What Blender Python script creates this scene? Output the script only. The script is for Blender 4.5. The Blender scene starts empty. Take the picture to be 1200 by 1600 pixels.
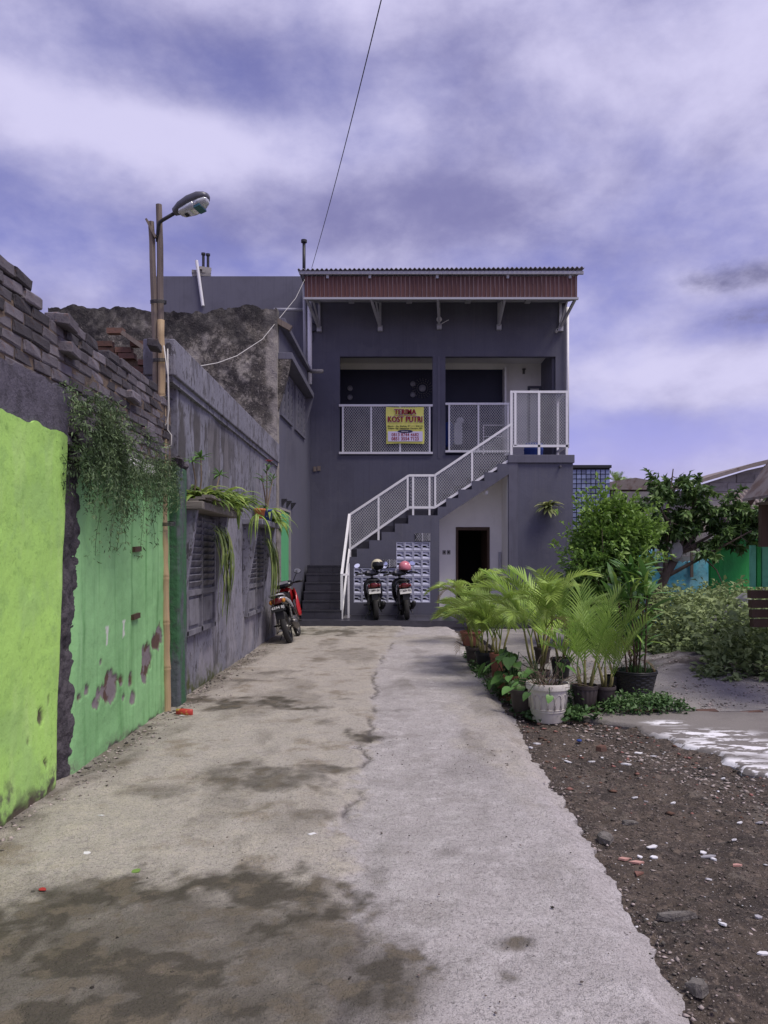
import bpy, bmesh, math, random
import numpy as np
from mathutils import Vector, Matrix, Euler

random.seed(7)
RNG = np.random.default_rng(7)
sc = bpy.context.scene
COL = sc.collection
R = math.radians

# ------------------------------------------------------------------ camera
cam_data = bpy.data.cameras.new("camera")
cam = bpy.data.objects.new("camera", cam_data)
COL.objects.link(cam)
cam.location = (0, 0, 1.5)
cam.rotation_euler = (R(90), 0, 0)
cam_data.sensor_width = 36
cam_data.lens = 27
cam_data.shift_x = -10 / 1600
cam_data.shift_y = 70 / 1600
cam_data.clip_end = 600
cam_data.clip_start = 0.05
sc.camera = cam

# ------------------------------------------------------------------ sun, exposure
SUN_ELEV, SUN_AZ = 62, 125       # azimuth: clockwise from +Y
sun_data = bpy.data.lights.new("sun", 'SUN')
sun_data.energy = 2.6
sun_data.angle = R(24)
sun_data.color = (1.0, 0.94, 0.84)
sun = bpy.data.objects.new("sun", sun_data)
COL.objects.link(sun)
sd = Vector((math.sin(R(SUN_AZ)) * math.cos(R(SUN_ELEV)), math.cos(R(SUN_AZ)) * math.cos(R(SUN_ELEV)), math.sin(R(SUN_ELEV))))
sun.rotation_euler = sd.to_track_quat('Z', 'Y').to_euler()
sc.view_settings.view_transform = 'Standard'
sc.view_settings.look = 'None'
sc.view_settings.gamma = 1
sc.view_settings.use_curve_mapping = False
sc.view_settings.exposure = 0.22

# ------------------------------------------------------------------ world: sky with broken cloud
world = bpy.data.worlds.new("World")
sc.world = world
world.use_nodes = True
nt = world.node_tree
nt.nodes.clear()


def wn(kind, **kw):
    n = nt.nodes.new(kind)
    for k, v in kw.items():
        setattr(n, k, v)
    return n


def wl(a, b):
    nt.links.new(a, b)


def wmath(op, a, b=None, clamp=False):
    n = wn('ShaderNodeMath', operation=op, use_clamp=clamp)
    for i, x in enumerate((a, b)):
        if x is None:
            continue
        if isinstance(x, (int, float)):
            n.inputs[i].default_value = x
        else:
            wl(x, n.inputs[i])
    return n.outputs[0]


def wramp(x, lo, hi, a=0.0, b=1.0):
    n = wn('ShaderNodeMapRange', interpolation_type='SMOOTHSTEP')
    wl(x, n.inputs['Value'])
    n.inputs['From Min'].default_value = lo
    n.inputs['From Max'].default_value = hi
    n.inputs['To Min'].default_value = a
    n.inputs['To Max'].default_value = b
    return n.outputs['Result']


def wmix(f, a, b):
    n = wn('ShaderNodeMix', data_type='RGBA')
    wl(f, n.inputs[0])
    for i, x in ((6, a), (7, b)):
        if isinstance(x, tuple):
            n.inputs[i].default_value = (*x, 1)
        else:
            wl(x, n.inputs[i])
    return n.outputs[2]


tc = wn('ShaderNodeTexCoord')
sky = wn('ShaderNodeTexSky')
sky.sky_type = 'NISHITA'
sky.sun_disc = False
sky.sun_elevation = R(SUN_ELEV)
sky.sun_rotation = R(SUN_AZ)
sky.air_density = 1.0
sky.dust_density = 0.6
sky.ozone_density = 4.0


def wnoise(scale, detail, rough, offs, distort=0.0, stretch=(1, 1, 1.7)):
    m = wn('ShaderNodeMapping')
    m.inputs['Location'].default_value = offs
    m.inputs['Scale'].default_value = stretch
    wl(tc.outputs['Generated'], m.inputs[0])
    n = wn('ShaderNodeTexNoise')
    n.inputs['Scale'].default_value = scale
    n.inputs['Detail'].default_value = detail
    n.inputs['Roughness'].default_value = rough
    n.inputs['Distortion'].default_value = distort
    wl(m.outputs[0], n.inputs['Vector'])
    return n.outputs['Fac']


def wblob(px, py, rx, ry):
    """a soft patch of sky round one direction (photo pixel px,py; radii in pixels)"""
    d = Vector(((px - 610) / 1200, 1, (870 - py) / 1200))
    L = d.length
    d.normalize()
    m = wn('ShaderNodeVectorMath', operation='SUBTRACT')
    wl(tc.outputs['Generated'], m.inputs[0])
    m.inputs[1].default_value = d
    s = wn('ShaderNodeVectorMath', operation='MULTIPLY')
    wl(m.outputs[0], s.inputs[0])
    s.inputs[1].default_value = (1200 * L / rx, 600 * L / rx, 1200 * L / ry)
    ln = wn('ShaderNodeVectorMath', operation='LENGTH')
    wl(s.outputs[0], ln.inputs[0])
    return wramp(ln.outputs['Value'], 0.15, 1.25, 1.0, 0.0)


n1 = wnoise(2.6, 8, 0.56, (3.1, 0.7, 0.3), 0.1)
n2 = wnoise(6.5, 8, 0.56, (7.7, 2.1, 0), 0.1)
dens = wmath('ADD', wmath('MULTIPLY', n1, 0.62), wmath('MULTIPLY', n2, 0.38))
for px, py, rx, ry, w in ((400, 110, 300, 80, -0.10), (30, 350, 330, 110, -0.10), (150, 60, 260, 50, -0.02),
                          (1010, 690, 330, 55, -0.16), (200, 205, 420, 50, 0.11), (640, 330, 420, 70, 0.14),
                          (980, 200, 420, 200, 0.10), (1090, 590, 240, 55, 0.16), (1160, 440, 120, 30, 0.12)):
    dens = wmath('ADD', dens, wmath('MULTIPLY', wblob(px, py, rx, ry), w))
mask = wramp(dens, 0.28, 0.62)
n3 = wnoise(4.6, 9, 0.57, (1.3, 5.9, 0.8), 0.1, (1, 1, 1.6))
br = n3
for px, py, rx, ry, w in ((260, 205, 420, 42, 0.17), (520, 215, 200, 30, 0.06), (1100, 585, 260, 60, 0.24), (600, 335, 420, 52, -0.13),
                          (1080, 330, 260, 60, 0.07),
                          (900, 60, 500, 120, -0.04), (330, 330, 260, 60, -0.04)):
    br = wmath('ADD', br, wmath('MULTIPLY', wblob(px, py, rx, ry), w))
CL_DARK, CL_LIGHT = (2.0, 1.95, 3.9), (5.7, 5.45, 7.7)
ccol = wmix(wramp(br, 0.22, 0.68), CL_DARK, CL_LIGHT)
dk = wmath('ADD', wblob(1160, 432, 120, 34), wmath('MULTIPLY', wblob(1200, 492, 110, 30), 1.0))
dk = wramp(wmath('ADD', dk, wmath('MULTIPLY', wnoise(11.0, 9, 0.64, (2.2, 4.4, 0)), 2.6)), 1.45, 2.6)
dk = wmath('MULTIPLY', dk, wmath('MULTIPLY', wmath('ADD', wblob(1160, 432, 130, 40), wblob(1200, 492, 120, 36)), 1.6, True), True)
ccol = wmix(dk, ccol, (1.6, 1.55, 2.8))
tint = wn('ShaderNodeMix', data_type='RGBA', blend_type='MULTIPLY')
tint.inputs[0].default_value = 1
wl(sky.outputs[0], tint.inputs[6])
tint.inputs[7].default_value = (1.30, 0.84, 1.20, 1)
mask = wmath('MAXIMUM', mask, dk)
bg = wn('ShaderNodeBackground')
wl(wmix(mask, tint.outputs[2], ccol), bg.inputs['Color'])
bg.inputs['Strength'].default_value = 0.1
wo = wn('ShaderNodeOutputWorld')
wl(bg.outputs[0], wo.inputs[0])


# ================================================================== helpers
def W(px, py, Y):
    """point at distance Y seen at photo pixel (px,py)"""
    return Vector(((px - 610) * Y / 1200, Y, 1.5 - (py - 870) * Y / 1200))


def G(px, py, z=0.0):
    """ground point at height z seen at photo pixel"""
    Y = (1.5 - z) * 1200 / (py - 870)
    return Vector(((px - 610) * Y / 1200, Y, z))


def _hash(ix, iy, seed):
    h = (ix.astype(np.int64) * 374761393 + iy.astype(np.int64) * 668265263 + seed * 1442695041) & 0x7fffffff
    h = ((h ^ (h >> 13)) * 1274126177) & 0x7fffffff
    h = (h ^ (h >> 16)) & 0xffff
    return h / 65535.0


def vnoise(x, y, seed=0):
    x = np.asarray(x, float); y = np.asarray(y, float)
    ix, iy = np.floor(x), np.floor(y)
    fx, fy = x - ix, y - iy
    fx = fx * fx * (3 - 2 * fx); fy = fy * fy * (3 - 2 * fy)
    a = _hash(ix, iy, seed); b = _hash(ix + 1, iy, seed)
    c = _hash(ix, iy + 1, seed); d = _hash(ix + 1, iy + 1, seed)
    return (a * (1 - fx) + b * fx) * (1 - fy) + (c * (1 - fx) + d * fx) * fy


def fbm(x, y, seed=0, octv=5, rough=0.55):
    s = 0; a = 1; t = 0; f = 1.0
    for o in range(octv):
        s = s + a * vnoise(np.asarray(x) * f + o * 17.3, np.asarray(y) * f + o * 9.1, seed + o)
        t += a; a *= rough; f *= 2.03
    return s / t


def sstep(x, a, b):
    t = np.clip((np.asarray(x) - a) / (b - a), 0, 1)
    return t * t * (3 - 2 * t)


def srgb(h):
    h = h.lstrip('#')
    out = []
    for i in (0, 2, 4):
        c = int(h[i:i + 2], 16) / 255
        out.append(c / 12.92 if c <= 0.04045 else ((c + 0.055) / 1.055) ** 2.4)
    return tuple(out)


# ------------------------------------------------------------------ materials
MATS = {}


def material(name, base, rough=0.8, layers=(), bump=(), metallic=0.0, spec=0.35, translucent=0.0, rnd=0.0, tintvar=0.0,
             transmission=0.0, coat=0.0):
    """layers: ('n', scale, colour, lo, hi, strength[, detail]) noise | ('a', attribute, colour, strength) | ('an', attribute, colour, scale, lo, hi)
    bump: (scale, strength, distance[, detail])"""
    m = bpy.data.materials.new(name)
    m.use_nodes = True
    t = m.node_tree
    t.nodes.clear()
    new = t.nodes.new
    ln = t.links.new
    out = new('ShaderNodeOutputMaterial')
    bs = new('ShaderNodeBsdfPrincipled')
    bs.inputs['Roughness'].default_value = rough
    bs.inputs['Metallic'].default_value = metallic
    bs.inputs['Specular IOR Level'].default_value = spec
    bs.inputs['Transmission Weight'].default_value = transmission
    bs.inputs['Coat Weight'].default_value = coat
    co = new('ShaderNodeTexCoord')

    def noise(scale, detail=6, rgh=0.6):
        n = new('ShaderNodeTexNoise')
        n.inputs['Detail'].default_value = detail
        n.inputs['Roughness'].default_value = rgh
        if isinstance(scale, tuple):
            mp = new('ShaderNodeMapping')
            mp.inputs['Scale'].default_value = scale
            ln(co.outputs['Object'], mp.inputs[0])
            ln(mp.outputs[0], n.inputs['Vector'])
            n.inputs['Scale'].default_value = 1
        else:
            ln(co.outputs['Object'], n.inputs['Vector'])
            n.inputs['Scale'].default_value = scale
        return n.outputs['Fac']

    def rng(x, lo, hi, a, b):
        n = new('ShaderNodeMapRange')
        n.interpolation_type = 'SMOOTHSTEP'
        ln(x, n.inputs['Value'])
        for k, v in zip(('From Min', 'From Max', 'To Min', 'To Max'), (lo, hi, a, b)):
            n.inputs[k].default_value = v
        return n.outputs['Result']

    def mul(a, b):
        n = new('ShaderNodeMath'); n.operation = 'MULTIPLY'
        ln(a, n.inputs[0])
        if isinstance(b, float):
            n.inputs[1].default_value = b
        else:
            ln(b, n.inputs[1])
        return n.outputs[0]

    cur = None

    def mix(f, col):
        nonlocal cur
        n = new('ShaderNodeMix'); n.data_type = 'RGBA'
        ln(f, n.inputs[0])
        if cur is None:
            n.inputs[6].default_value = (*base, 1)
        else:
            ln(cur, n.inputs[6])
        n.inputs[7].default_value = (*col, 1)
        cur = n.outputs[2]

    for L in layers:
        if L[0] == 'n':
            mix(rng(noise(L[1], L[6] if len(L) > 6 else 6), L[3], L[4], 0.0, L[5]), L[2])
        else:
            a = new('ShaderNodeAttribute'); a.attribute_name = L[1]
            if L[0] == 'a':
                mix(mul(a.outputs['Fac'], float(L[3])), L[2])
            else:
                mix(mul(a.outputs['Fac'], rng(noise(L[3]), L[4], L[5], 0.0, 1.0)), L[2])
    if rnd or tintvar:
        h = new('ShaderNodeHueSaturation')
        if cur is None:
            h.inputs['Color'].default_value = (*base, 1)
        else:
            ln(cur, h.inputs['Color'])
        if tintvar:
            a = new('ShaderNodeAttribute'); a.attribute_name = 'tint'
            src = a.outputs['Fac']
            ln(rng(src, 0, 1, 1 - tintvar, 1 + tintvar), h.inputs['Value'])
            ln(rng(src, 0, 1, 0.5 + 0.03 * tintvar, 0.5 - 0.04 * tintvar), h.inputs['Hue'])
        else:
            oi = new('ShaderNodeObjectInfo')
            ln(rng(oi.outputs['Random'], 0, 1, 1 - rnd, 1 + rnd), h.inputs['Value'])
        cur = h.outputs[0]
    if cur is None:
        bs.inputs['Base Color'].default_value = (*base, 1)
    else:
        ln(cur, bs.inputs['Base Color'])
    prev = None
    for B in bump:
        b = new('ShaderNodeBump')
        b.inputs['Strength'].default_value = B[1]
        b.inputs['Distance'].default_value = B[2]
        ln(noise(B[0], B[3] if len(B) > 3 else 5), b.inputs['Height'])
        if prev is not None:
            ln(prev, b.inputs['Normal'])
        prev = b.outputs[0]
    if prev is not None:
        ln(prev, bs.inputs['Normal'])
    if translucent:
        tr = new('ShaderNodeBsdfTranslucent')
        if cur is None:
            tr.inputs[0].default_value = (*base, 1)
        else:
            ln(cur, tr.inputs[0])
        ms = new('ShaderNodeMixShader')
        ms.inputs[0].default_value = translucent
        ln(bs.outputs[0], ms.inputs[1]); ln(tr.outputs[0], ms.inputs[2])
        ln(ms.outputs[0], out.inputs[0])
    else:
        ln(bs.outputs[0], out.inputs[0])
    MATS[name] = m
    return m


# ------------------------------------------------------------------ mesh building
class MB:
    def __init__(s):
        s.v = []; s.f = []; s.t = []

    def add(s, verts, faces, tint=None):
        o = len(s.v)
        s.v.extend([tuple(p) for p in verts])
        s.f.extend([tuple(i + o for i in f) for f in faces])
        if tint is not None:
            s.t.extend([tint] * len(verts))
        return s

    def box(s, x0, x1, y0, y1, z0, z1, tint=None):
        return s.add([(x0, y0, z0), (x1, y0, z0), (x1, y1, z0), (x0, y1, z0), (x0, y0, z1), (x1, y0, z1), (x1, y1, z1), (x0, y1, z1)],
                     [(0, 3, 2, 1), (4, 5, 6, 7), (0, 1, 5, 4), (1, 2, 6, 5), (2, 3, 7, 6), (3, 0, 4, 7)], tint)

    def obox(s, c, size, rot=None, tint=None):
        rot = rot or Matrix.Identity(3)
        hx, hy, hz = size[0] / 2, size[1] / 2, size[2] / 2
        c = Vector(c)
        pts = [c + rot @ Vector((x * hx, y * hy, z * hz)) for z in (-1, 1) for x, y in ((-1, -1), (1, -1), (1, 1), (-1, 1))]
        return s.add(pts, [(0, 3, 2, 1), (4, 5, 6, 7), (0, 1, 5, 4), (1, 2, 6, 5), (2, 3, 7, 6), (3, 0, 4, 7)], tint)

    def bar(s, a, b, w, h=None, up=(0, 0, 1)):
        """square bar from a to b"""
        a, b = Vector(a), Vector(b)
        d = b - a
        L = d.length
        d.normalize()
        u = Vector(up)
        if abs(d.dot(u)) > 0.98:
            u = Vector((0, 1, 0))
        x = d.cross(u).normalized()
        z = x.cross(d).normalized()
        rot = Matrix((x, d, z)).transposed()
        return s.obox((a + b) / 2, (w, L, h or w), rot)

    def prism(s, poly, axis, a, b):
        """poly: 2-d outline; axis X: (y,z), Y: (x,z), Z: (x,y)"""
        n = len(poly)
        if axis == 'X':
            mk = lambda p, q: (q, p[0], p[1])
        elif axis == 'Y':
            mk = lambda p, q: (p[0], q, p[1])
        else:
            mk = lambda p, q: (p[0], p[1], q)
        v = [mk(p, a) for p in poly] + [mk(p, b) for p in poly]
        f = [tuple(range(n)), tuple(range(2 * n - 1, n - 1, -1))]
        f += [(i, i + n, (i + 1) % n + n, (i + 1) % n) for i in range(n)]
        return s.add(v, f)

    def tube(s, pts, rad, n=6, tint=None, cap=True):
        pts = [Vector(p) for p in pts]
        m = len(pts)
        if not hasattr(rad, '__len__'):
            rad = [rad] * m
        v = []; f = []
        pu = None
        for i, p in enumerate(pts):
            d = (pts[min(i + 1, m - 1)] - pts[max(i - 1, 0)])
            d = d.normalized() if d.length > 1e-9 else Vector((0, 0, 1))
            if pu is None:
                u = d.orthogonal().normalized()
            else:
                u = (pu - d * pu.dot(d))
                u = u.normalized() if u.length > 1e-6 else d.orthogonal().normalized()
            pu = u
            w = d.cross(u)
            for k in range(n):
                a = 2 * math.pi * k / n
                v.append(p + (u * math.cos(a) + w * math.sin(a)) * rad[i])
        for i in range(m - 1):
            for k in range(n):
                f.append((i * n + k, i * n + (k + 1) % n, (i + 1) * n + (k + 1) % n, (i + 1) * n + k))
        if cap:
            f.append(tuple(range(n - 1, -1, -1)))
            f.append(tuple((m - 1) * n + k for k in range(n)))
        return s.add(v, f, tint)

    def lathe(s, prof, n=24, c=(0, 0, 0), axis='Z', mod=None, cap=False):
        c = Vector(c)
        v = []; f = []
        for j, (r, h) in enumerate(prof):
            for k in range(n):
                a = 2 * math.pi * k / n
                rr = r + (mod(k, j) if mod else 0)
                if axis == 'Z':
                    p = Vector((rr * math.cos(a), rr * math.sin(a), h))
                elif axis == 'X':
                    p = Vector((h, rr * math.cos(a), rr * math.sin(a)))
                else:
                    p = Vector((rr * math.sin(a), h, rr * math.cos(a)))
                v.append(c + p)
        for j in range(len(prof) - 1):
            for k in range(n):
                f.append((j * n + k, j * n + (k + 1) % n, (j + 1) * n + (k + 1) % n, (j + 1) * n + k))
        if cap:
            f.append(tuple(range(n - 1, -1, -1)))
            f.append(tuple((len(prof) - 1) * n + k for k in range(n)))
        return s.add(v, f)

    def loft(s, secs, n=14, p=2.4):
        """secs: (y, cx, cz, half width, half height) superellipse sections along y"""
        v = []; f = []
        for (y, cx, cz, hw, hh) in secs:
            for k in range(n):
                a = 2 * math.pi * k / n
                ca, sa = math.cos(a), math.sin(a)
                v.append((cx + hw * math.copysign(abs(ca) ** (2 / p), ca), y, cz + hh * math.copysign(abs(sa) ** (2 / p), sa)))
        for j in range(len(secs) - 1):
            for k in range(n):
                f.append((j * n + k, (j + 1) * n + k, (j + 1) * n + (k + 1) % n, j * n + (k + 1) % n))
        f.append(tuple(range(n)))
        f.append(tuple((len(secs) - 1) * n + k for k in range(n - 1, -1, -1)))
        return s.add(v, f)

    def ball(s, c, r, n=12, m=8, tint=None):
        if not hasattr(r, '__len__'):
            r = (r, r, r)
        v = []; f = []
        for j in range(m + 1):
            th = math.pi * j / m
            for k in range(n):
                a = 2 * math.pi * k / n
                v.append((c[0] + r[0] * math.sin(th) * math.cos(a), c[1] + r[1] * math.sin(th) * math.sin(a), c[2] + r[2] * math.cos(th)))
        for j in range(m):
            for k in range(n):
                f.append((j * n + k, (j + 1) * n + k, (j + 1) * n + (k + 1) % n, j * n + (k + 1) % n))
        return s.add(v, f, tint)

    def strip(s, pts, widths, side, tint=None, fold=0.0):
        """blade along pts; side = vector across; folded along the midrib"""
        m = len(pts)
        side = Vector(side).normalized()
        v = []; f = []
        for i, p in enumerate(pts):
            p = Vector(p)
            d = (Vector(pts[min(i + 1, m - 1)]) - Vector(pts[max(i - 1, 0)])).normalized()
            nrm = d.cross(side)
            w = widths[i] / 2
            v += [p - side * w + nrm * fold * w, p, p + side * w + nrm * fold * w]
        for i in range(m - 1):
            a = i * 3
            f += [(a, a + 1, a + 4, a + 3), (a + 1, a + 2, a + 5, a + 4)]
        return s.add(v, f, tint)

    def mesh(s, name, mats, smooth=False, off=(0, 0, 0)):
        me = bpy.data.meshes.new(name)
        o = Vector(off)
        me.from_pydata([(p[0] - o.x, p[1] - o.y, p[2] - o.z) for p in s.v], [], s.f)
        for m in (mats if isinstance(mats, (list, tuple)) else [mats]):
            me.materials.append(m)
        if smooth:
            me.polygons.foreach_set('use_smooth', [True] * len(me.polygons))
        if s.t and len(s.t) == len(s.v):
            at = me.attributes.new('tint', 'FLOAT', 'POINT')
            at.data.foreach_set('value', s.t)
        me.update()
        return me

    def build(s, name, mat, parent=None, smooth=False, world=True, bevel=0.0, seg=2, origin=None, kind=None):
        """world=True: vertices are in world space; they are made local to the parent chain"""
        off = Vector((0, 0, 0))
        if parent is not None and world:
            p = parent
            while p is not None:
                off += p.location
                p = p.parent
        elif parent is None:
            if origin is not None and world:
                off = Vector(origin)
        me = s.mesh(name, mat, smooth, off)
        ob = bpy.data.objects.new(name, me)
        COL.objects.link(ob)
        ob.parent = parent
        if parent is None and origin is not None:
            ob.location = origin
        if bevel:
            b = ob.modifiers.new('bevel', 'BEVEL')
            b.width = bevel; b.segments = seg; b.limit_method = 'ANGLE'; b.angle_limit = R(40)
        if kind:
            ob['kind'] = kind
        return ob


def autosmooth(ob, ang=40):
    for p in ob.data.polygons:
        p.use_smooth = True
    ob.data.set_sharp_from_angle(angle=R(ang))


def tag(o, label=None, cat=None, group=None, kind=None):
    if label: o['label'] = label
    if cat: o['category'] = cat
    if group: o['group'] = group
    if kind: o['kind'] = kind
    return o


def thing(name, label, cat, loc=(0, 0, 0), rot=0.0, group=None):
    o = bpy.data.objects.new(name, None)
    o.empty_display_size = 0.2
    COL.objects.link(o)
    o.location = loc
    o.rotation_euler = (0, 0, rot)
    return tag(o, label, cat, group)


def put(me, name, parent, loc=(0, 0, 0), rot=(0, 0, 0), scale=(1, 1, 1)):
    o = bpy.data.objects.new(name, me)
    COL.objects.link(o)
    o.parent = parent
    o.location = loc
    o.rotation_euler = rot
    o.scale = scale if hasattr(scale, '__len__') else (scale,) * 3
    return o


def text_geo(mb, body, size, origin, width=None, bold=0.0, depth=0.001, sx=1.0, rot=None, align='CENTER'):
    """lettering facing -Y centred on origin, added to mb"""
    cu = bpy.data.curves.new('lettering', 'FONT')
    cu.body = body
    cu.size = size
    cu.align_x = align
    cu.align_y = 'CENTER'
    cu.offset = bold
    cu.extrude = depth
    cu.resolution_u = 3
    cu.space_character = 1.06
    ob = bpy.data.objects.new('lettering', cu)
    COL.objects.link(ob)
    bpy.context.view_layer.update()
    me = bpy.data.meshes.new_from_object(ob.evaluated_get(bpy.context.evaluated_depsgraph_get()))
    co = np.empty(len(me.vertices) * 3)
    me.vertices.foreach_get('co', co)
    co = co.reshape(-1, 3)
    if width and len(co):
        sx = width / max(1e-6, co[:, 0].max() - co[:, 0].min())
    o = Vector(origin)
    pts = []
    for x, y, z in co:
        p = Vector((x * sx, -z, y))
        if rot is not None:
            p = rot @ p
        pts.append(o + p)
    mb.add(pts, [tuple(p.vertices) for p in me.polygons])
    bpy.data.objects.remove(ob)
    bpy.data.curves.remove(cu)
    bpy.data.meshes.remove(me)


def grid_mesh(name, P, mat, attrs=None, skirt=None, parent=None, smooth=True):
    """P: (rows, cols, 3) array of points; skirt: vector swept from the outline (gives the sheet thickness)"""
    r, c = P.shape[:2]
    off = Vector((0, 0, 0))
    p = parent
    while p is not None:
        off += p.location
        p = p.parent
    V = P.reshape(-1, 3) - np.array(off)
    idx = np.arange(r * c).reshape(r, c)
    F = np.stack([idx[:-1, :-1], idx[:-1, 1:], idx[1:, 1:], idx[1:, :-1]], -1).reshape(-1, 4)
    A = {k: a.reshape(-1) for k, a in (attrs or {}).items()}
    if skirt is not None:
        loop = np.concatenate([idx[0, :], idx[1:, -1], idx[-1, -2::-1], idx[-2:0:-1, 0]])
        n0 = len(V)
        B = V[loop] + np.array(skirt)
        T = V[loop]
        V = np.concatenate([V, T, B])
        m = len(loop)
        i = np.arange(m); j = (i + 1) % m
        F = np.concatenate([F, np.stack([n0 + j, n0 + i, n0 + m + i, n0 + m + j], -1)])
        A = {k: np.concatenate([a, a[loop], a[loop]]) for k, a in A.items()}
    me = bpy.data.meshes.new(name)
    me.vertices.add(len(V)); me.vertices.foreach_set('co', V.astype(np.float32).reshape(-1))
    me.loops.add(len(F) * 4); me.loops.foreach_set('vertex_index', F.astype(np.int32).reshape(-1))
    me.polygons.add(len(F))
    me.polygons.foreach_set('loop_start', (np.arange(len(F)) * 4).astype(np.int32))
    me.polygons.foreach_set('use_smooth', np.full(len(F), smooth))
    me.materials.append(mat)
    me.update(calc_edges=True)
    for k, a in A.items():
        at = me.attributes.new(k, 'FLOAT', 'POINT')
        at.data.foreach_set('value', a.astype(np.float32))
    ob = bpy.data.objects.new(name, me)
    COL.objects.link(ob)
    ob.parent = parent
    return ob


def leaves_object(name, pos, dirs, size, width, mat, parent=None, tint=None, fold=0.25, droop=0.2, kind=None, loc=None):
    """many small folded leaves, one mesh; pos/dirs (n,3) in the parent's (or own) local space"""
    n = len(pos)
    d = dirs / np.linalg.norm(dirs, axis=1, keepdims=True)
    rv = RNG.normal(size=(n, 3)) * 0.5 + np.array([0, 0, 1.0])
    s = np.cross(d, rv); s /= np.linalg.norm(s, axis=1, keepdims=True) + 1e-9
    u = np.cross(s, d)
    L = np.asarray(size).reshape(-1, 1) * np.ones((n, 1))
    Wd = L * width
    a = pos
    m = pos + d * L * 0.5
    l = m + s * Wd * 0.5 + u * Wd * fold
    r = m - s * Wd * 0.5 + u * Wd * fold
    tip = pos + d * L - u * L * droop
    V = np.stack([a, l, m, r, tip], 1).reshape(-1, 3)
    b = (np.arange(n) * 5)[:, None]
    F = np.concatenate([b + np.array([[0, 2, 1]]), b + np.array([[0, 3, 2]]), b + np.array([[1, 2, 4]]), b + np.array([[2, 3, 4]])])
    me = bpy.data.meshes.new(name)
    me.vertices.add(len(V)); me.vertices.foreach_set('co', V.astype(np.float32).reshape(-1))
    me.loops.add(len(F) * 3); me.loops.foreach_set('vertex_index', F.astype(np.int32).reshape(-1))
    me.polygons.add(len(F)); me.polygons.foreach_set('loop_start', (np.arange(len(F)) * 3).astype(np.int32))
    me.materials.append(mat)
    me.update(calc_edges=True)
    t = RNG.random(n) if tint is None else tint
    at = me.attributes.new('tint', 'FLOAT', 'POINT')
    at.data.foreach_set('value', np.repeat(t, 5).astype(np.float32))
    ob = bpy.data.objects.new(name, me)
    COL.objects.link(ob)
    ob.parent = parent
    if loc is not None: ob.location = loc
    if kind: ob['kind'] = kind
    return ob

# ================================================================== materials used by the place
GREY = material('grey_paint', (0.112, 0.112, 0.150), 0.75,
                [('n', 0.7, (0.082, 0.081, 0.108), 0.4, 0.66, 0.7), ('n', (9, 9, 0.7), (0.14, 0.138, 0.172), 0.52, 0.72, 0.45),
                 ('n', (14, 14, 0.5), (0.072, 0.07, 0.09), 0.52, 0.70, 0.3), ('n', 2.6, (0.125, 0.123, 0.152), 0.54, 0.6, 0.4), ('n', 30, (0.085, 0.083, 0.11), 0.52, 0.7, 0.4)],
                [(14, 0.15, 0.02), (120, 0.12, 0.004)])
GREY_TRIM = material('grey_trim_paint', (0.125, 0.123, 0.16), 0.7, [('n', 3, (0.10, 0.098, 0.128), 0.45, 0.7, 0.6), ('n', (16, 16, 0.6), (0.08, 0.078, 0.10), 0.52, 0.7, 0.5)], [(60, 0.12, 0.004)])
GREY_OLD = material('weathered_grey_paint', (0.215, 0.212, 0.255), 0.85,
                    [('n', 1.1, (0.165, 0.16, 0.195), 0.42, 0.68, 0.8), ('n', (5, 5, 1.2), (0.31, 0.305, 0.345), 0.5, 0.70, 0.6),
                     ('n', (4, 4, 2.0), (0.095, 0.09, 0.10), 0.54, 0.60, 0.65), ('n', 22, (0.13, 0.125, 0.145), 0.52, 0.66, 0.6), ('n', (16, 16, 8), (0.05, 0.046, 0.05), 0.57, 0.62, 0.8), ('a', 'peel', (0.075, 0.068, 0.07), 0.9), ('a', 'pale', (0.33, 0.31, 0.34), 0.8),
                     ('an', 'moss', (0.075, 0.085, 0.03), 9, 0.3, 0.6)],
                    [(9, 0.3, 0.03), (60, 0.45, 0.008)])
RUIN = material('mouldy_plaster', (0.13, 0.115, 0.10), 0.95,
                [('n', 2.0, (0.05, 0.045, 0.045), 0.42, 0.62, 0.85), ('n', 9, (0.25, 0.225, 0.20), 0.50, 0.64, 0.85),
                 ('n', 24, (0.04, 0.036, 0.036), 0.48, 0.62, 0.8), ('n', 40, (0.34, 0.31, 0.28), 0.58, 0.66, 0.7), ('a', 'pale', (0.36, 0.33, 0.30), 0.75), ('a', 'peel', (0.03, 0.028, 0.03), 0.85)],
                [(7, 0.6, 0.06), (40, 0.7, 0.02)])
LIME = material('lime_paint', srgb('#aedb70'), 0.7,
                [('n', 1.2, srgb('#93bd66'), 0.4, 0.7, 0.7), ('n', (6, 6, 1.5), srgb('#bddc90'), 0.5, 0.75, 0.5),
                 ('n', 7, srgb('#8fb863'), 0.54, 0.66, 0.45), ('n', 2.6, srgb('#9fc873'), 0.5, 0.6, 0.6), ('n', 26, srgb('#7fa84f'), 0.56, 0.70, 0.5), ('an', 'dirt', (0.11, 0.105, 0.08), 14, 0.38, 0.62), ('a', 'peel', (0.085, 0.06, 0.05), 0.95)],
                [(5, 0.35, 0.03), (18, 0.25, 0.012), (70, 0.3, 0.006)])
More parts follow.
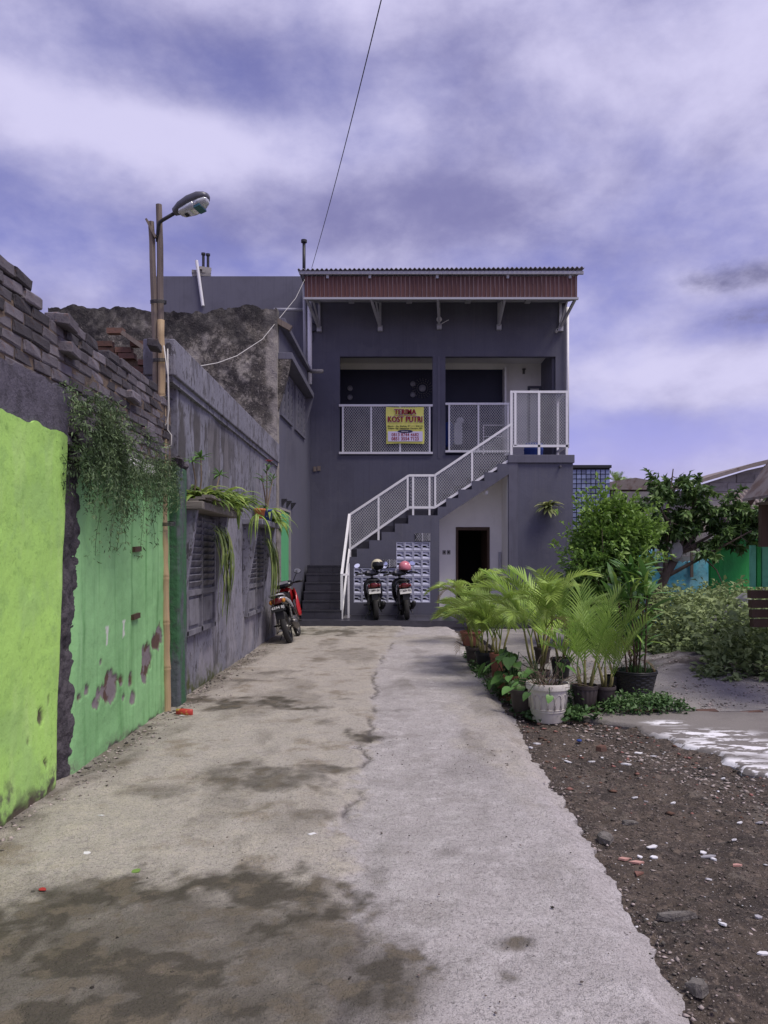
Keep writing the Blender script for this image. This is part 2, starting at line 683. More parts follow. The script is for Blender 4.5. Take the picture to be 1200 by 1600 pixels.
GREEN = material('green_paint', srgb('#8cbf82'), 0.7,
                 [('n', 1.3, srgb('#78aa70'), 0.4, 0.7, 0.8), ('n', (11, 11, 0.6), srgb('#568a50'), 0.5, 0.72, 0.7),
                  ('n', (20, 20, 1.2), srgb('#a2cf98'), 0.58, 0.75, 0.5), ('an', 'dirt', (0.16, 0.15, 0.12), 12, 0.38, 0.62),
                  ('a', 'peel', (0.10, 0.058, 0.045), 1.0), ('an', 'peel', (0.20, 0.17, 0.18), 6, 0.44, 0.50), ('a', 'pale', (0.62, 0.62, 0.58), 0.9)],
                 [(6, 0.35, 0.03), (18, 0.25, 0.012), (70, 0.3, 0.006)])
MORTAR = material('dark_mortar', (0.085, 0.075, 0.085), 0.95, [('n', 9, (0.04, 0.036, 0.042), 0.42, 0.65, 0.85), ('n', 30, (0.15, 0.13, 0.13), 0.58, 0.75, 0.6)],
                  [(16, 0.8, 0.04), (70, 0.6, 0.01)])
RENDER = material('dark_cement_render', (0.115, 0.105, 0.135), 0.95, [('n', 12, (0.06, 0.055, 0.07), 0.42, 0.66, 0.8), ('n', 60, (0.17, 0.155, 0.18), 0.55, 0.75, 0.5)],
                  [(45, 0.8, 0.015), (140, 0.6, 0.006)])
BRICK = material('grey_painted_brick', (0.12, 0.108, 0.122), 0.9, [('n', 10, (0.075, 0.068, 0.08), 0.42, 0.68, 0.7), ('n', 26, (0.16, 0.09, 0.065), 0.60, 0.72, 0.65),
                 ('n', 60, (0.2, 0.18, 0.2), 0.58, 0.75, 0.5)], [(30, 0.6, 0.015), (120, 0.5, 0.005)], rnd=0.55)
BRICK_RED = material('old_red_brick', (0.135, 0.072, 0.054), 0.9, [('n', 14, (0.09, 0.06, 0.05), 0.45, 0.68, 0.8)], [(50, 0.5, 0.01)], rnd=0.4)
BRICK_MORTAR = material('ochre_mortar', (0.17, 0.125, 0.09), 0.95, [('n', 7, (0.07, 0.058, 0.055), 0.4, 0.62, 0.85)], [(40, 0.7, 0.02)])
CONCRETE = material('rough_concrete', (0.30, 0.285, 0.275), 0.9, [('n', 6, (0.2, 0.19, 0.185), 0.42, 0.7, 0.7), ('n', 50, (0.14, 0.13, 0.125), 0.58, 0.74, 0.6)],
                    [(60, 0.5, 0.01)])
BLOCKWALL = material('concrete_block', (0.27, 0.25, 0.25), 0.92, [('n', 7, (0.17, 0.155, 0.155), 0.42, 0.7, 0.7)], [(60, 0.5, 0.01)], rnd=0.15)
WHITE_METAL = material('white_metal', (0.78, 0.77, 0.79), 0.45, [('n', 12, (0.5, 0.48, 0.52), 0.5, 0.8, 0.5)])
FRAME_METAL = material('primer_grey_metal', (0.40, 0.40, 0.44), 0.5, [('n', 9, (0.3, 0.29, 0.31), 0.5, 0.8, 0.6)])
MESH_METAL = material('mesh_metal', (0.48, 0.48, 0.49), 0.5, [('n', 3, (0.28, 0.28, 0.29), 0.4, 0.7, 0.6)])
WHITE_WALL = material('white_wall_paint', (0.84, 0.82, 0.80), 0.8, [('n', 1.5, (0.74, 0.72, 0.70), 0.42, 0.72, 0.7), ('n', (10, 10, 1), (0.55, 0.52, 0.49), 0.6, 0.8, 0.6)], [(50, 0.15, 0.005)])
NAVY = material('navy_paint', (0.020, 0.022, 0.045), 0.6, [('n', 2, (0.026, 0.028, 0.055), 0.4, 0.7, 0.6)])
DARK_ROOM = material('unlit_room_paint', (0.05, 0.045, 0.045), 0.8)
TILE_DARK = material('dark_floor_tile', (0.045, 0.043, 0.056), 0.3, [('n', 8, (0.065, 0.062, 0.078), 0.45, 0.7, 0.6)], [(40, 0.05, 0.003)], rnd=0.2)
GROUT = material('tile_grout', (0.13, 0.125, 0.145), 0.9)
BREEZE = material('breeze_block_paint', (0.52, 0.53, 0.66), 0.7, [('n', 14, (0.40, 0.41, 0.54), 0.45, 0.75, 0.6)], [(60, 0.2, 0.004)], rnd=0.06)
ROOF_RED = material('maroon_metal', (0.115, 0.052, 0.046), 0.55, [('n', (18, 18, 0.6), (0.12, 0.05, 0.05), 0.45, 0.72, 0.7), ('n', (40, 40, 0.8), (0.26, 0.15, 0.13), 0.62, 0.78, 0.5)], rnd=0.12)
ZINC = material('zinc_sheet', (0.36, 0.35, 0.39), 0.5, [('n', 5, (0.2, 0.18, 0.18), 0.5, 0.75, 0.6)], metallic=0.3)
RUSTY = material('rusty_zinc', (0.24, 0.205, 0.19), 0.8, [('n', 5, (0.12, 0.07, 0.05), 0.45, 0.7, 0.8), ('n', 16, (0.3, 0.28, 0.27), 0.58, 0.75, 0.6)])
WOOD_DARK = material('dark_wood', (0.075, 0.045, 0.03), 0.6, [('n', (30, 30, 2), (0.045, 0.028, 0.02), 0.45, 0.7, 0.7)], [((60, 60, 4), 0.3, 0.005)])
WOOD_OLD = material('weathered_wood', (0.21, 0.17, 0.145), 0.9, [('n', (40, 40, 1.5), (0.11, 0.09, 0.08), 0.42, 0.68, 0.85), ('n', 3, (0.28, 0.24, 0.2), 0.5, 0.75, 0.5)], [((60, 60, 2), 0.5, 0.008)])
BAMBOO = material('bamboo', (0.40, 0.29, 0.165), 0.6, [('n', (40, 40, 1.2), (0.27, 0.19, 0.11), 0.42, 0.7, 0.8), ('n', 2.0, (0.33, 0.27, 0.2), 0.5, 0.7, 0.6)], [((60, 60, 2), 0.25, 0.004)])
PLANK = material('plank_grey', (0.20, 0.18, 0.16), 0.9, [('n', (3, 30, 30), (0.1, 0.09, 0.08), 0.42, 0.68, 0.8)], [((3, 60, 60), 0.4, 0.006)])
BLACK_PL = material('black_plastic', (0.018, 0.018, 0.02), 0.45, [('n', 40, (0.035, 0.033, 0.033), 0.55, 0.8, 0.5)])
BLACK_GLOSS = material('black_gloss_paint', (0.012, 0.012, 0.015), 0.22, coat=0.5)
RUBBER = material('tyre_rubber', (0.028, 0.027, 0.028), 0.85, [('n', 25, (0.06, 0.052, 0.045), 0.52, 0.72, 0.5)])
RED_PAINT = material('red_gloss_paint', (0.42, 0.018, 0.02), 0.25, coat=0.5)
SILVER = material('silver_paint', (0.55, 0.55, 0.57), 0.35, metallic=0.4)
STEEL = material('dull_steel', (0.17, 0.165, 0.16), 0.42, [('n', 12, (0.14, 0.12, 0.10), 0.5, 0.75, 0.6)], metallic=0.8)
MIRROR = material('mirror_glass', (0.85, 0.88, 0.92), 0.04, metallic=1.0)
RED_LENS = material('red_lens', (0.12, 0.010, 0.012), 0.15, coat=0.6)
AMBER = material('amber_lens', (0.5, 0.2, 0.03), 0.2)
PLATE_WHITE = material('white_plate', (0.66, 0.65, 0.62), 0.5)
PLATE_BLACK = material('black_plate', (0.02, 0.02, 0.022), 0.5)
INK_WHITE = material('white_lettering', (0.68, 0.68, 0.68), 0.6)
INK_BLACK = material('black_lettering', (0.02, 0.02, 0.02), 0.6)
INK_RED = material('dark_red_lettering', (0.30, 0.012, 0.02), 0.6)
BAN_YEL = material('banner_yellow', srgb('#f2f07c'), 0.55, [('n', 3, srgb('#dcdc66'), 0.45, 0.7, 0.6)])
BAN_LIL = material('banner_lilac', srgb('#e4dcf2'), 0.55)
INK_NAVY = material('banner_navy', (0.03, 0.03, 0.09), 0.6)
TERRA = material('terracotta', (0.25, 0.10, 0.065), 0.85, [('n', 9, (0.15, 0.075, 0.055), 0.42, 0.7, 0.7), ('n', 30, (0.3, 0.2, 0.16), 0.6, 0.75, 0.6)], [(60, 0.3, 0.005)])
POT_DARK = material('dark_brown_pot', (0.055, 0.042, 0.040), 0.6, [('n', 12, (0.09, 0.075, 0.07), 0.5, 0.75, 0.7)], [(50, 0.15, 0.004)])
POT_WHITE = material('off_white_pot', (0.60, 0.57, 0.52), 0.6, [('n', 6, (0.48, 0.44, 0.39), 0.45, 0.72, 0.7), ('n', 34, (0.36, 0.32, 0.28), 0.6, 0.78, 0.6)], [(50, 0.15, 0.004)])
POT_BLUE = material('blue_glaze', (0.03, 0.06, 0.22), 0.35)
POT_ORANGE = material('orange_clay', (0.50, 0.16, 0.05), 0.6)
POT_GREEN = material('green_plastic', (0.02, 0.16, 0.035), 0.35)
SOIL_POT = material('potting_soil', (0.04, 0.03, 0.025), 0.95, [('n', 30, (0.08, 0.06, 0.05), 0.5, 0.7, 0.7)], [(60, 0.8, 0.02)])
FROND = material('palm_frond', (0.33, 0.45, 0.095), 0.38, [('n', 3, (0.20, 0.33, 0.065), 0.42, 0.65, 0.8)], translucent=0.35, rnd=0.35)
FROND_DK = material('palm_frond_green', (0.26, 0.385, 0.08), 0.45, [('n', 3, (0.18, 0.30, 0.062), 0.42, 0.65, 0.8)], translucent=0.28, rnd=0.3)
CANE = material('palm_cane', (0.24, 0.22, 0.08), 0.6, [('n', 12, (0.14, 0.11, 0.06), 0.45, 0.7, 0.7)])
LEAF_SHRUB = material('shrub_leaf', (0.135, 0.25, 0.05), 0.45, translucent=0.3, tintvar=0.55)
LEAF_TREE = material('tree_leaf', (0.095, 0.17, 0.05), 0.42, translucent=0.22, tintvar=0.6)
LEAF_WEED = material('weed_leaf', (0.20, 0.265, 0.11), 0.65, translucent=0.25, tintvar=0.5)
LEAF_TRAIL = material('trailing_leaf', (0.13, 0.195, 0.09), 0.6, translucent=0.2, tintvar=0.55)
LEAF_LOW = material('groundcover_leaf', (0.07, 0.14, 0.045), 0.5, translucent=0.2, tintvar=0.5)
STRAP_OLIVE = material('hanging_strap_leaf', (0.14, 0.20, 0.06), 0.5, [('n', 5, (0.22, 0.22, 0.09), 0.5, 0.7, 0.7)], translucent=0.25, tintvar=0.6)
ROCK = material('dull_rock', (0.17, 0.155, 0.14), 0.95, [('n', 20, (0.09, 0.08, 0.072), 0.45, 0.65, 0.8), ('n', 70, (0.27, 0.25, 0.23), 0.56, 0.68, 0.6)], [(40, 0.8, 0.015), (120, 0.6, 0.006)])
DRY_FROND = material('dry_frond', (0.24, 0.17, 0.08), 0.7, translucent=0.2)
STRAP = material('strap_leaf', (0.23, 0.35, 0.075), 0.45, [('n', 4, (0.24, 0.28, 0.08), 0.5, 0.7, 0.7)], translucent=0.3, tintvar=0.45)
FERN = material('fern_leaf', (0.27, 0.31, 0.11), 0.5, translucent=0.3, tintvar=0.45)
BROADLEAF = material('broad_leaf', (0.11, 0.23, 0.055), 0.4, [('n', 6, (0.09, 0.18, 0.05), 0.45, 0.7, 0.7)], translucent=0.22, rnd=0.3)
BARK = material('tree_bark', (0.14, 0.105, 0.085), 0.95, [('n', (12, 12, 3), (0.07, 0.055, 0.045), 0.42, 0.68, 0.8)], [((20, 20, 5), 0.7, 0.02)])
TWIG = material('dry_twig', (0.17, 0.13, 0.095), 0.9, [('n', 14, (0.09, 0.065, 0.05), 0.45, 0.7, 0.7)])
PETAL = material('pink_petal', (0.62, 0.16, 0.22), 0.6, translucent=0.2)
TURQ = material('turquoise_paint', srgb('#5fb6cc'), 0.8, [('n', 2.5, srgb('#8fc3d0'), 0.42, 0.65, 0.8), ('n', 11, srgb('#54798a'), 0.52, 0.72, 0.7), ('a', 'peel', (0.28, 0.26, 0.26), 0.9)], [(20, 0.3, 0.02)])
BRIGHT_GREEN = material('bright_green_paint', srgb('#2f9a4c'), 0.75, [('n', 1.6, srgb('#257a40'), 0.42, 0.68, 0.8), ('n', (9, 9, 0.8), srgb('#46b163'), 0.55, 0.75, 0.5)], [(20, 0.3, 0.02)])
PALE_GREEN = material('pale_green_paint', srgb('#62ac8e'), 0.75, [('n', 4, srgb('#4a8b72'), 0.42, 0.68, 0.8)])
PANE_BLUE = material('blue_glass_block', (0.20, 0.24, 0.40), 0.25, [('n', 7, (0.29, 0.33, 0.5), 0.45, 0.7, 0.7)], rnd=0.3)
DARK_METAL = material('dark_metal', (0.03, 0.03, 0.035), 0.5)
WIRE_WHITE = material('pale_cable', (0.55, 0.53, 0.5), 0.5)
LAMP_SHELL = material('lamp_shell', (0.11, 0.11, 0.13), 0.4, metallic=0.3)
LENS = material('lamp_lens', (0.55, 0.57, 0.60), 0.12, [('n', 4, (0.42, 0.44, 0.46), 0.45, 0.7, 0.7)], transmission=0.25)
TEAL_REFLECTION = material('teal_reflection', (0.03, 0.11, 0.15), 0.1)
LOUVRE = material('louvre_grey', (0.20, 0.195, 0.225), 0.75, [('n', 6, (0.08, 0.078, 0.095), 0.42, 0.7, 0.7)], [(50, 0.2, 0.004)])
GLASS_DIRTY = material('dirty_glass', (0.16, 0.16, 0.185), 0.3, [('n', 5, (0.30, 0.29, 0.31), 0.45, 0.7, 0.7)])
CREAM = material('cream_shell', (0.66, 0.60, 0.44), 0.3, coat=0.4)
PINK = material('pink_shell', (0.62, 0.20, 0.26), 0.3, coat=0.4)
VISOR = material('dark_visor', (0.02, 0.02, 0.022), 0.12)
CLOTH_WHITE = material('white_cloth', (0.68, 0.68, 0.7), 0.9)
CLOTH_BLUE = material('blue_cloth', (0.03, 0.06, 0.25), 0.9)
TARP = material('grey_tarpaulin', (0.35, 0.34, 0.36), 0.7, [('n', 5, (0.25, 0.24, 0.25), 0.45, 0.7, 0.7)])
TILE_PINK = material('pink_tile', (0.52, 0.29, 0.24), 0.45, [('n', 10, (0.42, 0.24, 0.2), 0.5, 0.75, 0.6)])
TILE_BROWN = material('brown_tile', (0.20, 0.10, 0.075), 0.6, [('n', 10, (0.13, 0.075, 0.06), 0.5, 0.75, 0.6)])
TILE_WHITE = material('white_tile', (0.70, 0.69, 0.70), 0.45, [('n', 12, (0.5, 0.48, 0.46), 0.55, 0.78, 0.6)])
RED_LEAF = material('red_leaf', (0.36, 0.03, 0.03), 0.6)
GREEN_LEAF = material('fallen_green_leaf', (0.16, 0.26, 0.06), 0.6)
PACKET = material('red_packet', (0.45, 0.05, 0.04), 0.35, [('n', 16, (0.5, 0.35, 0.08), 0.5, 0.6, 0.9), ('n', 22, (0.06, 0.16, 0.05), 0.6, 0.66, 0.9)])

# ================================================================== the ground
SOIL_MAT = material('soil', (0.085, 0.066, 0.051), 0.95,
                    [('n', 2.2, (0.045, 0.036, 0.030), 0.42, 0.62, 0.9), ('n', 5, (0.16, 0.135, 0.11), 0.55, 0.66, 0.7), ('n', 18, (0.17, 0.132, 0.104), 0.50, 0.66, 0.75),
                     ('n', 45, (0.035, 0.028, 0.026), 0.50, 0.62, 0.75), ('n', 110, (0.30, 0.26, 0.23), 0.59, 0.66, 0.8)],
                    [(12, 0.5, 0.05), (60, 0.8, 0.02), (170, 0.6, 0.008)])
GRAVEL_MAT = material('gravel', (0.30, 0.28, 0.26), 0.95,
                      [('n', 1.2, (0.18, 0.17, 0.175), 0.42, 0.68, 0.85), ('n', 24, (0.40, 0.375, 0.35), 0.55, 0.72, 0.6), ('n', 70, (0.10, 0.095, 0.10), 0.52, 0.7, 0.7),
                       ('an', 'damp', (0.075, 0.062, 0.055), 4, 0.3, 0.62)],
                      [(40, 0.7, 0.03), (110, 0.6, 0.01)])
PAD_MAT = material('pad_concrete', (0.20, 0.182, 0.168), 0.9,
                   [('n', 1.6, (0.15, 0.135, 0.128), 0.42, 0.68, 0.85), ('n', 40, (0.28, 0.26, 0.255), 0.55, 0.74, 0.6), ('n', 100, (0.09, 0.082, 0.078), 0.55, 0.7, 0.6),
                    ('an', 'spill', (0.78, 0.77, 0.79), (5, 10, 10), 0.475, 0.53)],
                   [(40, 0.5, 0.012), (120, 0.5, 0.005)])
EARTH_MAT = material('far_ground', (0.15, 0.135, 0.115), 0.95, [('n', 0.5, (0.09, 0.10, 0.06), 0.42, 0.65, 0.8), ('n', 6, (0.2, 0.18, 0.16), 0.5, 0.7, 0.6)], [(8, 0.5, 0.04)])
DRIVE_MAT = material('driveway_concrete', (0.47, 0.435, 0.425), 0.9,
                     [('n', 1.5, (0.385, 0.355, 0.345), 0.42, 0.66, 0.8), ('n', 7, (0.56, 0.525, 0.515), 0.48, 0.66, 0.8), ('n', 2.4, (0.32, 0.29, 0.27), 0.54, 0.64, 0.5),
                      ('a', 'tan', (0.45, 0.408, 0.348), 0.85),
                      ('an', 'tan', (0.50, 0.452, 0.38), 5, 0.45, 0.66), ('an', 'tan', (0.29, 0.245, 0.185), 2.2, 0.52, 0.70),
                      ('n', 30, (0.24, 0.22, 0.21), 0.52, 0.66, 0.5), ('n', 120, (0.56, 0.53, 0.52), 0.57, 0.66, 0.4, 3), ('n', 70, (0.14, 0.125, 0.118), 0.55, 0.64, 0.42, 3), ('a', 'wet', (0.055, 0.046, 0.031), 0.93), ('an', 'wet', (0.15, 0.125, 0.09), 7, 0.5, 0.62),
                      ('a', 'crack', (0.06, 0.052, 0.048), 0.85),
                      ('n', 190, (0.09, 0.08, 0.076), 0.55, 0.64, 0.55, 3), ('n', 16, (0.05, 0.045, 0.04), 0.70, 0.74, 0.7, 3)],
                     [(10, 0.4, 0.03), (55, 0.8, 0.018, 3), (160, 0.9, 0.008, 3)])

tag(MB().add([(-200, -60, -0.16), (200, -60, -0.16), (200, 400, -0.16), (-200, 400, -0.16)], [(0, 1, 2, 3)]).build('ground', EARTH_MAT), kind='structure')

# driveway: raised concrete sheet, ragged right edge
ys = np.concatenate([np.linspace(-3, 2.0, 40), np.linspace(2.0, 8.0, 300)[1:], np.linspace(8.0, 16.55, 190)[1:]])


def drive_right(y):
    return np.interp(y, [-3, 2.4, 3.0, 3.8, 5.0, 6.2, 7.5, 10, 13, 16.6], [0.93, 1.02, 1.06, 1.07, 1.10, 1.12, 1.18, 1.22, 1.28, 1.36])


edge = drive_right(ys) + (fbm(ys * 3.0, ys * 0, 5, 4) - 0.5) * 0.11 + (fbm(ys * 14, ys * 0, 9, 4, 0.7) - 0.5) * 0.075
ncol = 150
tt = np.linspace(0, 1, ncol) ** 1.0
PX = -2.3 + (edge[:, None] + 2.3) * tt[None, :]
PY = np.repeat(ys[:, None], ncol, 1)
dist_e = edge[:, None] - PX
PZ = (fbm(PX * 1.2, PY * 0.8, 11, 4) - 0.5) * 0.05 + (fbm(PX * 9, PY * 9, 21, 3) - 0.5) * 0.018
PZ -= 0.06 * (1 - sstep(dist_e, 0.0, 0.16)) * (0.5 + fbm(PX * 4, PY * 4, 3, 2))
seam = np.interp(PY, [-3, 2.4, 3.5, 4.3, 6.9, 10, 13, 16.6], [-0.15, -0.13, -0.16, -0.23, -0.2, -0.2, 0.0, 0.3]) + (fbm(PY * 1.6, PY * 0, 31, 6, 0.62) - 0.5) * 0.26
wob = (fbm(PX * 6, PY * 4, 41, 4) - 0.5) * 0.25
tan = sstep(seam - PX + wob * 0.9 + (fbm(PX * 22, PY * 16, 45, 4) - 0.5) * 0.22, -0.05, 0.06)
tan = np.maximum(tan, 0.55 * sstep(fbm(PX * 1.0, PY * 0.5, 47, 4), 0.56, 0.7))
PZ += 0.012 * (tan - 0.5)
wet = np.zeros_like(PX)
for px, py, rx, ry, s in ((210, 1540, 390, 190, 1.25), (350, 1400, 200, 50, 1.2), (60, 1430, 110, 50, 0.9), (420, 1215, 120, 26, 0.75), (400, 1100, 150, 11, 0.95), (575, 1150, 36, 13, 1.05),
                          (510, 1203, 45, 8, 0.8), (360, 1058, 95, 9, 0.7), (515, 988, 62, 7, 0.85), (800, 1472, 42, 16, 0.85), (608, 1462, 32, 14, 0.7), (470, 1275, 55, 10, 0.5),
                          (505, 1530, 40, 60, 0.9), (250, 1240, 80, 12, 0.45), (460, 1130, 60, 6, 0.5), (620, 1110, 40, 6, 0.4), (700, 1330, 40, 8, 0.3), (590, 1360, 20, 40, 0.35)):
    c = G(px, py)
    ax = rx * c.y / 1200; ay = ry * c.y ** 2 / 1800
    d = np.sqrt(((PX - c.x) / ax) ** 2 + ((PY - c.y) / ay) ** 2)
    f = fbm(PX * 5 + py, PY * 3.2, 51, 5, 0.62)
    wet = np.maximum(wet, s * sstep(1.25 - d + (f - 0.5) * 2.2, 0.0, 0.75))
cb_ = G(190, 1545)
db_ = np.sqrt(((PX - cb_.x) / (430 * cb_.y / 1200)) ** 2 + ((PY - cb_.y) / (185 * cb_.y ** 2 / 1800)) ** 2)
broad = 0.80 * sstep(1.2 - db_ + (fbm(PX * 2.2, PY * 2.2, 57, 5) - 0.5) * 1.1, 0, 0.5)
wallfoot = sstep(0.42 - (PX + 2.2) + (fbm(PX * 5, PY * 2, 61, 4) - 0.5) * 0.7, 0, 0.35)
wet = np.maximum(wet, 0.6 * wallfoot)
wet = np.clip(wet * (0.55 + 0.8 * fbm(PX * 14, PY * 11, 71, 4)) * (1 - 0.75 * sstep(fbm(PX * 2.6, PY * 2.6, 73, 4), 0.52, 0.62)), 0, 1)
wet = np.maximum(wet, 0.30 * sstep(fbm(PX * 2.0, PY * 0.9, 75, 5), 0.55, 0.7))
wet = np.maximum(wet, broad * (0.75 + 0.5 * fbm(PX * 9, PY * 9, 58, 4)))
ck = np.abs(PX - seam - (fbm(PY * 6, PY * 0, 81, 4) - 0.5) * 0.12)
crack = np.clip(1 - ck / 0.03, 0, 1) * sstep(fbm(PX * 3, PY * 1.5, 91, 3), 0.36, 0.5)
PZ -= crack * 0.012
dw = grid_mesh('driveway', np.stack([PX, PY, PZ], -1), DRIVE_MAT, {'tan': tan, 'wet': wet, 'crack': crack}, skirt=(0, 0, -0.17))
tag(dw, kind='structure')

# soil strip beside the driveway
sy = np.concatenate([np.linspace(-3, 2, 30), np.linspace(2, 8.2, 250)[1:], np.linspace(8.2, 17, 60)[1:]])
sx = np.concatenate([np.linspace(0.7, 3.4, 130), np.linspace(3.4, 12, 60)[1:]])
SX, SY = np.meshgrid(sx, sy)
SZ = -0.085 + (fbm(SX * 1.6, SY * 1.6, 101, 4) - 0.5) * 0.10 + (fbm(SX * 11, SY * 11, 111, 3) - 0.5) * 0.05
SZ -= 0.02 * sstep(SY, 6.5, 8)
soil = grid_mesh('soil', np.stack([SX, SY, SZ], -1), SOIL_MAT)
tag(soil, kind='structure')

# concrete pad with a splash of white paint, right of the rubble
pu, pv = np.meshgrid(np.linspace(0, 1, 150), np.linspace(0, 1, 120))
left = 1.9 + 0.55 * (1 - pv) * 1.6 + (fbm(pv * 9, pv * 0, 121, 4) - 0.5) * 0.5
PXX = left + (9 - left) * pu ** 1.4
PYY = 5.0 + pv * 2.72 + (fbm(pu * 9, pv * 0, 131, 3) - 0.5) * 0.12
PZZ = -0.052 + (fbm(PXX * 2, PYY * 2, 141, 3) - 0.5) * 0.03 - 0.035 * (1 - sstep(pu, 0, 0.03))
spill = np.zeros_like(PXX)
for px, py, rx, ry in ((1150, 1165, 130, 14), (1110, 1148, 90, 10), (1040, 1130, 36, 5), (1170, 1205, 90, 14), (1190, 1232, 60, 10), (1130, 1190, 80, 8), (1300, 1190, 120, 40)):
    c = G(px, py, -0.05)
    d = np.sqrt(((PXX - c.x) / (rx * c.y / 1200)) ** 2 + ((PYY - c.y) / (ry * c.y ** 2 / 1800)) ** 2)
    spill = np.maximum(spill, sstep(1.3 - d, 0, 1.0))
tag(grid_mesh('pavement', np.stack([PXX, PYY, PZZ], -1), PAD_MAT, {'spill': spill}, skirt=(0, 0, -0.08)), kind='structure')

# gravel yard behind the pots, with a dark heap
gx, gy = np.meshgrid(np.linspace(1.75, 11, 130), np.linspace(7.75, 17.0, 130))
GZ = -0.045 + (fbm(gx * 1.2, gy * 1.2, 151, 4) - 0.5) * 0.06 + (fbm(gx * 9, gy * 9, 155, 3) - 0.5) * 0.03
hc = W(1085, 1040, 10.3)
heap = np.exp(-(((gx - hc.x) / 0.75) ** 2 + ((gy - 10.6) / 0.9) ** 2))
GZ += 0.20 * heap * (0.7 + 0.6 * fbm(gx * 5, gy * 5, 161, 3))
tag(grid_mesh('gravel_yard', np.stack([gx, gy, GZ], -1), GRAVEL_MAT, {'damp': np.clip(heap * 1.3, 0, 1)}, skirt=(0, 0, -0.12)), kind='structure')

# ================================================================== boundary wall on the left (lime and green plaster, brick crest)
bwall = thing('boundary_wall', 'tall boundary wall on the left, lime and green plaster below a crumbling crest of grey bricks', 'wall', (-2.25, 5.0, -0.08))
MB().box(-2.5, -2.27, 2.2, 7.62, -0.1, 2.28).build('core', MORTAR, bwall)
MB().box(-2.5, -2.181, 2.2, 7.62, 2.28, 2.98).build('brick_core', BRICK_MORTAR, bwall)


def wall_sheet(name, mat, parent, y0f, y1f, z0, z1f, x, res, attrs, relief, depth=0.09, seed=0):
    """plaster sheet facing +X with ragged outline"""
    nv = int((z1f(0.5) - z0) / res) if callable(z1f) else int((z1f - z0) / res)
    ymid = (y1f(1.0) - y0f(1.0))
    nu = int(ymid / res)
    u, v = np.meshgrid(np.linspace(0, 1, nu), np.linspace(0, 1, nv))
    top = z1f(u)
    z = z0 + (top - z0) * v
    y = y0f(z) + (y1f(z) - y0f(z)) * u
    A = attrs(y, z)
    xx = x(y) + relief(y, z, A)
    return grid_mesh(name, np.stack([xx, y, z], -1), mat, A, skirt=(-depth, 0, 0), parent=parent)


def lime_attr(y, z):
    d = sstep(0.28 - z + (fbm(y * 4, z * 4, 201, 4) - 0.5) * 0.5, 0, 0.3)
    peel = np.zeros_like(y)
    for py, pz, ry, rz in ((4.72, 0.52, 0.032, 0.05), (4.78, 0.22, 0.022, 0.03), (4.83, 0.60, 0.015, 0.02), (4.55, 0.40, 0.012, 0.02)):
        peel = np.maximum(peel, sstep(1.1 - np.hypot((y - py) / ry, (z - pz) / rz) + (fbm(y * 16, z * 16, 205, 3) - 0.5) * 1.2, 0, 0.25))
    peel = np.maximum(peel, sstep(0.06 - z + (fbm(y * 7, z * 9, 211, 4) - 0.5) * 0.3, 0, 0.08))
    return {'dirt': d, 'peel': peel}


wall_sheet('lime_plaster', LIME, bwall, lambda z: 2.2 + 0 * z,
           lambda z: 4.96 + 0.085 * z + (fbm(z * 6, z * 0, 221, 4) - 0.5) * 0.09, -0.05,
           lambda u: 2.335 - 0.03 * u + (fbm(u * 24, np.asarray(u) * 0, 231, 4) - 0.5) * 0.05,
           lambda y: -2.14 - 0.012 * (y - 4.2), 0.02, lime_attr,
           lambda y, z, A: (fbm(y * 2, z * 2, 241, 4) - 0.5) * 0.03 - 0.014 * A['peel'] - 0.05 * sstep(y - (4.90 + 0.085 * z), 0, 0.08) ** 2, seed=1)


def green_attr(y, z):
    d = sstep(0.14 - z + (fbm(y * 4, z * 4, 251, 4) - 0.5) * 0.45, 0, 0.25)
    f = fbm(y * 7, z * 5, 255, 5, 0.6)
    peel = np.zeros_like(y)
    for px, py, rx, rz in ((172, 1078, 16, 0.11), (228, 1032, 9, 0.15), (243, 1000, 8, 0.12), (205, 1062, 5, 0.08), (208, 1090, 4, 0.07), (138, 1078, 5, 0.05), (150, 1098, 4, 0.03),
                           (190, 1065, 4, 0.05), (125, 1090, 4, 0.03), (112, 1070, 3, 0.04), (158, 1035, 2, 0.03), (193, 1090, 2, 0.04)):
        Y = 2.19 * 1200 / (610 - px)
        zc = 1.5 - (py - 870) * Y / 1200
        ry = rx * Y * Y / (2.19 * 1200)
        peel = np.maximum(peel, sstep(1.0 - np.hypot((y - Y) / ry, (z - zc) / rz) + (f - 0.5) * 1.9, 0, 0.09))
    peel = np.maximum(peel, sstep(0.0 - z + (fbm(y * 7, z * 9, 259, 4) - 0.5) * 0.34, 0, 0.08))
    pale = np.zeros_like(y)
    for px, y0, y1 in ((168, 978, 1008), (194, 968, 995)):
        Y = 2.19 * 1200 / (610 - px)
        za, zb = 1.5 - (y1 - 870) * Y / 1200, 1.5 - (y0 - 870) * Y / 1200
        pale = np.maximum(pale, (np.abs(y - Y) < 0.022) * (z > za) * (z < zb) * 1.0)
        pale = np.maximum(pale, (np.abs(y - Y) < 0.04) * (z > zb - 0.02) * (z < zb) * 1.0)
    return {'dirt': d, 'peel': peel, 'pale': pale}


wall_sheet('green_plaster', GREEN, bwall, lambda z: 5.21 + 0.085 * z + (fbm(z * 6 + 5, z * 0, 261, 4) - 0.5) * 0.08, lambda z: 7.62 + 0 * z, -0.05,
           lambda u: 2.28 - 0.05 * u + (fbm(u * 22, np.asarray(u) * 0, 265, 4) - 0.5) * 0.05,
           lambda y: -2.19 + 0 * y, 0.018, green_attr,
           lambda y, z, A: (fbm(y * 2, z * 2, 271, 4) - 0.5) * 0.03 - 0.014 * A['peel'] - 0.04 * sstep(5.32 + 0.085 * z - y, 0, 0.09) ** 2)
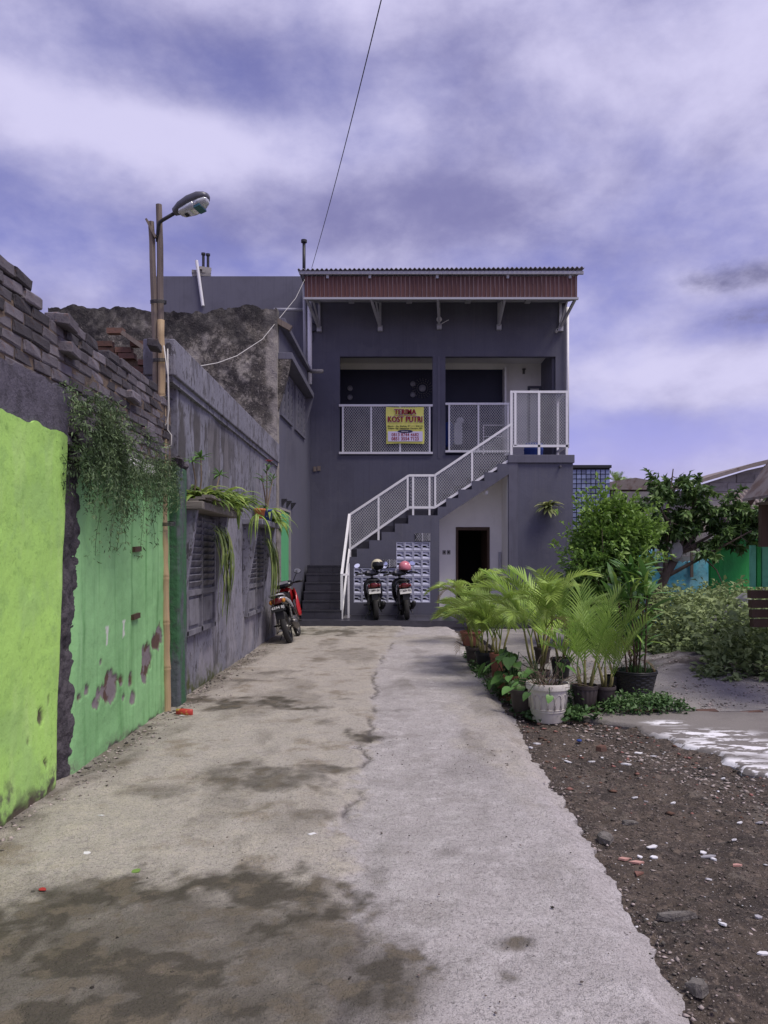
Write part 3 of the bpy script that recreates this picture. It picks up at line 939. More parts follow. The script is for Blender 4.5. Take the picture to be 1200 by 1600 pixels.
# dark render band above the lime plaster
wall_sheet('render_band', RENDER, bwall, lambda z: 2.2 + 0 * z, lambda z: 5.14 + (fbm(z * 8, z * 0, 275, 3) - 0.5) * 0.08, 2.30,
           lambda u: 2.56 + 0.06 * u + (fbm(u * 26, np.asarray(u) * 0, 277, 4) - 0.5) * 0.07, lambda y: -2.155 + 0 * y, 0.025, lambda y, z: {},
           lambda y, z, A: (fbm(y * 9, z * 9, 279, 4) - 0.5) * 0.02)
# rough broken pier of mortar between the two colours
pz_, pv_ = np.meshgrid(np.linspace(0, 1, 24), np.linspace(-0.05, 2.36, 150))
PYp = 4.93 + 0.085 * pv_ + pz_ * 0.36
PXp = -2.205 + (fbm(PYp * 9, pv_ * 9, 281, 5, 0.65) - 0.5) * 0.075 + (fbm(PYp * 2, pv_ * 4, 285, 2) - 0.5) * 0.03
grid_mesh('broken_pier', np.stack([PXp, PYp, pv_], -1), MORTAR, parent=bwall, skirt=(-0.1, 0, 0))
for k, (px, py, s) in enumerate(((122, 668, 0.115), (112, 652, 0.10), (128, 686, 0.08), (108, 690, 0.09), (137, 664, 0.07), (118, 712, 0.06))):
    c = W(px, py, 5.3)
    m = MB()
    m.ball((c.x, c.y, c.z), (s * 0.75, s * 1.1, s * 0.7), 9, 6)
    m.v = [(x + (random.random() - .5) * 0.035, y + (random.random() - .5) * 0.035, z + (random.random() - .5) * 0.03) for x, y, z in m.v]
    m.build('mortar_lump', MORTAR, bwall)

# brick courses
brick_mesh = []
for k in range(9):
    bm_ = bmesh.new()
    bmesh.ops.create_cube(bm_, size=1)
    bmesh.ops.scale(bm_, vec=(0.1, 0.226, 0.0725), verts=bm_.verts)
    bmesh.ops.bevel(bm_, geom=[e for e in bm_.edges], offset=0.009, segments=1, affect='EDGES')
    for v_ in bm_.verts:
        v_.co += Vector((random.uniform(-.005, .005), random.uniform(-.006, .006), random.uniform(-.0045, .0045)))
        if random.random() < 0.12: v_.co *= 0.90
    me = bpy.data.meshes.new('brick')
    bm_.to_mesh(me); bm_.free()
    me.materials.append(BRICK)
    brick_mesh.append(me)
NB = 0
rb = random.Random(12)
for cz in range(12):
    z = 2.29 + cz * 0.078
    yy = 3.25 + (0.118 if cz % 2 else 0) + rb.uniform(-0.02, 0.02)
    while yy < 7.5:
        topz = 3.09 + 0.02 * math.sin(yy * 5) + (0.085 if yy < 4.75 else 0)
        ok = z < topz and not (yy < 5.12 and z < 2.56)
        if z > 2.99 and yy > 4.7 and rb.random() < 0.14: ok = False
        if yy > 7.1 and z > 2.75 and rb.random() < .25: ok = False
        if ok:
            o = put(rb.choice(brick_mesh), 'brick', bwall, Vector((-2.222 + rb.uniform(-0.007, 0.008), yy + rb.uniform(-.006, .006), z)) - bwall.location,
                    (rb.uniform(-.03, .03), rb.uniform(-.03, .03), rb.uniform(-.05, .05)))
            if rb.random() < 0.025: o.location.x += 0.05
            NB += 1
        yy += 0.236 + rb.uniform(-0.004, 0.008)
# two loose bricks standing out of the wall and scraps in the green plaster
for px, py, Y in ((88, 505, 5.1), (86, 548, 5.15), (235, 540, 7.0)):
    c = W(px, py, Y)
    put(brick_mesh[0], 'brick', bwall, Vector((-2.15, c.y, c.z)) - bwall.location, (0, 0.1, 0.15))
SCRAP = MB().box(-0.02, 0.02, -0.085, 0.085, -0.022, 0.022).mesh('wood_plug', WOOD_DARK)
for px, py in ((212, 858), (210, 963)):
    c = W(px, py, 2.19 * 1200 / (610 - px))
    put(SCRAP, 'wood_plug', bwall, Vector((-2.185, c.y, c.z)) - bwall.location, (0.05, 0, 0))

MB().box(-2.26, -2.150, 6.30, 7.05, 2.235, 2.33).build('pale_ledge', WHITE_WALL, bwall, bevel=0.01)

# green corner pillar
pil = thing('corner_pillar', 'narrow dark green and grey pillar right beside the bamboo lamp pole', 'pillar', (-2.2, 7.75, 0))
m = MB().box(-2.4, -2.10, 7.63, 7.93, -0.1, 2.40)
pilm = material('pillar_paint', (0.045, 0.125, 0.06), 0.85, [('n', (5, 5, 1.2), (0.10, 0.10, 0.125), 0.47, 0.6, 0.9), ('n', 12, (0.05, 0.05, 0.055), 0.5, 0.7, 0.7)], [(14, 0.5, 0.03), (60, 0.4, 0.008)])
o = m.build('shaft', pilm, pil, bevel=0.02)
m = MB()
for k in range(7):
    m.ball((-2.12 - 0.03 * rb.random() * k, 7.66 + 0.04 * k, 2.42 + rb.uniform(-0.01, 0.05)), (0.07, 0.05, 0.05), 8, 5)
m.v = [(x + (random.random() - .5) * 0.03, y + (random.random() - .5) * 0.03, z + (random.random() - .5) * 0.03) for x, y, z in m.v]
m.build('broken_top', MORTAR, pil)

# ================================================================== grey side house on the left with hooded shutters
side = thing('side_building', 'low weathered grey building with two hooded louvred windows along the driveway', 'building', (-2.2, 11.2, -0.05))


def grey_attr(y, z):
    st = fbm(y * 5.5, z * 0.8, 301, 5, 0.6)
    zone = np.maximum(sstep(z, 1.9, 2.6) * (1 - sstep(z, 3.0, 3.3)) * sstep(9.8 - y, -2.6, 0.5), 0.6 * (1 - sstep(np.abs(y - 10.0), 0.2, 0.7)))
    peel = sstep(st - 0.565 + 0.15 * zone, 0, 0.04) * np.clip(zone * 1.3, 0, 1)
    crackl = np.clip(1 - np.abs(fbm(y * 1.5, z * 1.2, 305, 5) - 0.5) / 0.006, 0, 1) * 0.45
    pale = sstep(fbm(y * 1.3, z * 1.6, 311, 5) - 0.53, 0, 0.08) * (1 - sstep(z, 0.35, 1.1)) + 0.4 * sstep(fbm(y * 3, z * 0.7, 315, 4) - 0.56, 0, 0.06)
    moss = sstep(0.22 - z + (fbm(y * 3, z * 3, 321, 4) - 0.5) * 0.5, 0, 0.2) * sstep(11.2 - y, 0, 1.5)
    return {'peel': np.clip(np.maximum(peel, crackl), 0, 1), 'pale': np.clip(pale, 0, 1) * 0.8, 'moss': moss}


wall_sheet('wall', GREY_OLD, side, lambda z: 7.93 + 0 * z, lambda z: 14.8 + 0 * z, -0.1, lambda u: 3.32 + 0 * np.asarray(u), lambda y: -2.2 + 0 * y, 0.035, grey_attr,
           lambda y, z, A: (fbm(y * 1.5, z * 1.5, 331, 4) - 0.5) * 0.035 - 0.008 * A['peel'], depth=0.2)
MB().box(-5.5, -2.41, 7.63, 14.75, -0.1, 3.2).build('body', RUIN, side)
m = MB().box(-2.45, -2.135, 7.60, 14.79, 3.30, 3.66)
m.build('coping', GREY_OLD, side, bevel=0.012)
m = MB().box(-2.43, -2.165, 7.62, 14.79, 3.235, 3.30)
m.build('coping_moulding', GREY_OLD, side)


def hooded_window(y0, y1, zs, zt, xo, slabmat, far):
    w = MB().box(-2.21, -2.165, y0 + 0.06, y1 - 0.06, zs, zt - 0.04).build('shutter', LOUVRE, side)
    n = 2
    wd = (y1 - y0 - 0.2) / n
    fr = MB()
    for k in range(n + 1):
        yy = y0 + 0.1 + k * wd
        fr.box(-2.167, -2.135, yy - 0.03, yy + 0.03, zs, zt - 0.04)
    fr.box(-2.167, -2.135, y0 + 0.06, y1 - 0.06, zs - 0.005, zs + 0.05)
    fr.box(-2.167, -2.132, y0 + 0.13, y1 - 0.13, zs + 0.42, zs + 0.48)
    fr.build('shutter_frame', LOUVRE, side)
    slat = MB().obox((0, 0, 0), (0.014, wd - 0.08, 0.07), Matrix.Rotation(R(32), 3, 'Y')).mesh('slat', LOUVRE)
    for k in range(n):
        yc = y0 + 0.1 + (k + 0.5) * wd
        zz = zs + 0.54
        while zz < zt - 0.1:
            put(slat, 'slat', w, Vector((-2.148, yc, zz)) - side.location)
            zz += 0.075
        MB().box(-2.166, -2.145, yc - wd / 2 + 0.1, yc + wd / 2 - 0.1, zs + 0.1, zs + 0.38).build('lower_panel', LOUVRE, w)
    for yy in (y0, y1):
        f = MB().prism([(-2.2, zs - 0.02), (-2.2, zt), (xo, zt)], 'Y', yy - 0.035, yy + 0.035)
        f.build('hood_fin', GREY_OLD, side, bevel=0.006)
    MB().box(-2.2, xo + 0.07, y0 - 0.1, y1 + far, zt, zt + 0.085).build('hood_slab', slabmat, side, bevel=0.01)


hooded_window(8.0, 9.46, 0.66, 1.99, -2.0, PLANK, 0.35)
hooded_window(11.48, 13.07, 0.60, 1.98, -1.965, GREY_OLD, 0.15)
# rough timber edge left on the first hood
for k in range(3):
    MB().obox((-1.99 + 0.02 * k, 8.9, 2.09 + 0.02 * k), (0.10, 1.9, 0.03), Matrix.Rotation(0.05 * (k - 1), 3, 'Z')).build('plank', PLANK, side)

# ================================================================== tall ruined building behind it
ruin = thing('ruined_building', 'two storey ruin with mould blackened plaster end wall and broken top', 'building', (-4.2, 16.5, 0))


def ruin_attr(x, z):
    pale = sstep(fbm(x * 2, z * 2, 401, 5) - 0.5, 0, 0.12) * sstep(fbm(x * 9, z * 9, 405, 3), 0.45, 0.6)
    pale = np.maximum(pale, sstep(x + 2.42 + (fbm(x * 6, z * 3, 409, 3) - 0.5) * 0.2, 0, 0.1) * sstep(fbm(x * 3, z * 2, 411, 3), 0.35, 0.5))
    pale = np.maximum(pale, sstep(-4.2 - np.abs(x + 5.2) * 0.6 + 0.0 * z + 4.2 - 0.55, -0.1, 0.2) * 0)
    topd = sstep(z - 5.6 + (fbm(x * 3, z * 3, 415, 4) - 0.5) * 1.6, 0, 0.4) * 0.8
    return {'pale': np.clip(pale, 0, 1), 'peel': topd}


uu, vv = np.meshgrid(np.linspace(0, 1, 130), np.linspace(0, 1, 110))
xx = -6.6 + uu * 4.42
topz = np.interp(xx, [-6.6, -6.2, -5.0, -4.6, -4.1, -3.5, -3.0, -2.75, -2.18], [6.32, 6.34, 6.30, 6.18, 6.2, 6.24, 6.30, 6.36, 6.28]) + (fbm(xx * 7, xx * 0, 421, 4) - 0.5) * 0.16
zz = vv * topz
A = ruin_attr(xx, zz)
yy = 14.8 + (fbm(xx * 3, zz * 3, 431, 5, 0.62) - 0.5) * 0.11
P = np.stack([xx, yy, zz], -1)
grid_mesh('end_wall', P, RUIN, A, skirt=(0, 0.25, 0), parent=ruin)
# side wall beside the driveway, running to the grey house
m = MB()
m.prism([(-2.2, 14.83), (-2.02, 19.35), (-2.3, 19.35), (-2.45, 14.83)], 'Z', -0.1, 6.05)
m.build('side_wall', GREY, ruin)
m = MB()
m.prism([(-2.05, 14.95), (-1.95, 19.3), (-2.4, 19.3), (-2.4, 14.95)], 'Z', 6.05, 6.15)
m.build('roof_slab', GREY_TRIM, ruin, bevel=0.01)
m = MB().prism([(-2.2, 14.88), (-1.9, 14.88), (-1.85, 18.6), (-2.1, 18.6)], 'Z', 5.33, 5.46)
m.build('window_hood', GREY_TRIM, ruin, bevel=0.01)
MB().prism([(-2.2, 4.25), (-2.2, 5.33), (-1.93, 5.33), (-1.99, 5.0)], 'Y', 14.88, 14.98).build('hood_fin', RUIN, ruin)
MB().prism([(-2.1, 4.35), (-2.1, 5.33), (-1.86, 5.33)], 'Y', 18.5, 18.58).build('hood_fin', GREY_TRIM, ruin)
for (ya, yb) in ((15.2, 16.5), (16.9, 18.3)):
    def sx_(y): return -2.2 + 0.18 * (y - 14.83) / 4.52
    fr = MB()
    for z0, z1 in ((4.30, 4.36), (5.22, 5.28)):
        fr.bar((sx_(ya) + .01, ya, (z0 + z1) / 2), (sx_(yb) + .01, yb, (z0 + z1) / 2), 0.06)
    for k in range(4):
        y = ya + (yb - ya) * k / 3
        fr.bar((sx_(y) + .01, y, 4.3), (sx_(y) + .01, y, 5.28), 0.055)
    w = fr.build('window', GREY_TRIM, ruin)
    for k in range(3):
        a = ya + (yb - ya) * k / 3 + 0.05; b = ya + (yb - ya) * (k + 1) / 3 - 0.05
        for j in range(6):
            z = 4.42 + j * 0.145
            p = MB().add([(sx_(a) + 0.012, a, z - 0.06), (sx_(b) + 0.012, b, z - 0.06), (sx_(b) - 0.0 + 0.035, b, z + 0.075), (sx_(a) + 0.035, a, z + 0.075),
                          (sx_(a) + 0.004, a, z - 0.06), (sx_(b) + 0.004, b, z - 0.06), (sx_(b) + 0.027, b, z + 0.075), (sx_(a) + 0.027, a, z + 0.075)],
                         [(0, 1, 2, 3), (7, 6, 5, 4), (0, 4, 5, 1), (2, 6, 7, 3)])
            p.build('pane', GLASS_DIRTY, w)
m = MB().prism([(-2.195 + 0.004, 15.05), (-2.15, 16.15), (-2.14, 16.15), (-2.17, 15.05)], 'Z', 0.1, 2.42)
dr = m.build('door', material('pale_green_door', srgb('#5fae78'), 0.6, [('n', (20, 20, 1), srgb('#4b9465'), 0.45, 0.7, 0.7)]), ruin)
fr = MB()
for y, x in ((15.02, -2.17), (16.2, -2.13)):
    fr.box(x - 0.04, x + 0.03, y - 0.022, y + 0.022, 0.05, 2.46)
fr.bar((-2.17, 15.0, 2.45), (-2.13, 16.22, 2.45), 0.045)
fr.build('door_frame', CONCRETE, dr)
for k in range(3):
    y = 15.35 + k * 0.55
    x = -2.2 + 0.18 * (y - 14.83) / 4.52
    MB().prism([(x, 2.52), (x + 0.10, 2.66), (x, 2.66)], 'Y', y, y + 0.16).build('vent', DARK_METAL, ruin)
m = MB().obox((-2.1, 14.9, 6.02), (0.4, 0.1, 0.1), Matrix.Rotation(0.5, 3, 'Y'))
m.build('broken_beam', WOOD_OLD, ruin)

# small red brick gable rubble behind the boundary wall
gable = thing('brick_gable', 'broken red brick gable leaning behind the grey brick crest', 'ruined wall', (-3.3, 9.6, 3.2))
GUP = 0.2
rbm = MB().box(-0.1, 0.1, -0.05, 0.05, -0.033, 0.033).mesh('brick', BRICK_RED)
MB().prism([(-4.15, 3.1), (-2.55, 3.1), (-2.55, 3.45), (-3.35, 4.1), (-3.6, 4.12), (-4.15, 3.7)], 'Y', 9.64, 9.8).build('core', BRICK_MORTAR, gable)
for j in range(15):
    z = 3.2 + j * 0.08
    xl, xr = -4.1 + 0.07 * max(0, j - 9), -2.55 - 0.085 * max(0, j - 4)
    x = xl + (0.1 if j % 2 else 0)
    while x < xr:
        if rb.random() > (0.08 if xl + .15 < x < xr - .25 else 0.4):
            put(rbm, 'brick', gable, Vector((x + 0.1, 9.61 + rb.uniform(-.02, .02), z)) - gable.location, (0, 0, rb.uniform(-.08, .08)))
        x += 0.215
for a, b in (((-3.3, 9.5, 4.26), (-2.4, 9.5, 3.62)),):
    MB().bar(a, b, 0.16, 0.05).build('rafter', WOOD_OLD, gable)

# ================================================================== the two storey grey house
FY, SY_ = 19.4, 18.3            # main facade plane, stair front plane
PZ0 = 0.12                      # porch floor
house = thing('house', 'two storey grey house with outside stairs, white railings and maroon roof fascia', 'house', (1.2, 19.4, 0))


def fx(px, Y): return (px - 610) * Y / 1200


def fz(py, Y): return 1.5 - (py - 870) * Y / 1200


# porch
MB().box(-2.15, 4.6, 16.56, 19.6, -0.12, PZ0 - 0.006).build('porch_base', GROUT, house)
tile = MB().box(-0.1475, 0.1475, -0.1475, 0.1475, -0.006, 0.004).mesh('tile', TILE_DARK)
for i in range(15):
    for j in range(9):
        x = -1.98 + i * 0.3; y = 16.70 + j * 0.3
        if x < -1.02 and y > 17.0: continue
        if x > 2.8 and y > 18.2: continue
        put(tile, 'tile', house, Vector((x, y, PZ0)) - house.location)
MB().box(-2.1, 4.6, 16.535, 16.555, -0.02, PZ0 + 0.004).build('porch_edge', TILE_DARK, house)

# ground floor wall behind the stairs and in the passage
m = MB()
dx0, dx1, dzt = 1.65, 2.506, 2.23
m.box(1.0, dx0, FY, FY + 0.15, 0, 3.78); m.box(dx1, 4.4, FY, FY + 0.15, 0, 3.78); m.box(dx0, dx1, FY, FY + 0.15, dzt, 3.78)
m.build('ground_wall', GREY, house)
m = MB()
sof = lambda x: fz(812, SY_) + (fz(741, SY_) - fz(812, SY_)) * (x - fx(686.5, SY_)) / (fx(795, SY_) - fx(686.5, SY_)) + 0.06
m.prism([(1.0, PZ0), (dx0, PZ0), (dx0, sof(dx0)), (1.0, sof(1.0))], 'Y', FY - 0.008, FY - 0.001)
m.prism([(dx0, dzt + .02), (dx1, dzt + .02), (dx1, sof(dx1)), (dx0, sof(dx0))], 'Y', FY - 0.008, FY - 0.001)
m.prism([(dx1, PZ0), (2.86, PZ0), (2.86, sof(2.86)), (dx1, sof(dx1))], 'Y', FY - 0.008, FY - 0.001)
m.build('passage_wall', WHITE_WALL, house)
MB().box(1.0, 2.9, 19.375, 19.398, PZ0, PZ0 + 0.09).build('skirting', TILE_DARK, house)
fr = MB()
fr.box(dx0, dx0 + 0.06, FY - 0.03, FY + 0.12, PZ0, dzt); fr.box(dx1 - 0.06, dx1, FY - 0.03, FY + 0.12, PZ0, dzt); fr.box(dx0 - 0.0, dx1, FY - 0.032, FY + 0.122, dzt - 0.06, dzt + 0.02)
fr.build('door_frame', WOOD_DARK, house, bevel=0.006)
m = MB().obox((2.44, 19.78, 1.16), (0.035, 0.8, 2.05), Matrix.Rotation(R(6), 3, 'Z'))
dl = m.build('door', WOOD_DARK, house)
MB().ball((2.40, 19.5, 1.1), 0.03).build('handle', STEEL, dl)
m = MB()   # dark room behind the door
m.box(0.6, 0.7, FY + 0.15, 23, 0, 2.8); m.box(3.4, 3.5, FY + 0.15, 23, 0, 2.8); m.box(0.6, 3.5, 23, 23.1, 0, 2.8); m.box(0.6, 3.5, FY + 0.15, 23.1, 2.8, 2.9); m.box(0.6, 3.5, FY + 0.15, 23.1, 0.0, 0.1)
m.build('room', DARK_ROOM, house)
for px in (694, 701):
    c = W(px, 863, FY)
    sp = MB().box(c.x - 0.045, c.x + 0.045, FY - 0.015, FY, c.z - 0.055, c.z + 0.055).build('switch_plate', CONCRETE, house, bevel=0.006)
    MB().box(c.x - 0.02, c.x + 0.02, FY - 0.022, FY - 0.013, c.z - 0.02, c.z + 0.025).build('switch', INK_BLACK, sp)

# facade: lower grey wall left of the passage, upper wall with two openings
L0, L1, R0, R1 = fx(531, FY), fx(676, FY), fx(696, FY), fx(868, FY)
zt, zb = fz(557, FY), 3.93
XL, XR = -2.03, fx(886, FY)
m = MB()
m.box(XL, 1.0, FY, FY + 0.15, 0, zb)
m.box(1.0, XR, FY - 0.002, FY + 0.15, 3.78, zb)
m.box(L0, L1, FY, FY + 0.15, zb, fz(711.5, FY)); m.box(R0, fx(797, FY), FY, FY + 0.15, zb, fz(711.5, FY))
m.box(XL, L0, FY, FY + 0.15, zb, zt); m.box(L1, R0, FY, FY + 0.15, zb, zt); m.box(R1, XR, FY, FY + 0.15, zb, zt)
m.box(XL, XR, FY, FY + 0.15, zt, 8.3)
m.build('facade', GREY, house)
m = MB()
m.box(R0 - 0.19, R0 - 0.14, FY - 0.012, FY - 0.0005, zb + 0.05, zt)
m.build('column_moulding', GREY_TRIM, house)
MB().box(XR - 0.12, XR, FY + 0.15, 23.5, 0, 8.3).build('right_wall', GREY, house)
MB().box(-6.0, XL, FY + 0.2, FY + 0.4, 0, 8.66).build('left_parapet', GREY_TRIM, house)
MB().box(-6.0, XR, 23.3, 23.5, 0, 8.3).build('rear_wall', GREY, house)

# terrace behind the openings
BY = 21.0
m = MB(); m.box(XL, XR - 0.12, FY + 0.15, BY + 0.1, zb - 0.12, zb)
m.build('terrace_floor', TILE_DARK, house)
m = MB(); m.box(XL, XR - 0.12, FY + 0.15, BY + 2, 6.78, 6.86)
m.build('terrace_ceiling', WHITE_WALL, house)
xw = fx(788, BY)
m = MB(); m.box(XL, xw, BY, BY + 0.1, zb, 6.62); m.build('back_wall', NAVY, house)
m = MB(); m.box(XL, xw, BY - 0.02, BY + 0.1, 6.62, 6.78); m.box(xw, 4.2, BY, BY + 0.1, zb, 6.78); m.build('white_back_wall', WHITE_WALL, house)
m = MB(); m.box(xw - 0.05, xw, BY - 0.4, BY, zb, 6.6); m.build('white_pier', WHITE_WALL, house)
m = MB(); m.box(XL - 0.1, XL + 0.02, FY + 0.15, BY, zb, 6.78); m.build('terrace_side_wall', NAVY, house)
m = MB(); m.box(4.12, XR - 0.121, FY + 0.151, BY, zb, 6.78); m.build('terrace_end_wall', GREY_TRIM, house)
m = MB(); m.box(3.75, 3.81, BY - 0.05, BY, zb, 6.1); m.box(4.06, 4.115, BY - 0.05, BY, zb, 6.1); m.box(3.75, 4.115, BY - 0.052, BY, 6.1, 6.16); m.build('window_frame', GREY_TRIM, house)
# wall ornaments
c = W(660, 607, BY)
orn = MB(); orn.lathe([(0.0, -0.02), (0.09, -0.02), (0.1, 0.0)], 18, (c.x, BY - 0.02, c.z), 'Y')
sb = thing('sunburst_mirror', 'round sunburst mirror on the dark upper terrace wall', 'mirror', (c.x, BY - 0.01, c.z))
orn.build('mirror_disc', GLASS_DIRTY, sb)
m = MB()
for k in range(20):
    a = 2 * math.pi * k / 20
    for rr in (0.15, 0.21, 0.26):
        m.ball((c.x + rr * math.cos(a + rr), BY - 0.02, c.z + rr * math.sin(a + rr)), (0.016, 0.01, 0.016), 6, 4)
m.build('beads', STEEL, sb, kind='stuff')
for px, py, lab in ((645, 600, 'small round wall plate left of the sunburst mirror, upper one'), (645, 617, 'small round wall plate left of the sunburst mirror, lower one'),
                    (547, 607, 'small round wall plate at the left end of the terrace, upper one'), (547, 621, 'small round wall plate at the left end of the terrace, lower one')):
    c = W(px, py, BY)
    tag(MB().lathe([(0.0, -0.02), (0.055, -0.02), (0.062, -0.035), (0.075, -0.03), (0.07, 0.0)], 16, (0, 0, 0), 'Y').build('wall_plate', GLASS_DIRTY, origin=(c.x, BY - 0.004, c.z), world=False),
        lab, 'wall plate', 'round plates on the terrace wall')
c = W(818, 580, BY)
lt = MB().box(c.x - 0.03, c.x + 0.03, BY - 0.06, BY, c.z - 0.08, c.z + 0.03)
lt.lathe([(0.0, 0.0), (0.06, 0.0), (0.05, 0.02)], 12, (c.x, BY - 0.08, c.z + 0.03))
lt.build('wall_lamp', STEEL, house)
c = W(716, 676, 19.6)
m = MB()
tw = thing('hanging_towel', 'white towel hanging behind the right window railing', 'towel', (c.x, 19.62, c.z))
m.loft([(19.6, c.x, c.z - 0.02, 0.10, 0.28), (19.63, c.x, c.z - 0.02, 0.11, 0.29), (19.66, c.x, c.z - 0.02, 0.10, 0.28)], 16, 5)
m.build('cloth', CLOTH_WHITE, tw); MB().ball((c.x + 0.05, 19.63, c.z + 0.31), (0.1, 0.05, 0.09), 10, 6).build('knot', CLOTH_WHITE, tw)
c = W(698, 676, 19.8)
tag(MB().loft([(-0.04, 0, 0, 0.12, 0.3), (0, 0, 0, 0.14, 0.33), (0.05, 0, 0, 0.12, 0.3)], 14, 3.5).build('hanging_shirt', CLOTH_BLUE, origin=(1.5, 19.8, c.z - .05), world=False), 'dark blue garment hanging at the edge of the right window', 'clothing')
# clothes rack and blue drum glimpsed on the landing
rk = thing('drying_rack', 'thin white drying rack behind the right window mesh', 'rack', (2.75, 20.3, zb))
m = MB()
for z in (0.35, 0.75, 1.05): m.bar((2.45, 20.3, zb + z), (3.1, 20.3, zb + z), 0.02)
for x in (2.46, 3.09): m.bar((x, 20.3, zb), (x, 20.3, zb + 1.06), 0.025)
m.build('frame', WHITE_METAL, rk)

# --- window railings, landing railing, stair railing
SQ = 0.055


def lattice(parent, poly_fn, x0, x1, Y, pitch=0.062):
    """expanded-metal infill: crossing thin wires clipped between lower and upper edge functions"""
    m = MB()
    slope = 1.25
    zmin = min(poly_fn(x0)[0], poly_fn(x1)[0]); zmax = max(poly_fn(x0)[1], poly_fn(x1)[1])
    for sgn in (1, -1):
        xs = x0 - (zmax - zmin) / slope
        while xs < x1 + (zmax - zmin) / slope:
            # sample the line and keep the inside run
            pts = []
            n = 60
            for i in range(n + 1):
                z = zmin + (zmax - zmin) * i / n
                x = xs + sgn * (z - zmin) / slope
                if x0 <= x <= x1:
                    lo, hi = poly_fn(x)
                    if lo <= z <= hi:
                        pts.append((x, z))
            if len(pts) > 1:
                a, b = pts[0], pts[-1]
                yy = Y + 0.004 * sgn
                m.bar((a[0], yy, a[1]), (b[0], yy, b[1]), 0.011, 0.005, up=(0, 1, 0))
            xs += pitch
    return m.build('mesh_infill', MESH_METAL, parent, kind='stuff')


def rail_frame(name, xs, z0, z1, Y, x0, x1, posts_to=None):
    m = MB()
    m.bar((x0, Y, z1), (x1, Y, z1), SQ); m.bar((x0, Y, z0), (x1, Y, z0), SQ)
    r = m.build(name, WHITE_METAL, house, bevel=0.004, seg=1)
    for x in xs:
        MB().bar((x, Y, (posts_to or z0) + 0.0), (x, Y, z1 - SQ / 2), SQ * 0.8).build('post', WHITE_METAL, r, bevel=0.004, seg=1)
    lattice(r, lambda x: (z0 + 0.02, z1 - 0.02), min(xs), max(xs), Y)
    return r


YR = FY + 0.03
rail_frame('window_railing', [fx(p, YR) for p in (536, 580, 625, 671)], fz(708.5, YR), fz(634.5, YR), YR - 0.07, L0 - 0.02, L1 + 0.0)
rail_frame('window_railing', [fx(p, YR) for p in (701.5, 747, 793)], fz(706, YR), fz(632, YR), YR - 0.07, R0 - 0.005, fx(800, YR))

# landing block (tower under the top of the stairs)
TX0, TX1 = fx(795, SY_), fx(897, SY_)
m = MB()
m.box(TX0 + 0.0, TX1 - 0.02, SY_ + 0.03, FY - 0.005, 0, 3.80)
m.build('landing_block', GREY, house)
m = MB()
m.box(TX0 - 0.002, TX0 + 0.22, SY_, SY_ + 0.028, PZ0, 3.74)
m.build('landing_pilaster', GREY_TRIM, house)
MB().box(TX0 - 0.02, TX1 + 0.01, SY_ - 0.02, FY - 0.004, 3.74, zb).build('landing_slab', GREY_TRIM, house, bevel=0.008)
YL = SY_ + 0.05
lx = [fx(p, YL) for p in (799, 842, 885.5)]
zl0, zl1 = fz(697, YL), fz(612.5, YL)
lr = MB()
lr.bar((fx(797, YL), YL, zl1), (fx(888, YL), YL, zl1), SQ); lr.bar((fx(797, YL), YL, zl0), (fx(888, YL), YL, zl0), SQ)
lr.bar((lx[2], YL, zl1), (lx[2], FY - 0.05, zl1), SQ); lr.bar((lx[2], YL, zl0), (lx[2], FY - 0.05, zl0), SQ)
lr = lr.build('landing_railing', WHITE_METAL, house)
for x in lx + [fx(805, YL)]:
    MB().bar((x, YL, zb if x != fx(805, YL) else zl0), (x, YL, zl1 - 0.028), SQ).build('post', WHITE_METAL, lr)
MB().bar((lx[2], FY - 0.06, zb), (lx[2], FY - 0.06, zl1), SQ).build('post', WHITE_METAL, lr)
lattice(lr, lambda x: (zl0 + 0.02, zl1 - 0.02), lx[0], lx[2], YL)
dg = thing('blue_drum', 'dark blue plastic drum standing on the stair landing', 'drum', (3.55, 19.05, zb))
m = MB().lathe([(0.0, 0), (0.2, 0), (0.23, 0.03), (0.235, 0.2), (0.245, 0.22), (0.235, 0.24), (0.23, 0.36), (0.20, 0.38), (0, 0.38)], 20)
m.build('drum_body', CLOTH_BLUE, dg, smooth=True, world=False)
MB().lathe([(0.05, 0.381), (0.05, 0.41), (0, 0.41)], 12).build('cap', BLACK_PL, dg, world=False)

# --- stairs: first flight goes in, second and third flight climb to the right
st = MB().box(-1.98, -1.08, 18.3, FY - 0.004, 0, 1.27)
st = st.build('staircase', GREY, house)
for k in range(6):
    y0 = 17.0 + 0.26 * k
    z1 = PZ0 + 0.197 * (k + 1)
    stp = MB()
    stp.box(-1.98, -1.08, y0, 18.3, z1 - 0.197 + 0.001, z1 - 0.03)
    stp.build('step', TILE_DARK, st)
    for i in range(3):
        x0 = -1.975 + i * 0.30
        MB().box(x0 + 0.002, x0 + 0.296, y0 - 0.012, y0 - 0.001, z1 - 0.19, z1 - 0.034).build('riser_tile', TILE_DARK, st)
    MB().box(-1.98, -1.08, y0 - 0.022, 18.35, z1 - 0.029, z1 + 0.0).build('tread', GROUT if False else TILE_DARK, st)
XS = [-1.08, -0.80, -0.505, -0.21, 0.107, 0.427]
ZS = [1.30 + 0.198 * (k + 1) for k in range(6)]
XS2 = [1.128, 1.33, 1.62, 1.94, 2.24, 2.55, 2.80]
ZS2 = [2.488 + 0.2055 * (k + 1) for k in range(7)]
allx = XS + XS2
allz = ZS + ZS2
allz[-1] = zb


def stair_top(x):
    z = 1.3
    for a, b in zip(allx, allz):
        if x >= a - 1e-6:
            z = b
    return z


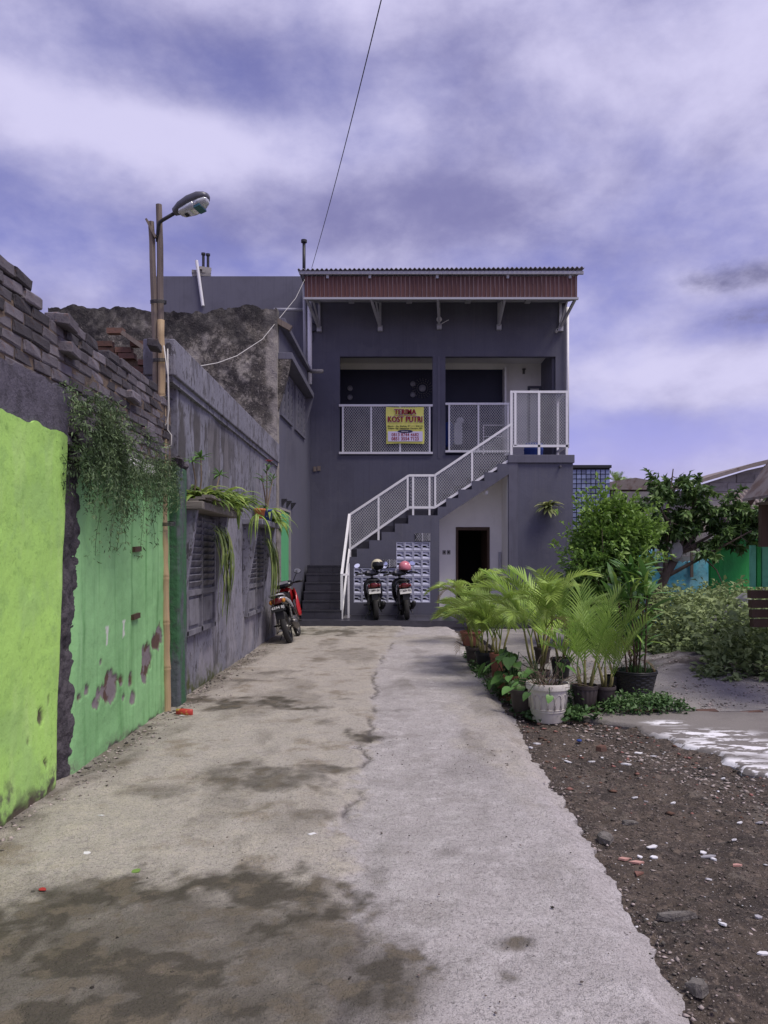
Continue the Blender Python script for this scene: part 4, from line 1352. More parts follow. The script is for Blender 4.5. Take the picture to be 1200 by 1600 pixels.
def top_poly(xa, xb):
    """outline of the saw-tooth between xa and xb, left to right"""
    pts = [(xa, stair_top(xa))]
    for a in allx:
        if xa < a < xb:
            pts.append((a, stair_top(a - 0.01))); pts.append((a, stair_top(a)))
    pts.append((xb, stair_top(xb - 0.01)))
    return pts


HB0, HB1, HB2 = fx(552.5, SY_), fx(619, SY_), fx(672.5, SY_)
zl, zm, zh = fz(941.7, SY_), fz(887, SY_), fz(846.7, SY_)
m = MB()
T = 0.13
XE = fx(686.5, SY_)


def wallstrip(xa, xb, za=None):
    p = top_poly(xa, xb)
    lo = PZ0 if za is None else za
    m.prism([(xa, lo), (xb, lo)] + p[::-1], 'Y', SY_, SY_ + T)


wallstrip(-1.08, HB0)
m.box(HB0, HB1, SY_, SY_ + T, PZ0, zl); wallstrip(HB0, HB1, zm)
m.box(HB1, HB2, SY_, SY_ + T, PZ0, zl); wallstrip(HB1, HB2, zh)
wallstrip(HB2, XE)
p = top_poly(XE, TX0)
m.prism([(XE, fz(812, SY_)), (TX0, fz(741, SY_))] + p[::-1], 'Y', SY_, SY_ + T)
m.build('stair_wall', GREY, house)
# stair body behind the front wall: treads in dark tile, sloping soffit
for a, z, b in zip(allx, allz, allx[1:] + [TX0]):
    s_ = MB().box(a, b, SY_ + T, FY - 0.006, z - 0.19, z - 0.03)
    s_.build('step', GREY, st)
    MB().box(a - 0.0, b, SY_ + T - 0.05 + 0.051, FY - 0.005, z - 0.029, z).build('tread', TILE_DARK, st)
    MB().box(a - 0.02, b + 0.06, FY - 0.024, FY - 0.003, z + 0.001, z + 0.19).build('skirting_tile', TILE_DARK, st)
MB().prism([(XE, fz(812, SY_)), (TX0, fz(741, SY_)), (TX0, fz(741, SY_) + 0.1), (XE, fz(812, SY_) + 0.1)], 'Y', SY_ + T, FY - 0.006).build('soffit', WHITE_WALL, house)
MB().box(TX0 - 0.012, TX0 - 0.003, SY_ + T, FY - 0.01, PZ0, fz(741, SY_)).build('passage_side_wall', WHITE_WALL, house)
MB().box(XE - 0.12, XE - 0.001, SY_ + T, FY - 0.006, PZ0, 2.3).build('passage_side_wall', WHITE_WALL, house)
c = W(754, 768, SY_)
MB().lathe([(0, 0), (0.05, 0), (0.055, 0.09), (0, 0.1)], 12, (c.x + 0.12, SY_ + 0.3, c.z - 0.05)).build('passage_lamp', WHITE_METAL, house)
c0, c1 = W(827, 868, 19.2), W(849, 915, 19.2)
MB().box(2.72, 2.78, 19.30, 19.37, 0.85, 1.62).build('passage_vent', FRAME_METAL, house)

# breeze blocks
bw, bh, bd = 0.2035, (zh - zl) / 7, 0.10


def breeze_mesh(w, h):
    m = MB()
    f = 0.020
    x0, x1, z0, z1 = -w / 2 + 0.003, w / 2 - 0.003, -h / 2 + 0.003, h / 2 - 0.003
    m.box(x0, x1, 0, bd, z1 - f, z1); m.box(x0, x1, 0, bd, z0, z0 + f)
    m.box(x0, x0 + f, 0, bd, z0 + f, z1 - f); m.box(x1 - f, x1, 0, bd, z0 + f, z1 - f)
    m.box(x0 + f, x1 - f, 0.035, 0.05, 0.03, z1 - f); m.box(x0 + f, x1 - f, 0.03, 0.045, z0 + f, -0.03)
    # stepped wave rib that crosses the opening, with a sloping ledge below
    a, b = x0 + f, x1 - f
    m.prism([(a, 0.012), (-0.012, 0.012), (0.035, -0.022), (b, -0.022), (b, 0.012), (0.047, 0.012), (0.0, 0.046), (a, 0.046)], 'Y', 0.012, bd)
    m.prism([(0.004, z0 + f), (0.034, z0 + f), (0.034, -0.03)], 'X', a, b)
    return m.mesh('breeze_block', BREEZE)


n_l = 5
wl_ = (HB1 - HB0) / n_l
wr_ = (HB2 - HB1) / 4
bm_l, bm_r = breeze_mesh(wl_, bh), breeze_mesh(wr_, bh)
for i in range(n_l):
    for j in range(4):
        put(bm_l, 'breeze_block', house, Vector((HB0 + (i + .5) * wl_, SY_ + 0.006, zl + (j + .5) * bh)) - house.location)
for i in range(4):
    for j in range(7):
        put(bm_r, 'breeze_block', house, Vector((HB1 + (i + .5) * wr_, SY_ + 0.006, zl + (j + .5) * bh)) - house.location)
for (pa, pb, ya, yb) in ((648, 672, 833, 846), (599, 618.5, 874, 886.5)):
    x0, x1, z0, z1 = fx(pa, SY_), fx(pb, SY_), fz(yb, SY_), fz(ya, SY_)
    v = MB().box(x0, x1, SY_ - 0.008, SY_ + 0.02, z0 + 0.003, z1).build('vent', DARK_METAL, house)  # dark plate on the uncut wall stands in for the shaded opening
    g = MB()
    for k in range(9):
        xx_ = x0 + (x1 - x0) * k / 8
        g.bar((xx_, SY_ - 0.012, z0 + .003), (min(x1, xx_ + 0.12), SY_ - 0.012, z1), 0.008)
        g.bar((xx_, SY_ - 0.013, z1), (min(x1, xx_ + 0.12), SY_ - 0.013, z0 + .003), 0.008)
    g.bar((( x0 + x1) / 2, SY_ - 0.014, z0), ((x0 + x1) / 2, SY_ - 0.014, z1), 0.03)
    g.build('vent_grille', FRAME_METAL, v)

# stair railing
YQ = SY_ + 0.045
pts_top = [(fx(547, YQ), fz(804, YQ)), (fx(639, YQ), fz(743, YQ)), (fx(679, YQ), fz(743, YQ)), (fx(798.5, YQ), fz(663, YQ))]
pts_bot = [(fx(547, YQ), fz(858, YQ)), (fx(639, YQ), fz(793, YQ)), (fx(679, YQ), fz(793, YQ)), (fx(798.5, YQ), fz(717, YQ))]
m = MB()
for pts in (pts_top, pts_bot):
    for a, b in zip(pts, pts[1:]):
        m.bar((a[0], YQ, a[1]), (b[0], YQ, b[1]), SQ)
srl = m.build('stair_railing', WHITE_METAL, house)
for px, ya, yb in ((547, 803, 968), (591.5, 774, 844), (637, 743, 797), (645.5, 743, 805), (671, 743, 805), (680, 743, 793), (737.5, 704, 758), (798.5, 612, 723)):
    x = fx(px, YQ)
    z0 = max(fz(yb, YQ), PZ0)
    MB().bar((x, YQ, z0), (x, YQ, fz(ya, YQ)), SQ * 0.85).build('post', WHITE_METAL, srl)
xq = fx(546, YQ)
m = MB()
yf = 17.08
xf = fx(534, yf)
zf = fz(898, yf)
m.bar((xf, yf, PZ0), (xf, yf, zf), SQ)
m.bar((xf, yf, zf), (xq, YQ, pts_top[0][1]), SQ)
m.bar((xf, yf, fz(955, yf)), (xf + 0.0, 17.35, fz(955, yf)), SQ * 0.8)
m.bar((xf, yf, zf - 0.9), (xq, YQ, pts_bot[0][1]), SQ * 0.8)
m.bar((xf + .14, 17.3, PZ0), (xf + .14, 17.3, zf + 0.25), SQ * 0.8)
m.bar((xf, yf, zf), (xf + .14, 17.3, zf), SQ * 0.8)
m.build('lower_rail', WHITE_METAL, srl)


def seg_fn(x):
    for (a, b, c, d) in zip(pts_bot, pts_bot[1:], pts_top, pts_top[1:]):
        if a[0] <= x <= b[0] + 1e-6:
            t = (x - a[0]) / (b[0] - a[0])
            return a[1] + t * (b[1] - a[1]), c[1] + t * (d[1] - c[1])
    return (9, 9)


for (a, b) in ((0, 1), (1, 2), (2, 3)):
    xa, xb = pts_bot[a][0] + 0.02, pts_bot[b][0] - 0.02
    def fn(x):
        return seg_fn(x)
    m = MB()
    for sgn in (1, -1):
        for k in range(-200, 400):
            xs = xa + k * 0.062
            run = []
            for i in range(81):
                z = 1.6 + 3.2 * i / 80
                x = xs + sgn * (z - 3.2) / 1.25
                if xa <= x <= xb:
                    lo, hi = fn(x)
                    if lo <= z <= hi: run.append((x, z))
            if len(run) > 1:
                m.bar((run[0][0], YQ + .004 * sgn, run[0][1]), (run[-1][0], YQ + .004 * sgn, run[-1][1]), 0.011, 0.005, up=(0, 1, 0))
    m.build('mesh_infill', MESH_METAL, srl, kind='stuff')

# --- roof canopy with corrugated fascia
ROOF_RIB = material('worn_rib_highlight', (0.44, 0.35, 0.33), 0.5, [('n', (30, 30, 1.5), (0.2, 0.09, 0.08), 0.45, 0.6, 0.8)])  # highlight painted into the colour of one slope per rib, with wear
FA = 18.1
fxl, fxr = fx(476, FA), fx(902, FA)
zbot, ztop = fz(466.5, FA), fz(432, FA)
prof = MB()
pitch = 0.104
fas = []
nf = int((fxr - fxl) / 0.78)
wp = (fxr - fxl) / nf
for k in range(nf):
    m = MB()
    x = fxl + k * wp + 0.002
    x1 = fxl + (k + 1) * wp - 0.002
    pts = []
    i = 0
    n = 8
    pw = (x1 - x) / n
    for i in range(n):
        a = x + i * pw
        pts += [(a, FA), (a + pw * 0.56, FA), (a + pw * 0.72, FA - 0.03), (a + pw * 0.9, FA - 0.03)]
    pts.append((x1, FA))
    v = []
    for z in (zbot + 0.02, ztop):
        v += [(p[0], p[1], z) for p in pts] + [(p[0], p[1] + 0.006, z) for p in pts]
    nn = len(pts)
    f = []
    for j in range(nn - 1):
        f += [(j, j + 1, 2 * nn + j + 1, 2 * nn + j), (nn + j + 1, nn + j, 3 * nn + j, 3 * nn + j + 1), (j + 1, j, nn + j, nn + j + 1)]
    m.add(v, f)
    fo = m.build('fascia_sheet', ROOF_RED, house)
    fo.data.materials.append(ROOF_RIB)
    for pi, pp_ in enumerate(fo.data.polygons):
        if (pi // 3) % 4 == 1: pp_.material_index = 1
m = MB()   # side returns of the fascia
m.box(fxr - 0.01, fxr + 0.0, FA + 0.01, FY, zbot + 0.25, ztop)
m.build('fascia_return', ROOF_RED, house)
fm = MB()
fm.box(fxl - 0.02, fxr + 0.02, FA - 0.045, FA + 0.02, zbot - 0.03, zbot + 0.018)
fm.build('fascia_frame', FRAME_METAL, house)
MB().box(fxl - 0.12, fxr + 0.13, FA - 0.10, FA - 0.04, ztop + 0.02, ztop + 0.10).build('gutter', FRAME_METAL, house, bevel=0.01)
rs = MB()
rx0, rx1 = fx(466, FA), fx(912, FA)
rows = [(FA - 0.14, ztop + 0.11), (FY + 1.9, ztop + 0.42), (23.6, ztop + 0.55)]
n = 320
v = []
for (y, z) in rows:
    for dz in (0.0, 0.012):
        v += [(rx0 + (rx1 - rx0) * i / n, y, z + dz + 0.022 * math.sin(i / n * 2 * math.pi * 62) + 0.05 * i / n) for i in range(n + 1)]
f = []
N1 = n + 1
for r in range(2):
    for i in range(n):
        a, b = (2 * r) * N1, (2 * r + 2) * N1
        f += [(a + i, b + i, b + i + 1, a + i + 1), (a + N1 + i, a + N1 + i + 1, b + N1 + i + 1, b + N1 + i)]
for i in range(n):
    f.append((i, i + 1, N1 + i + 1, N1 + i))
rs.add(v, f)
rs.build('roof_sheet', ZINC, house)
for px in (512, 578, 683, 793, 890):
    x = fx(px, FA)
    MB().box(x - 0.03, x + 0.03, FA - 0.055, FA - 0.035, ztop - 0.06, ztop + 0.03).build('gutter_clip', FRAME_METAL, house)
# rafters and triangular brackets
for px_f, px_w, py_w in ((479, 499, 515), (580, 594, 514), (684, 686, 511), (789, 779, 512), (899, 875, 514)):
    xa, xb = fx(px_f, FA), fx(px_w, FY)
    zw = fz(py_w, FY)
    m = MB()
    y0 = FA + 0.02
    xm = (xa + xb) / 2
    m.bar((xb, FY - 0.03, zw), (xb, FY - 0.03, 7.93), 0.06)
    m.bar((xa, y0, zbot), (xb, FY - 0.03, 7.92), 0.055)
    m.bar((xa, y0, zbot - 0.01), (xb, FY - 0.03, zw + 0.02), 0.055)
    m.bar((xa + (xb - xa) * .5, y0 + (FY - y0) * .5, (zbot + 7.92) / 2), (xb, FY - 0.03, zw + 0.1), 0.04)
    m.obox((xb, FY - 0.06, zw - 0.01), (0.12, 0.1, 0.13))
    m.build('roof_bracket', FRAME_METAL, house)
m = MB()
for y in (18.45, 18.9):
    m.box(fxl, fxr, y, y + 0.05, ztop - 0.02, ztop + 0.06)
m.box(fxl, fxr, FY - 0.06, FY - 0.003, 7.93, 7.98)
m.build('purlin', FRAME_METAL, house)
for px in (548, 640, 733, 828):
    c = W(px, 468, 18.9)
    MB().box(c.x - 0.07, c.x + 0.07, 18.85, 19.3, 7.86, 7.91).build('ceiling_batten', FRAME_METAL, house)
# floodlight under the middle bracket and camera on the right
c = W(686, 500, 19.3)
fl = MB().lathe([(0, -0.05), (0.06, -0.05), (0.07, 0.0), (0.03, 0.06), (0, 0.07)], 14, (c.x, 19.25, c.z), 'Y')
fl.bar((c.x, 19.3, c.z), (c.x, 19.3, c.z + 0.3), 0.05)
fl.bar((c.x + .05, 19.3, c.z - 0.1), (c.x + 0.24, 19.25, c.z - 0.01), 0.012)
fl.build('floodlight', WHITE_METAL, house)
c = W(870, 517, 19.2)
cc = thing('security_camera', 'small white security camera below the right roof bracket', 'camera', (c.x, 19.2, c.z))
MB().loft([(-0.1, 0, 0, 0.03, 0.03), (-0.09, 0, 0, 0.035, 0.035), (0.06, 0, 0, 0.035, 0.035), (0.08, 0, 0, 0.02, 0.02)], 12, 2).build('camera_body', WHITE_METAL, cc, world=False)
MB().bar((0, 0, 0.02), (0.06, 0.18, 0.08), 0.02).build('bracket', WHITE_METAL, cc, world=False)
MB().lathe([(0, -0.103), (0.026, -0.103), (0.026, -0.098)], 12, axis='Y').build('lens', BLACK_GLOSS, cc, world=False)

# pipes
for (pa, pb, Y, r, mat, nm) in (((484, 470), (484, 600), 18.9, 0.055, WHITE_METAL, 'downpipe'), ((475.5, 440), (477, 573), 19.1, 0.045, FRAME_METAL, 'downpipe'),
                            ((887, 480), (887, 700), 19.3, 0.035, WHITE_METAL, 'downpipe'), ((475, 378), (475, 440), 19.0, 0.04, DARK_METAL, 'vent_pipe')):
    a, b = W(pa[0], pa[1], Y), W(pb[0], pb[1], Y)
    MB().tube([a, b], r, 12).build(nm, mat, house, smooth=True)
a = W(475, 377, 19.0)
MB().lathe([(0, 0.03), (0.075, 0.03), (0.075, -0.03), (0, -0.03)], 14, a).build('pipe_cap', DARK_METAL, house)
a, b = W(428, 484, 19.4), W(476, 484, 19.4)
MB().tube([a, b], 0.045, 10).build('cross_pipe', FRAME_METAL, house, smooth=True)
a, b = W(482, 580, 18.9), W(504, 580, 18.7)
MB().tube([a, b], 0.05, 10).build('waste_pipe', CONCRETE, house, smooth=True)
c = W(488, 511, 19.3)
cl = MB()
for k in range(3):
    cl.tube([(c.x + (0.10 + .01 * k) * math.cos(t), FY - 0.03 - 0.012 * k, c.z + (0.11 - .008 * k) * math.sin(t)) for t in np.linspace(0, 2 * math.pi, 20)], 0.009, 5)
cl.tube([(c.x + 0.02, FY - 0.02, c.z - 0.1), (c.x + 0.03, FY - 0.02, c.z - 0.3), (c.x - 0.05, FY - 0.02, c.z - 0.42)], 0.007, 5)
tag(cl.build('cable_coil', BLACK_PL), 'black cable coil hanging on the facade beside the downpipe', 'cable')
for px, py in ((492, 733), (498.5, 732)):
    c = W(px, py, FY)
    MB().box(c.x - 0.04, c.x + 0.04, FY - 0.03, FY, c.z - 0.06, c.z + 0.06).build('wall_stub', WOOD_OLD, house)
c = W(875, 729, SY_)
MB().tube([(c.x, SY_ - 0.08, c.z), (c.x, SY_ + 0.04, c.z)], 0.025, 8).build('overflow_spout', STEEL, house)

# things on the parapet top
ped = thing('parapet_bricks', 'small stack of loose bricks on the left rooftop parapet', 'brick stack', (fx(314, 19.7), 19.7, 8.66))
for k, (dx_, z_, w_) in enumerate(((-0.08, 0.045, .24), (0.14, 0.045, .22), (-0.10, 0.125, .26), (0.14, 0.125, .22), (0.1, 0.205, .3))):
    MB().obox((dx_, 0, z_), (w_, 0.2, 0.075), Matrix.Rotation(0.1 * k, 3, 'Z')).build('brick', CONCRETE, ped, world=False)
pp = thing('rooftop_pipes', 'twin capped vent pipes rising from the left parapet', 'pipe', (fx(322, 19.75), 19.75, 8.66))
for dx_, h_ in ((-0.07, 0.62), (0.05, 0.60)):
    t_ = MB().tube([(dx_, 0, 0), (dx_, 0, h_)], 0.035, 10).build('pipe', DARK_METAL, pp, world=False)
    MB().lathe([(0, 0.03), (0.055, 0.03), (0.055, -0.02), (0, -0.02)], 12, (dx_, 0, h_)).build('cap', DARK_METAL, t_, world=False)
a, b = W(307, 407, 19.55), W(317, 478, 19.55)
tag(MB().tube([a, b], 0.04, 8).build('leaning_pole', WHITE_METAL), 'thin white pole leaning on the left rooftop parapet', 'pole')

# --- banner
bx0, bx1, bz0, bz1 = fx(603.5, YR - .08), fx(662.5, YR - .08), fz(694, YR - .08), fz(636.5, YR - .08)
BYY = FY - 0.085
ban = thing('banner', 'yellow boarding house banner tied to the left window railing', 'banner', ((bx0 + bx1) / 2, BYY, (bz0 + bz1) / 2))
bu, bv = np.meshgrid(np.linspace(0, 1, 60), np.linspace(0, 1, 60))


def ban_y(u, v):
    r = np.minimum(np.hypot(u, 1 - v), np.hypot(1 - u, 1 - v))
    return BYY - 0.012 - 0.006 * np.sin(u * 8 + v * 3) * v * (1 - v) * 3 + 0.012 * np.cos((u - v) * 9) * np.exp(-r * 5) + 0.006 * np.sin((u + v) * 12) * np.exp(-r * 4)


grid_mesh('cloth', np.stack([bx0 + (bx1 - bx0) * bu + 0.01 * np.sin(bv * 6), ban_y(bu, bv), bz0 + (bz1 - bz0) * bv + 0.012 * np.sin(bu * math.pi) * (1 - 2 * bv)], -1), BAN_YEL, parent=ban, skirt=(0, 0.004, 0))
bW, bH = bx1 - bx0, bz1 - bz0
bc = (bx0 + bx1) / 2
yp = BYY - 0.038
MB().box(bx0 + 0.045 * bW, bx1 - 0.04 * bW, yp + 0.002, yp + 0.012, bz0 + 0.065 * bH, bz0 + 0.335 * bH).build('lilac_panel', BAN_LIL, ban)
MB().lathe([(0.2, 0.0), (0.2, 0.004)], 24, (0, 0, 0), 'Y', cap=True)
o = MB(); o.lathe([(0.0, -0.002), (0.19, -0.002), (0.19, 0.006), (0, 0.006)], 28, (0, 0, 0), 'Y')
o.v = [(bc + x, yp - 0.002 + y, bz0 + 0.335 * bH + z * 0.22) for x, y, z in o.v]
o.build('oval_label', INK_NAVY, ban)


def letters(body, size, zrel, width, mat, bold, name='lettering', dy=0.0, dx=0.0):
    m = MB()
    text_geo(m, body, size, (bc + dx, yp - dy, bz0 + zrel * bH), width=width * bW, bold=bold)
    return m.build(name, mat, ban)


for (b_, s_, z_, w_) in (('TERIMA', 0.185, 0.855, 0.57), ('KOST PUTRI', 0.20, 0.655, 0.90)):
    letters(b_, s_, z_, w_ + 0.03, INK_WHITE, 0.012, 'lettering_outline', 0.001)
    letters(b_, s_, z_, w_, INK_RED, 0.001, dy=0.006)
    letters(b_, s_, z_, w_, INK_RED, 0.001, dy=0.0085, dx=0.007)
    letters(b_, s_, z_, w_, INK_RED, 0.001, dy=0.011, dx=-0.007)
letters('Masuk : Gg. Melinjo RT 11 / RW 01', 0.05, 0.475, 0.92, INK_BLACK, 0.0015)
letters('Depan Gg. Sekolahan Kampus BSI', 0.05, 0.415, 0.90, INK_BLACK, 0.0015)
letters('Hubungi :', 0.045, 0.335, 0.2, INK_WHITE, 0.001, dy=0.008)
letters('0813 8744 4682', 0.115, 0.24, 0.72, INK_RED, 0.0025)
letters('0851 3554 7123', 0.115, 0.13, 0.72, INK_RED, 0.004)
MB().box(bc - 0.29 * bW, bc + 0.29 * bW, yp, yp + 0.004, bz0 + 0.765 * bH, bz0 + 0.772 * bH).build('underline', INK_RED, ban)

# --- hanging fern on the landing block
fn_c = W(857, 792, SY_ - 0.12)
fern = thing('wall_fern', 'pale green fern mounted on the grey wall below the landing', 'fern', (fn_c.x, SY_ - 0.02, fn_c.z))
m = MB().ball((0, 0.0, 0), (0.09, 0.05, 0.1), 10, 6)
m.build('root_ball', SOIL_POT, fern, world=False)
rf = random.Random(4)
for k in range(30):
    a = rf.uniform(0, 2 * math.pi)
    L = rf.uniform(0.26, 0.46)
    up = rf.uniform(-0.35, 0.9)
    d = Vector((math.cos(a) * 0.9, -abs(math.sin(a)) * 0.5 - 0.1, up)).normalized()
    pts = []
    p = Vector((0, -0.03, 0))
    for i in range(7):
        pts.append(p.copy())
        dd = (d + Vector((0, 0, -1)) * (i / 6) ** 1.4 * 1.5).normalized()
        p = p + dd * L / 6
    mm = MB()
    mm.strip(pts, [0.012, 0.05, 0.075, 0.08, 0.07, 0.045, 0.005], d.cross(Vector((0, 0, 1))) if abs(d.z) < .95 else (1, 0, 0), rf.random(), 0.3)
    mm.build('frond', FERN, fern, world=False)

# ================================================================== bamboo lamp pole
lamp = thing('street_lamp', 'street lamp on lashed bamboo and timber poles against the green wall', 'street lamp', (-2.12, 7.45, 0))
Yp = 7.45


def wavy(a, b, n, amp, seed):
    r_ = random.Random(seed)
    return [a.lerp(b, i / n) + Vector((r_.uniform(-amp, amp), r_.uniform(-amp, amp), 0)) for i in range(n + 1)]


m = MB()
pts = wavy(W(261, 1114, Yp), W(251, 500, Yp), 26, 0.004, 1)
rad = []
for i in range(len(pts)):
    rad.append(0.039 - 0.006 * i / 26)
P2, R2 = [], []
for i, (p, r) in enumerate(zip(pts, rad)):
    if i % 3 == 0:
        for dz, k in ((-0.025, 1.0), (-0.008, 1.13), (0.0, 0.98), (0.008, 1.12), (0.025, 1.0)):
            P2.append(p + Vector((0, 0, dz))); R2.append(r * k)
    else:
        P2.append(p); R2.append(r)
m.tube(P2, R2, 12)
m.build('bamboo_pole', BAMBOO, lamp, smooth=True)
m = MB()
pts = wavy(W(252, 640, Yp + .06), W(249, 320, Yp), 10, 0.004, 2)
m.tube(pts, [0.036 - .007 * i / 10 for i in range(11)], 9)
m.build('timber_pole', WOOD_OLD, lamp)
m = MB()
pts = wavy(W(247.5, 705, Yp + .05), W(236.5, 347, Yp), 12, 0.005, 3)
m.tube(pts, [0.036 - .004 * i / 12 for i in range(13)], 6)
m.build('timber_pole', WOOD_OLD, lamp)
m = MB().bar(W(229, 343, Yp - .02), W(244, 372, Yp - .02), 0.05, 0.02)
m.build('cleat', WOOD_OLD, lamp)
for py, x0, x1 in ((474, 239, 256), (565, 241, 262), (624, 244, 264), (820, 255, 268)):
    a, b = W((x0 + x1) / 2, py, Yp), 0
    t_ = MB()
    for k in range(3):
        t_.tube([(a.x + 0.075 * math.cos(q), a.y + 0.06 * math.sin(q), a.z + 0.012 * k + 0.01 * math.sin(q)) for q in np.linspace(0, 2 * math.pi, 14)], 0.005, 5)
    t_.build('lashing', DARK_METAL, lamp)
m = MB()
p0, p1, p2, p3 = W(246, 378, Yp), W(247, 355, Yp - .03), W(254, 344, Yp - .05), W(278, 330, Yp - 0.1)
m.tube([p0, p1, W(249, 348, Yp - .04), p2, p3], 0.017, 8)
m.build('lamp_arm', DARK_METAL, lamp, smooth=True)
# cobra head: authored along +Y then turned to point right, up and towards the camera
A_, B_ = W(273, 334, Yp - 0.1), W(326, 309, Yp - 0.22)
ax = (B_ - A_).normalized()
side_ = Vector((0.42, -0.25, -0.86))
side_ = (side_ - ax * side_.dot(ax)).normalized()        # lamp looks down this way
wid = ax.cross(side_).normalized()
Mx = Matrix((wid, ax, -side_)).transposed()
HL = (B_ - A_).length


def place(mb):
    mb.v = [tuple(A_ + Mx @ Vector(p)) for p in mb.v]
    return mb


h = place(MB().loft([(0.0, 0, 0.02, 0.035, 0.035), (0.05 * HL, 0, 0.02, 0.045, 0.035), (0.22 * HL, 0, 0.025, 0.075, 0.045), (0.5 * HL, 0, 0.032, 0.088, 0.052),
                     (0.78 * HL, 0, 0.032, 0.082, 0.048), (0.94 * HL, 0, 0.025, 0.06, 0.034), (1.0 * HL, 0, 0.025, 0.03, 0.02)], 18, 2.6))
head = h.build('lamp_head', LAMP_SHELL, lamp, smooth=True)
l = place(MB().loft([(0.16 * HL, 0, -0.03, 0.04, 0.012), (0.22 * HL, 0, -0.03, 0.066, 0.024), (0.5 * HL, 0, -0.036, 0.078, 0.042), (0.62 * HL, 0, -0.036, 0.078, 0.042), (0.64 * HL, 0, -0.032, 0.076, 0.04)], 16, 2.6))
l.build('lens', LENS, head, smooth=True)
l = place(MB().loft([(0.65 * HL, 0, -0.032, 0.074, 0.038), (0.8 * HL, 0, -0.028, 0.068, 0.034), (0.93 * HL, 0, -0.016, 0.048, 0.024), (0.97 * HL, 0, -0.005, 0.02, 0.01)], 16, 2.6))
l.build('glass_end', LENS, head, smooth=True)
l = place(MB().box(-0.06, 0.06, 0.63 * HL, 0.80 * HL, -0.078, -0.055)); l.build('lens_reflection', TEAL_REFLECTION, head)  # teal reflection on the lens, painted in as a coloured plate
l = place(MB().box(-0.018, 0.018, 0.3 * HL, 0.38 * HL, -0.078, -0.055)); l.build('label_plate', INK_BLACK, head)
m = MB()
m.tube([W(x, y, Yp - .05) for x, y in ((256, 540), (263, 590), (264, 640), (261, 660), (251, 675), (250, 690), (258, 700), (268, 695), (268, 680), (262, 672), (263, 620), (262, 545))], 0.006, 5)
m.build('cable', WIRE_WHITE, lamp, smooth=True)

# overhead wires
m = MB()
a, b = Vector((fx(487, 18.05), 18.05, fz(419, 18.05))), W(587, 0, 8.0)
d = (b - a)
m.tube([a + d * t + Vector((0, 0, -0.25 * math.sin(math.pi * min(1, t * .6)) + .0)) for t in np.linspace(0, 2.2, 24)], 0.0065, 5)
m.v = [(x, y, z) for x, y, z in m.v]
tag(m.build('overhead_wire', DARK_METAL), 'thin dark overhead wire running up from the roof corner', 'wire')
m = MB()
cp = [(476, 437, 18.0), (462, 466, 17.0), (440, 493, 15.6), (410, 530, 13.6), (370, 556, 11.6), (340, 567, 10.2), (312, 572, 9.0), (296, 578, 8.4)]
m.tube([W(*c) for c in cp], 0.0055, 6)
tag(m.build('sagging_cable', WIRE_WHITE, smooth=True), 'pale cable sagging from the roof corner to the grey wall coping', 'cable')


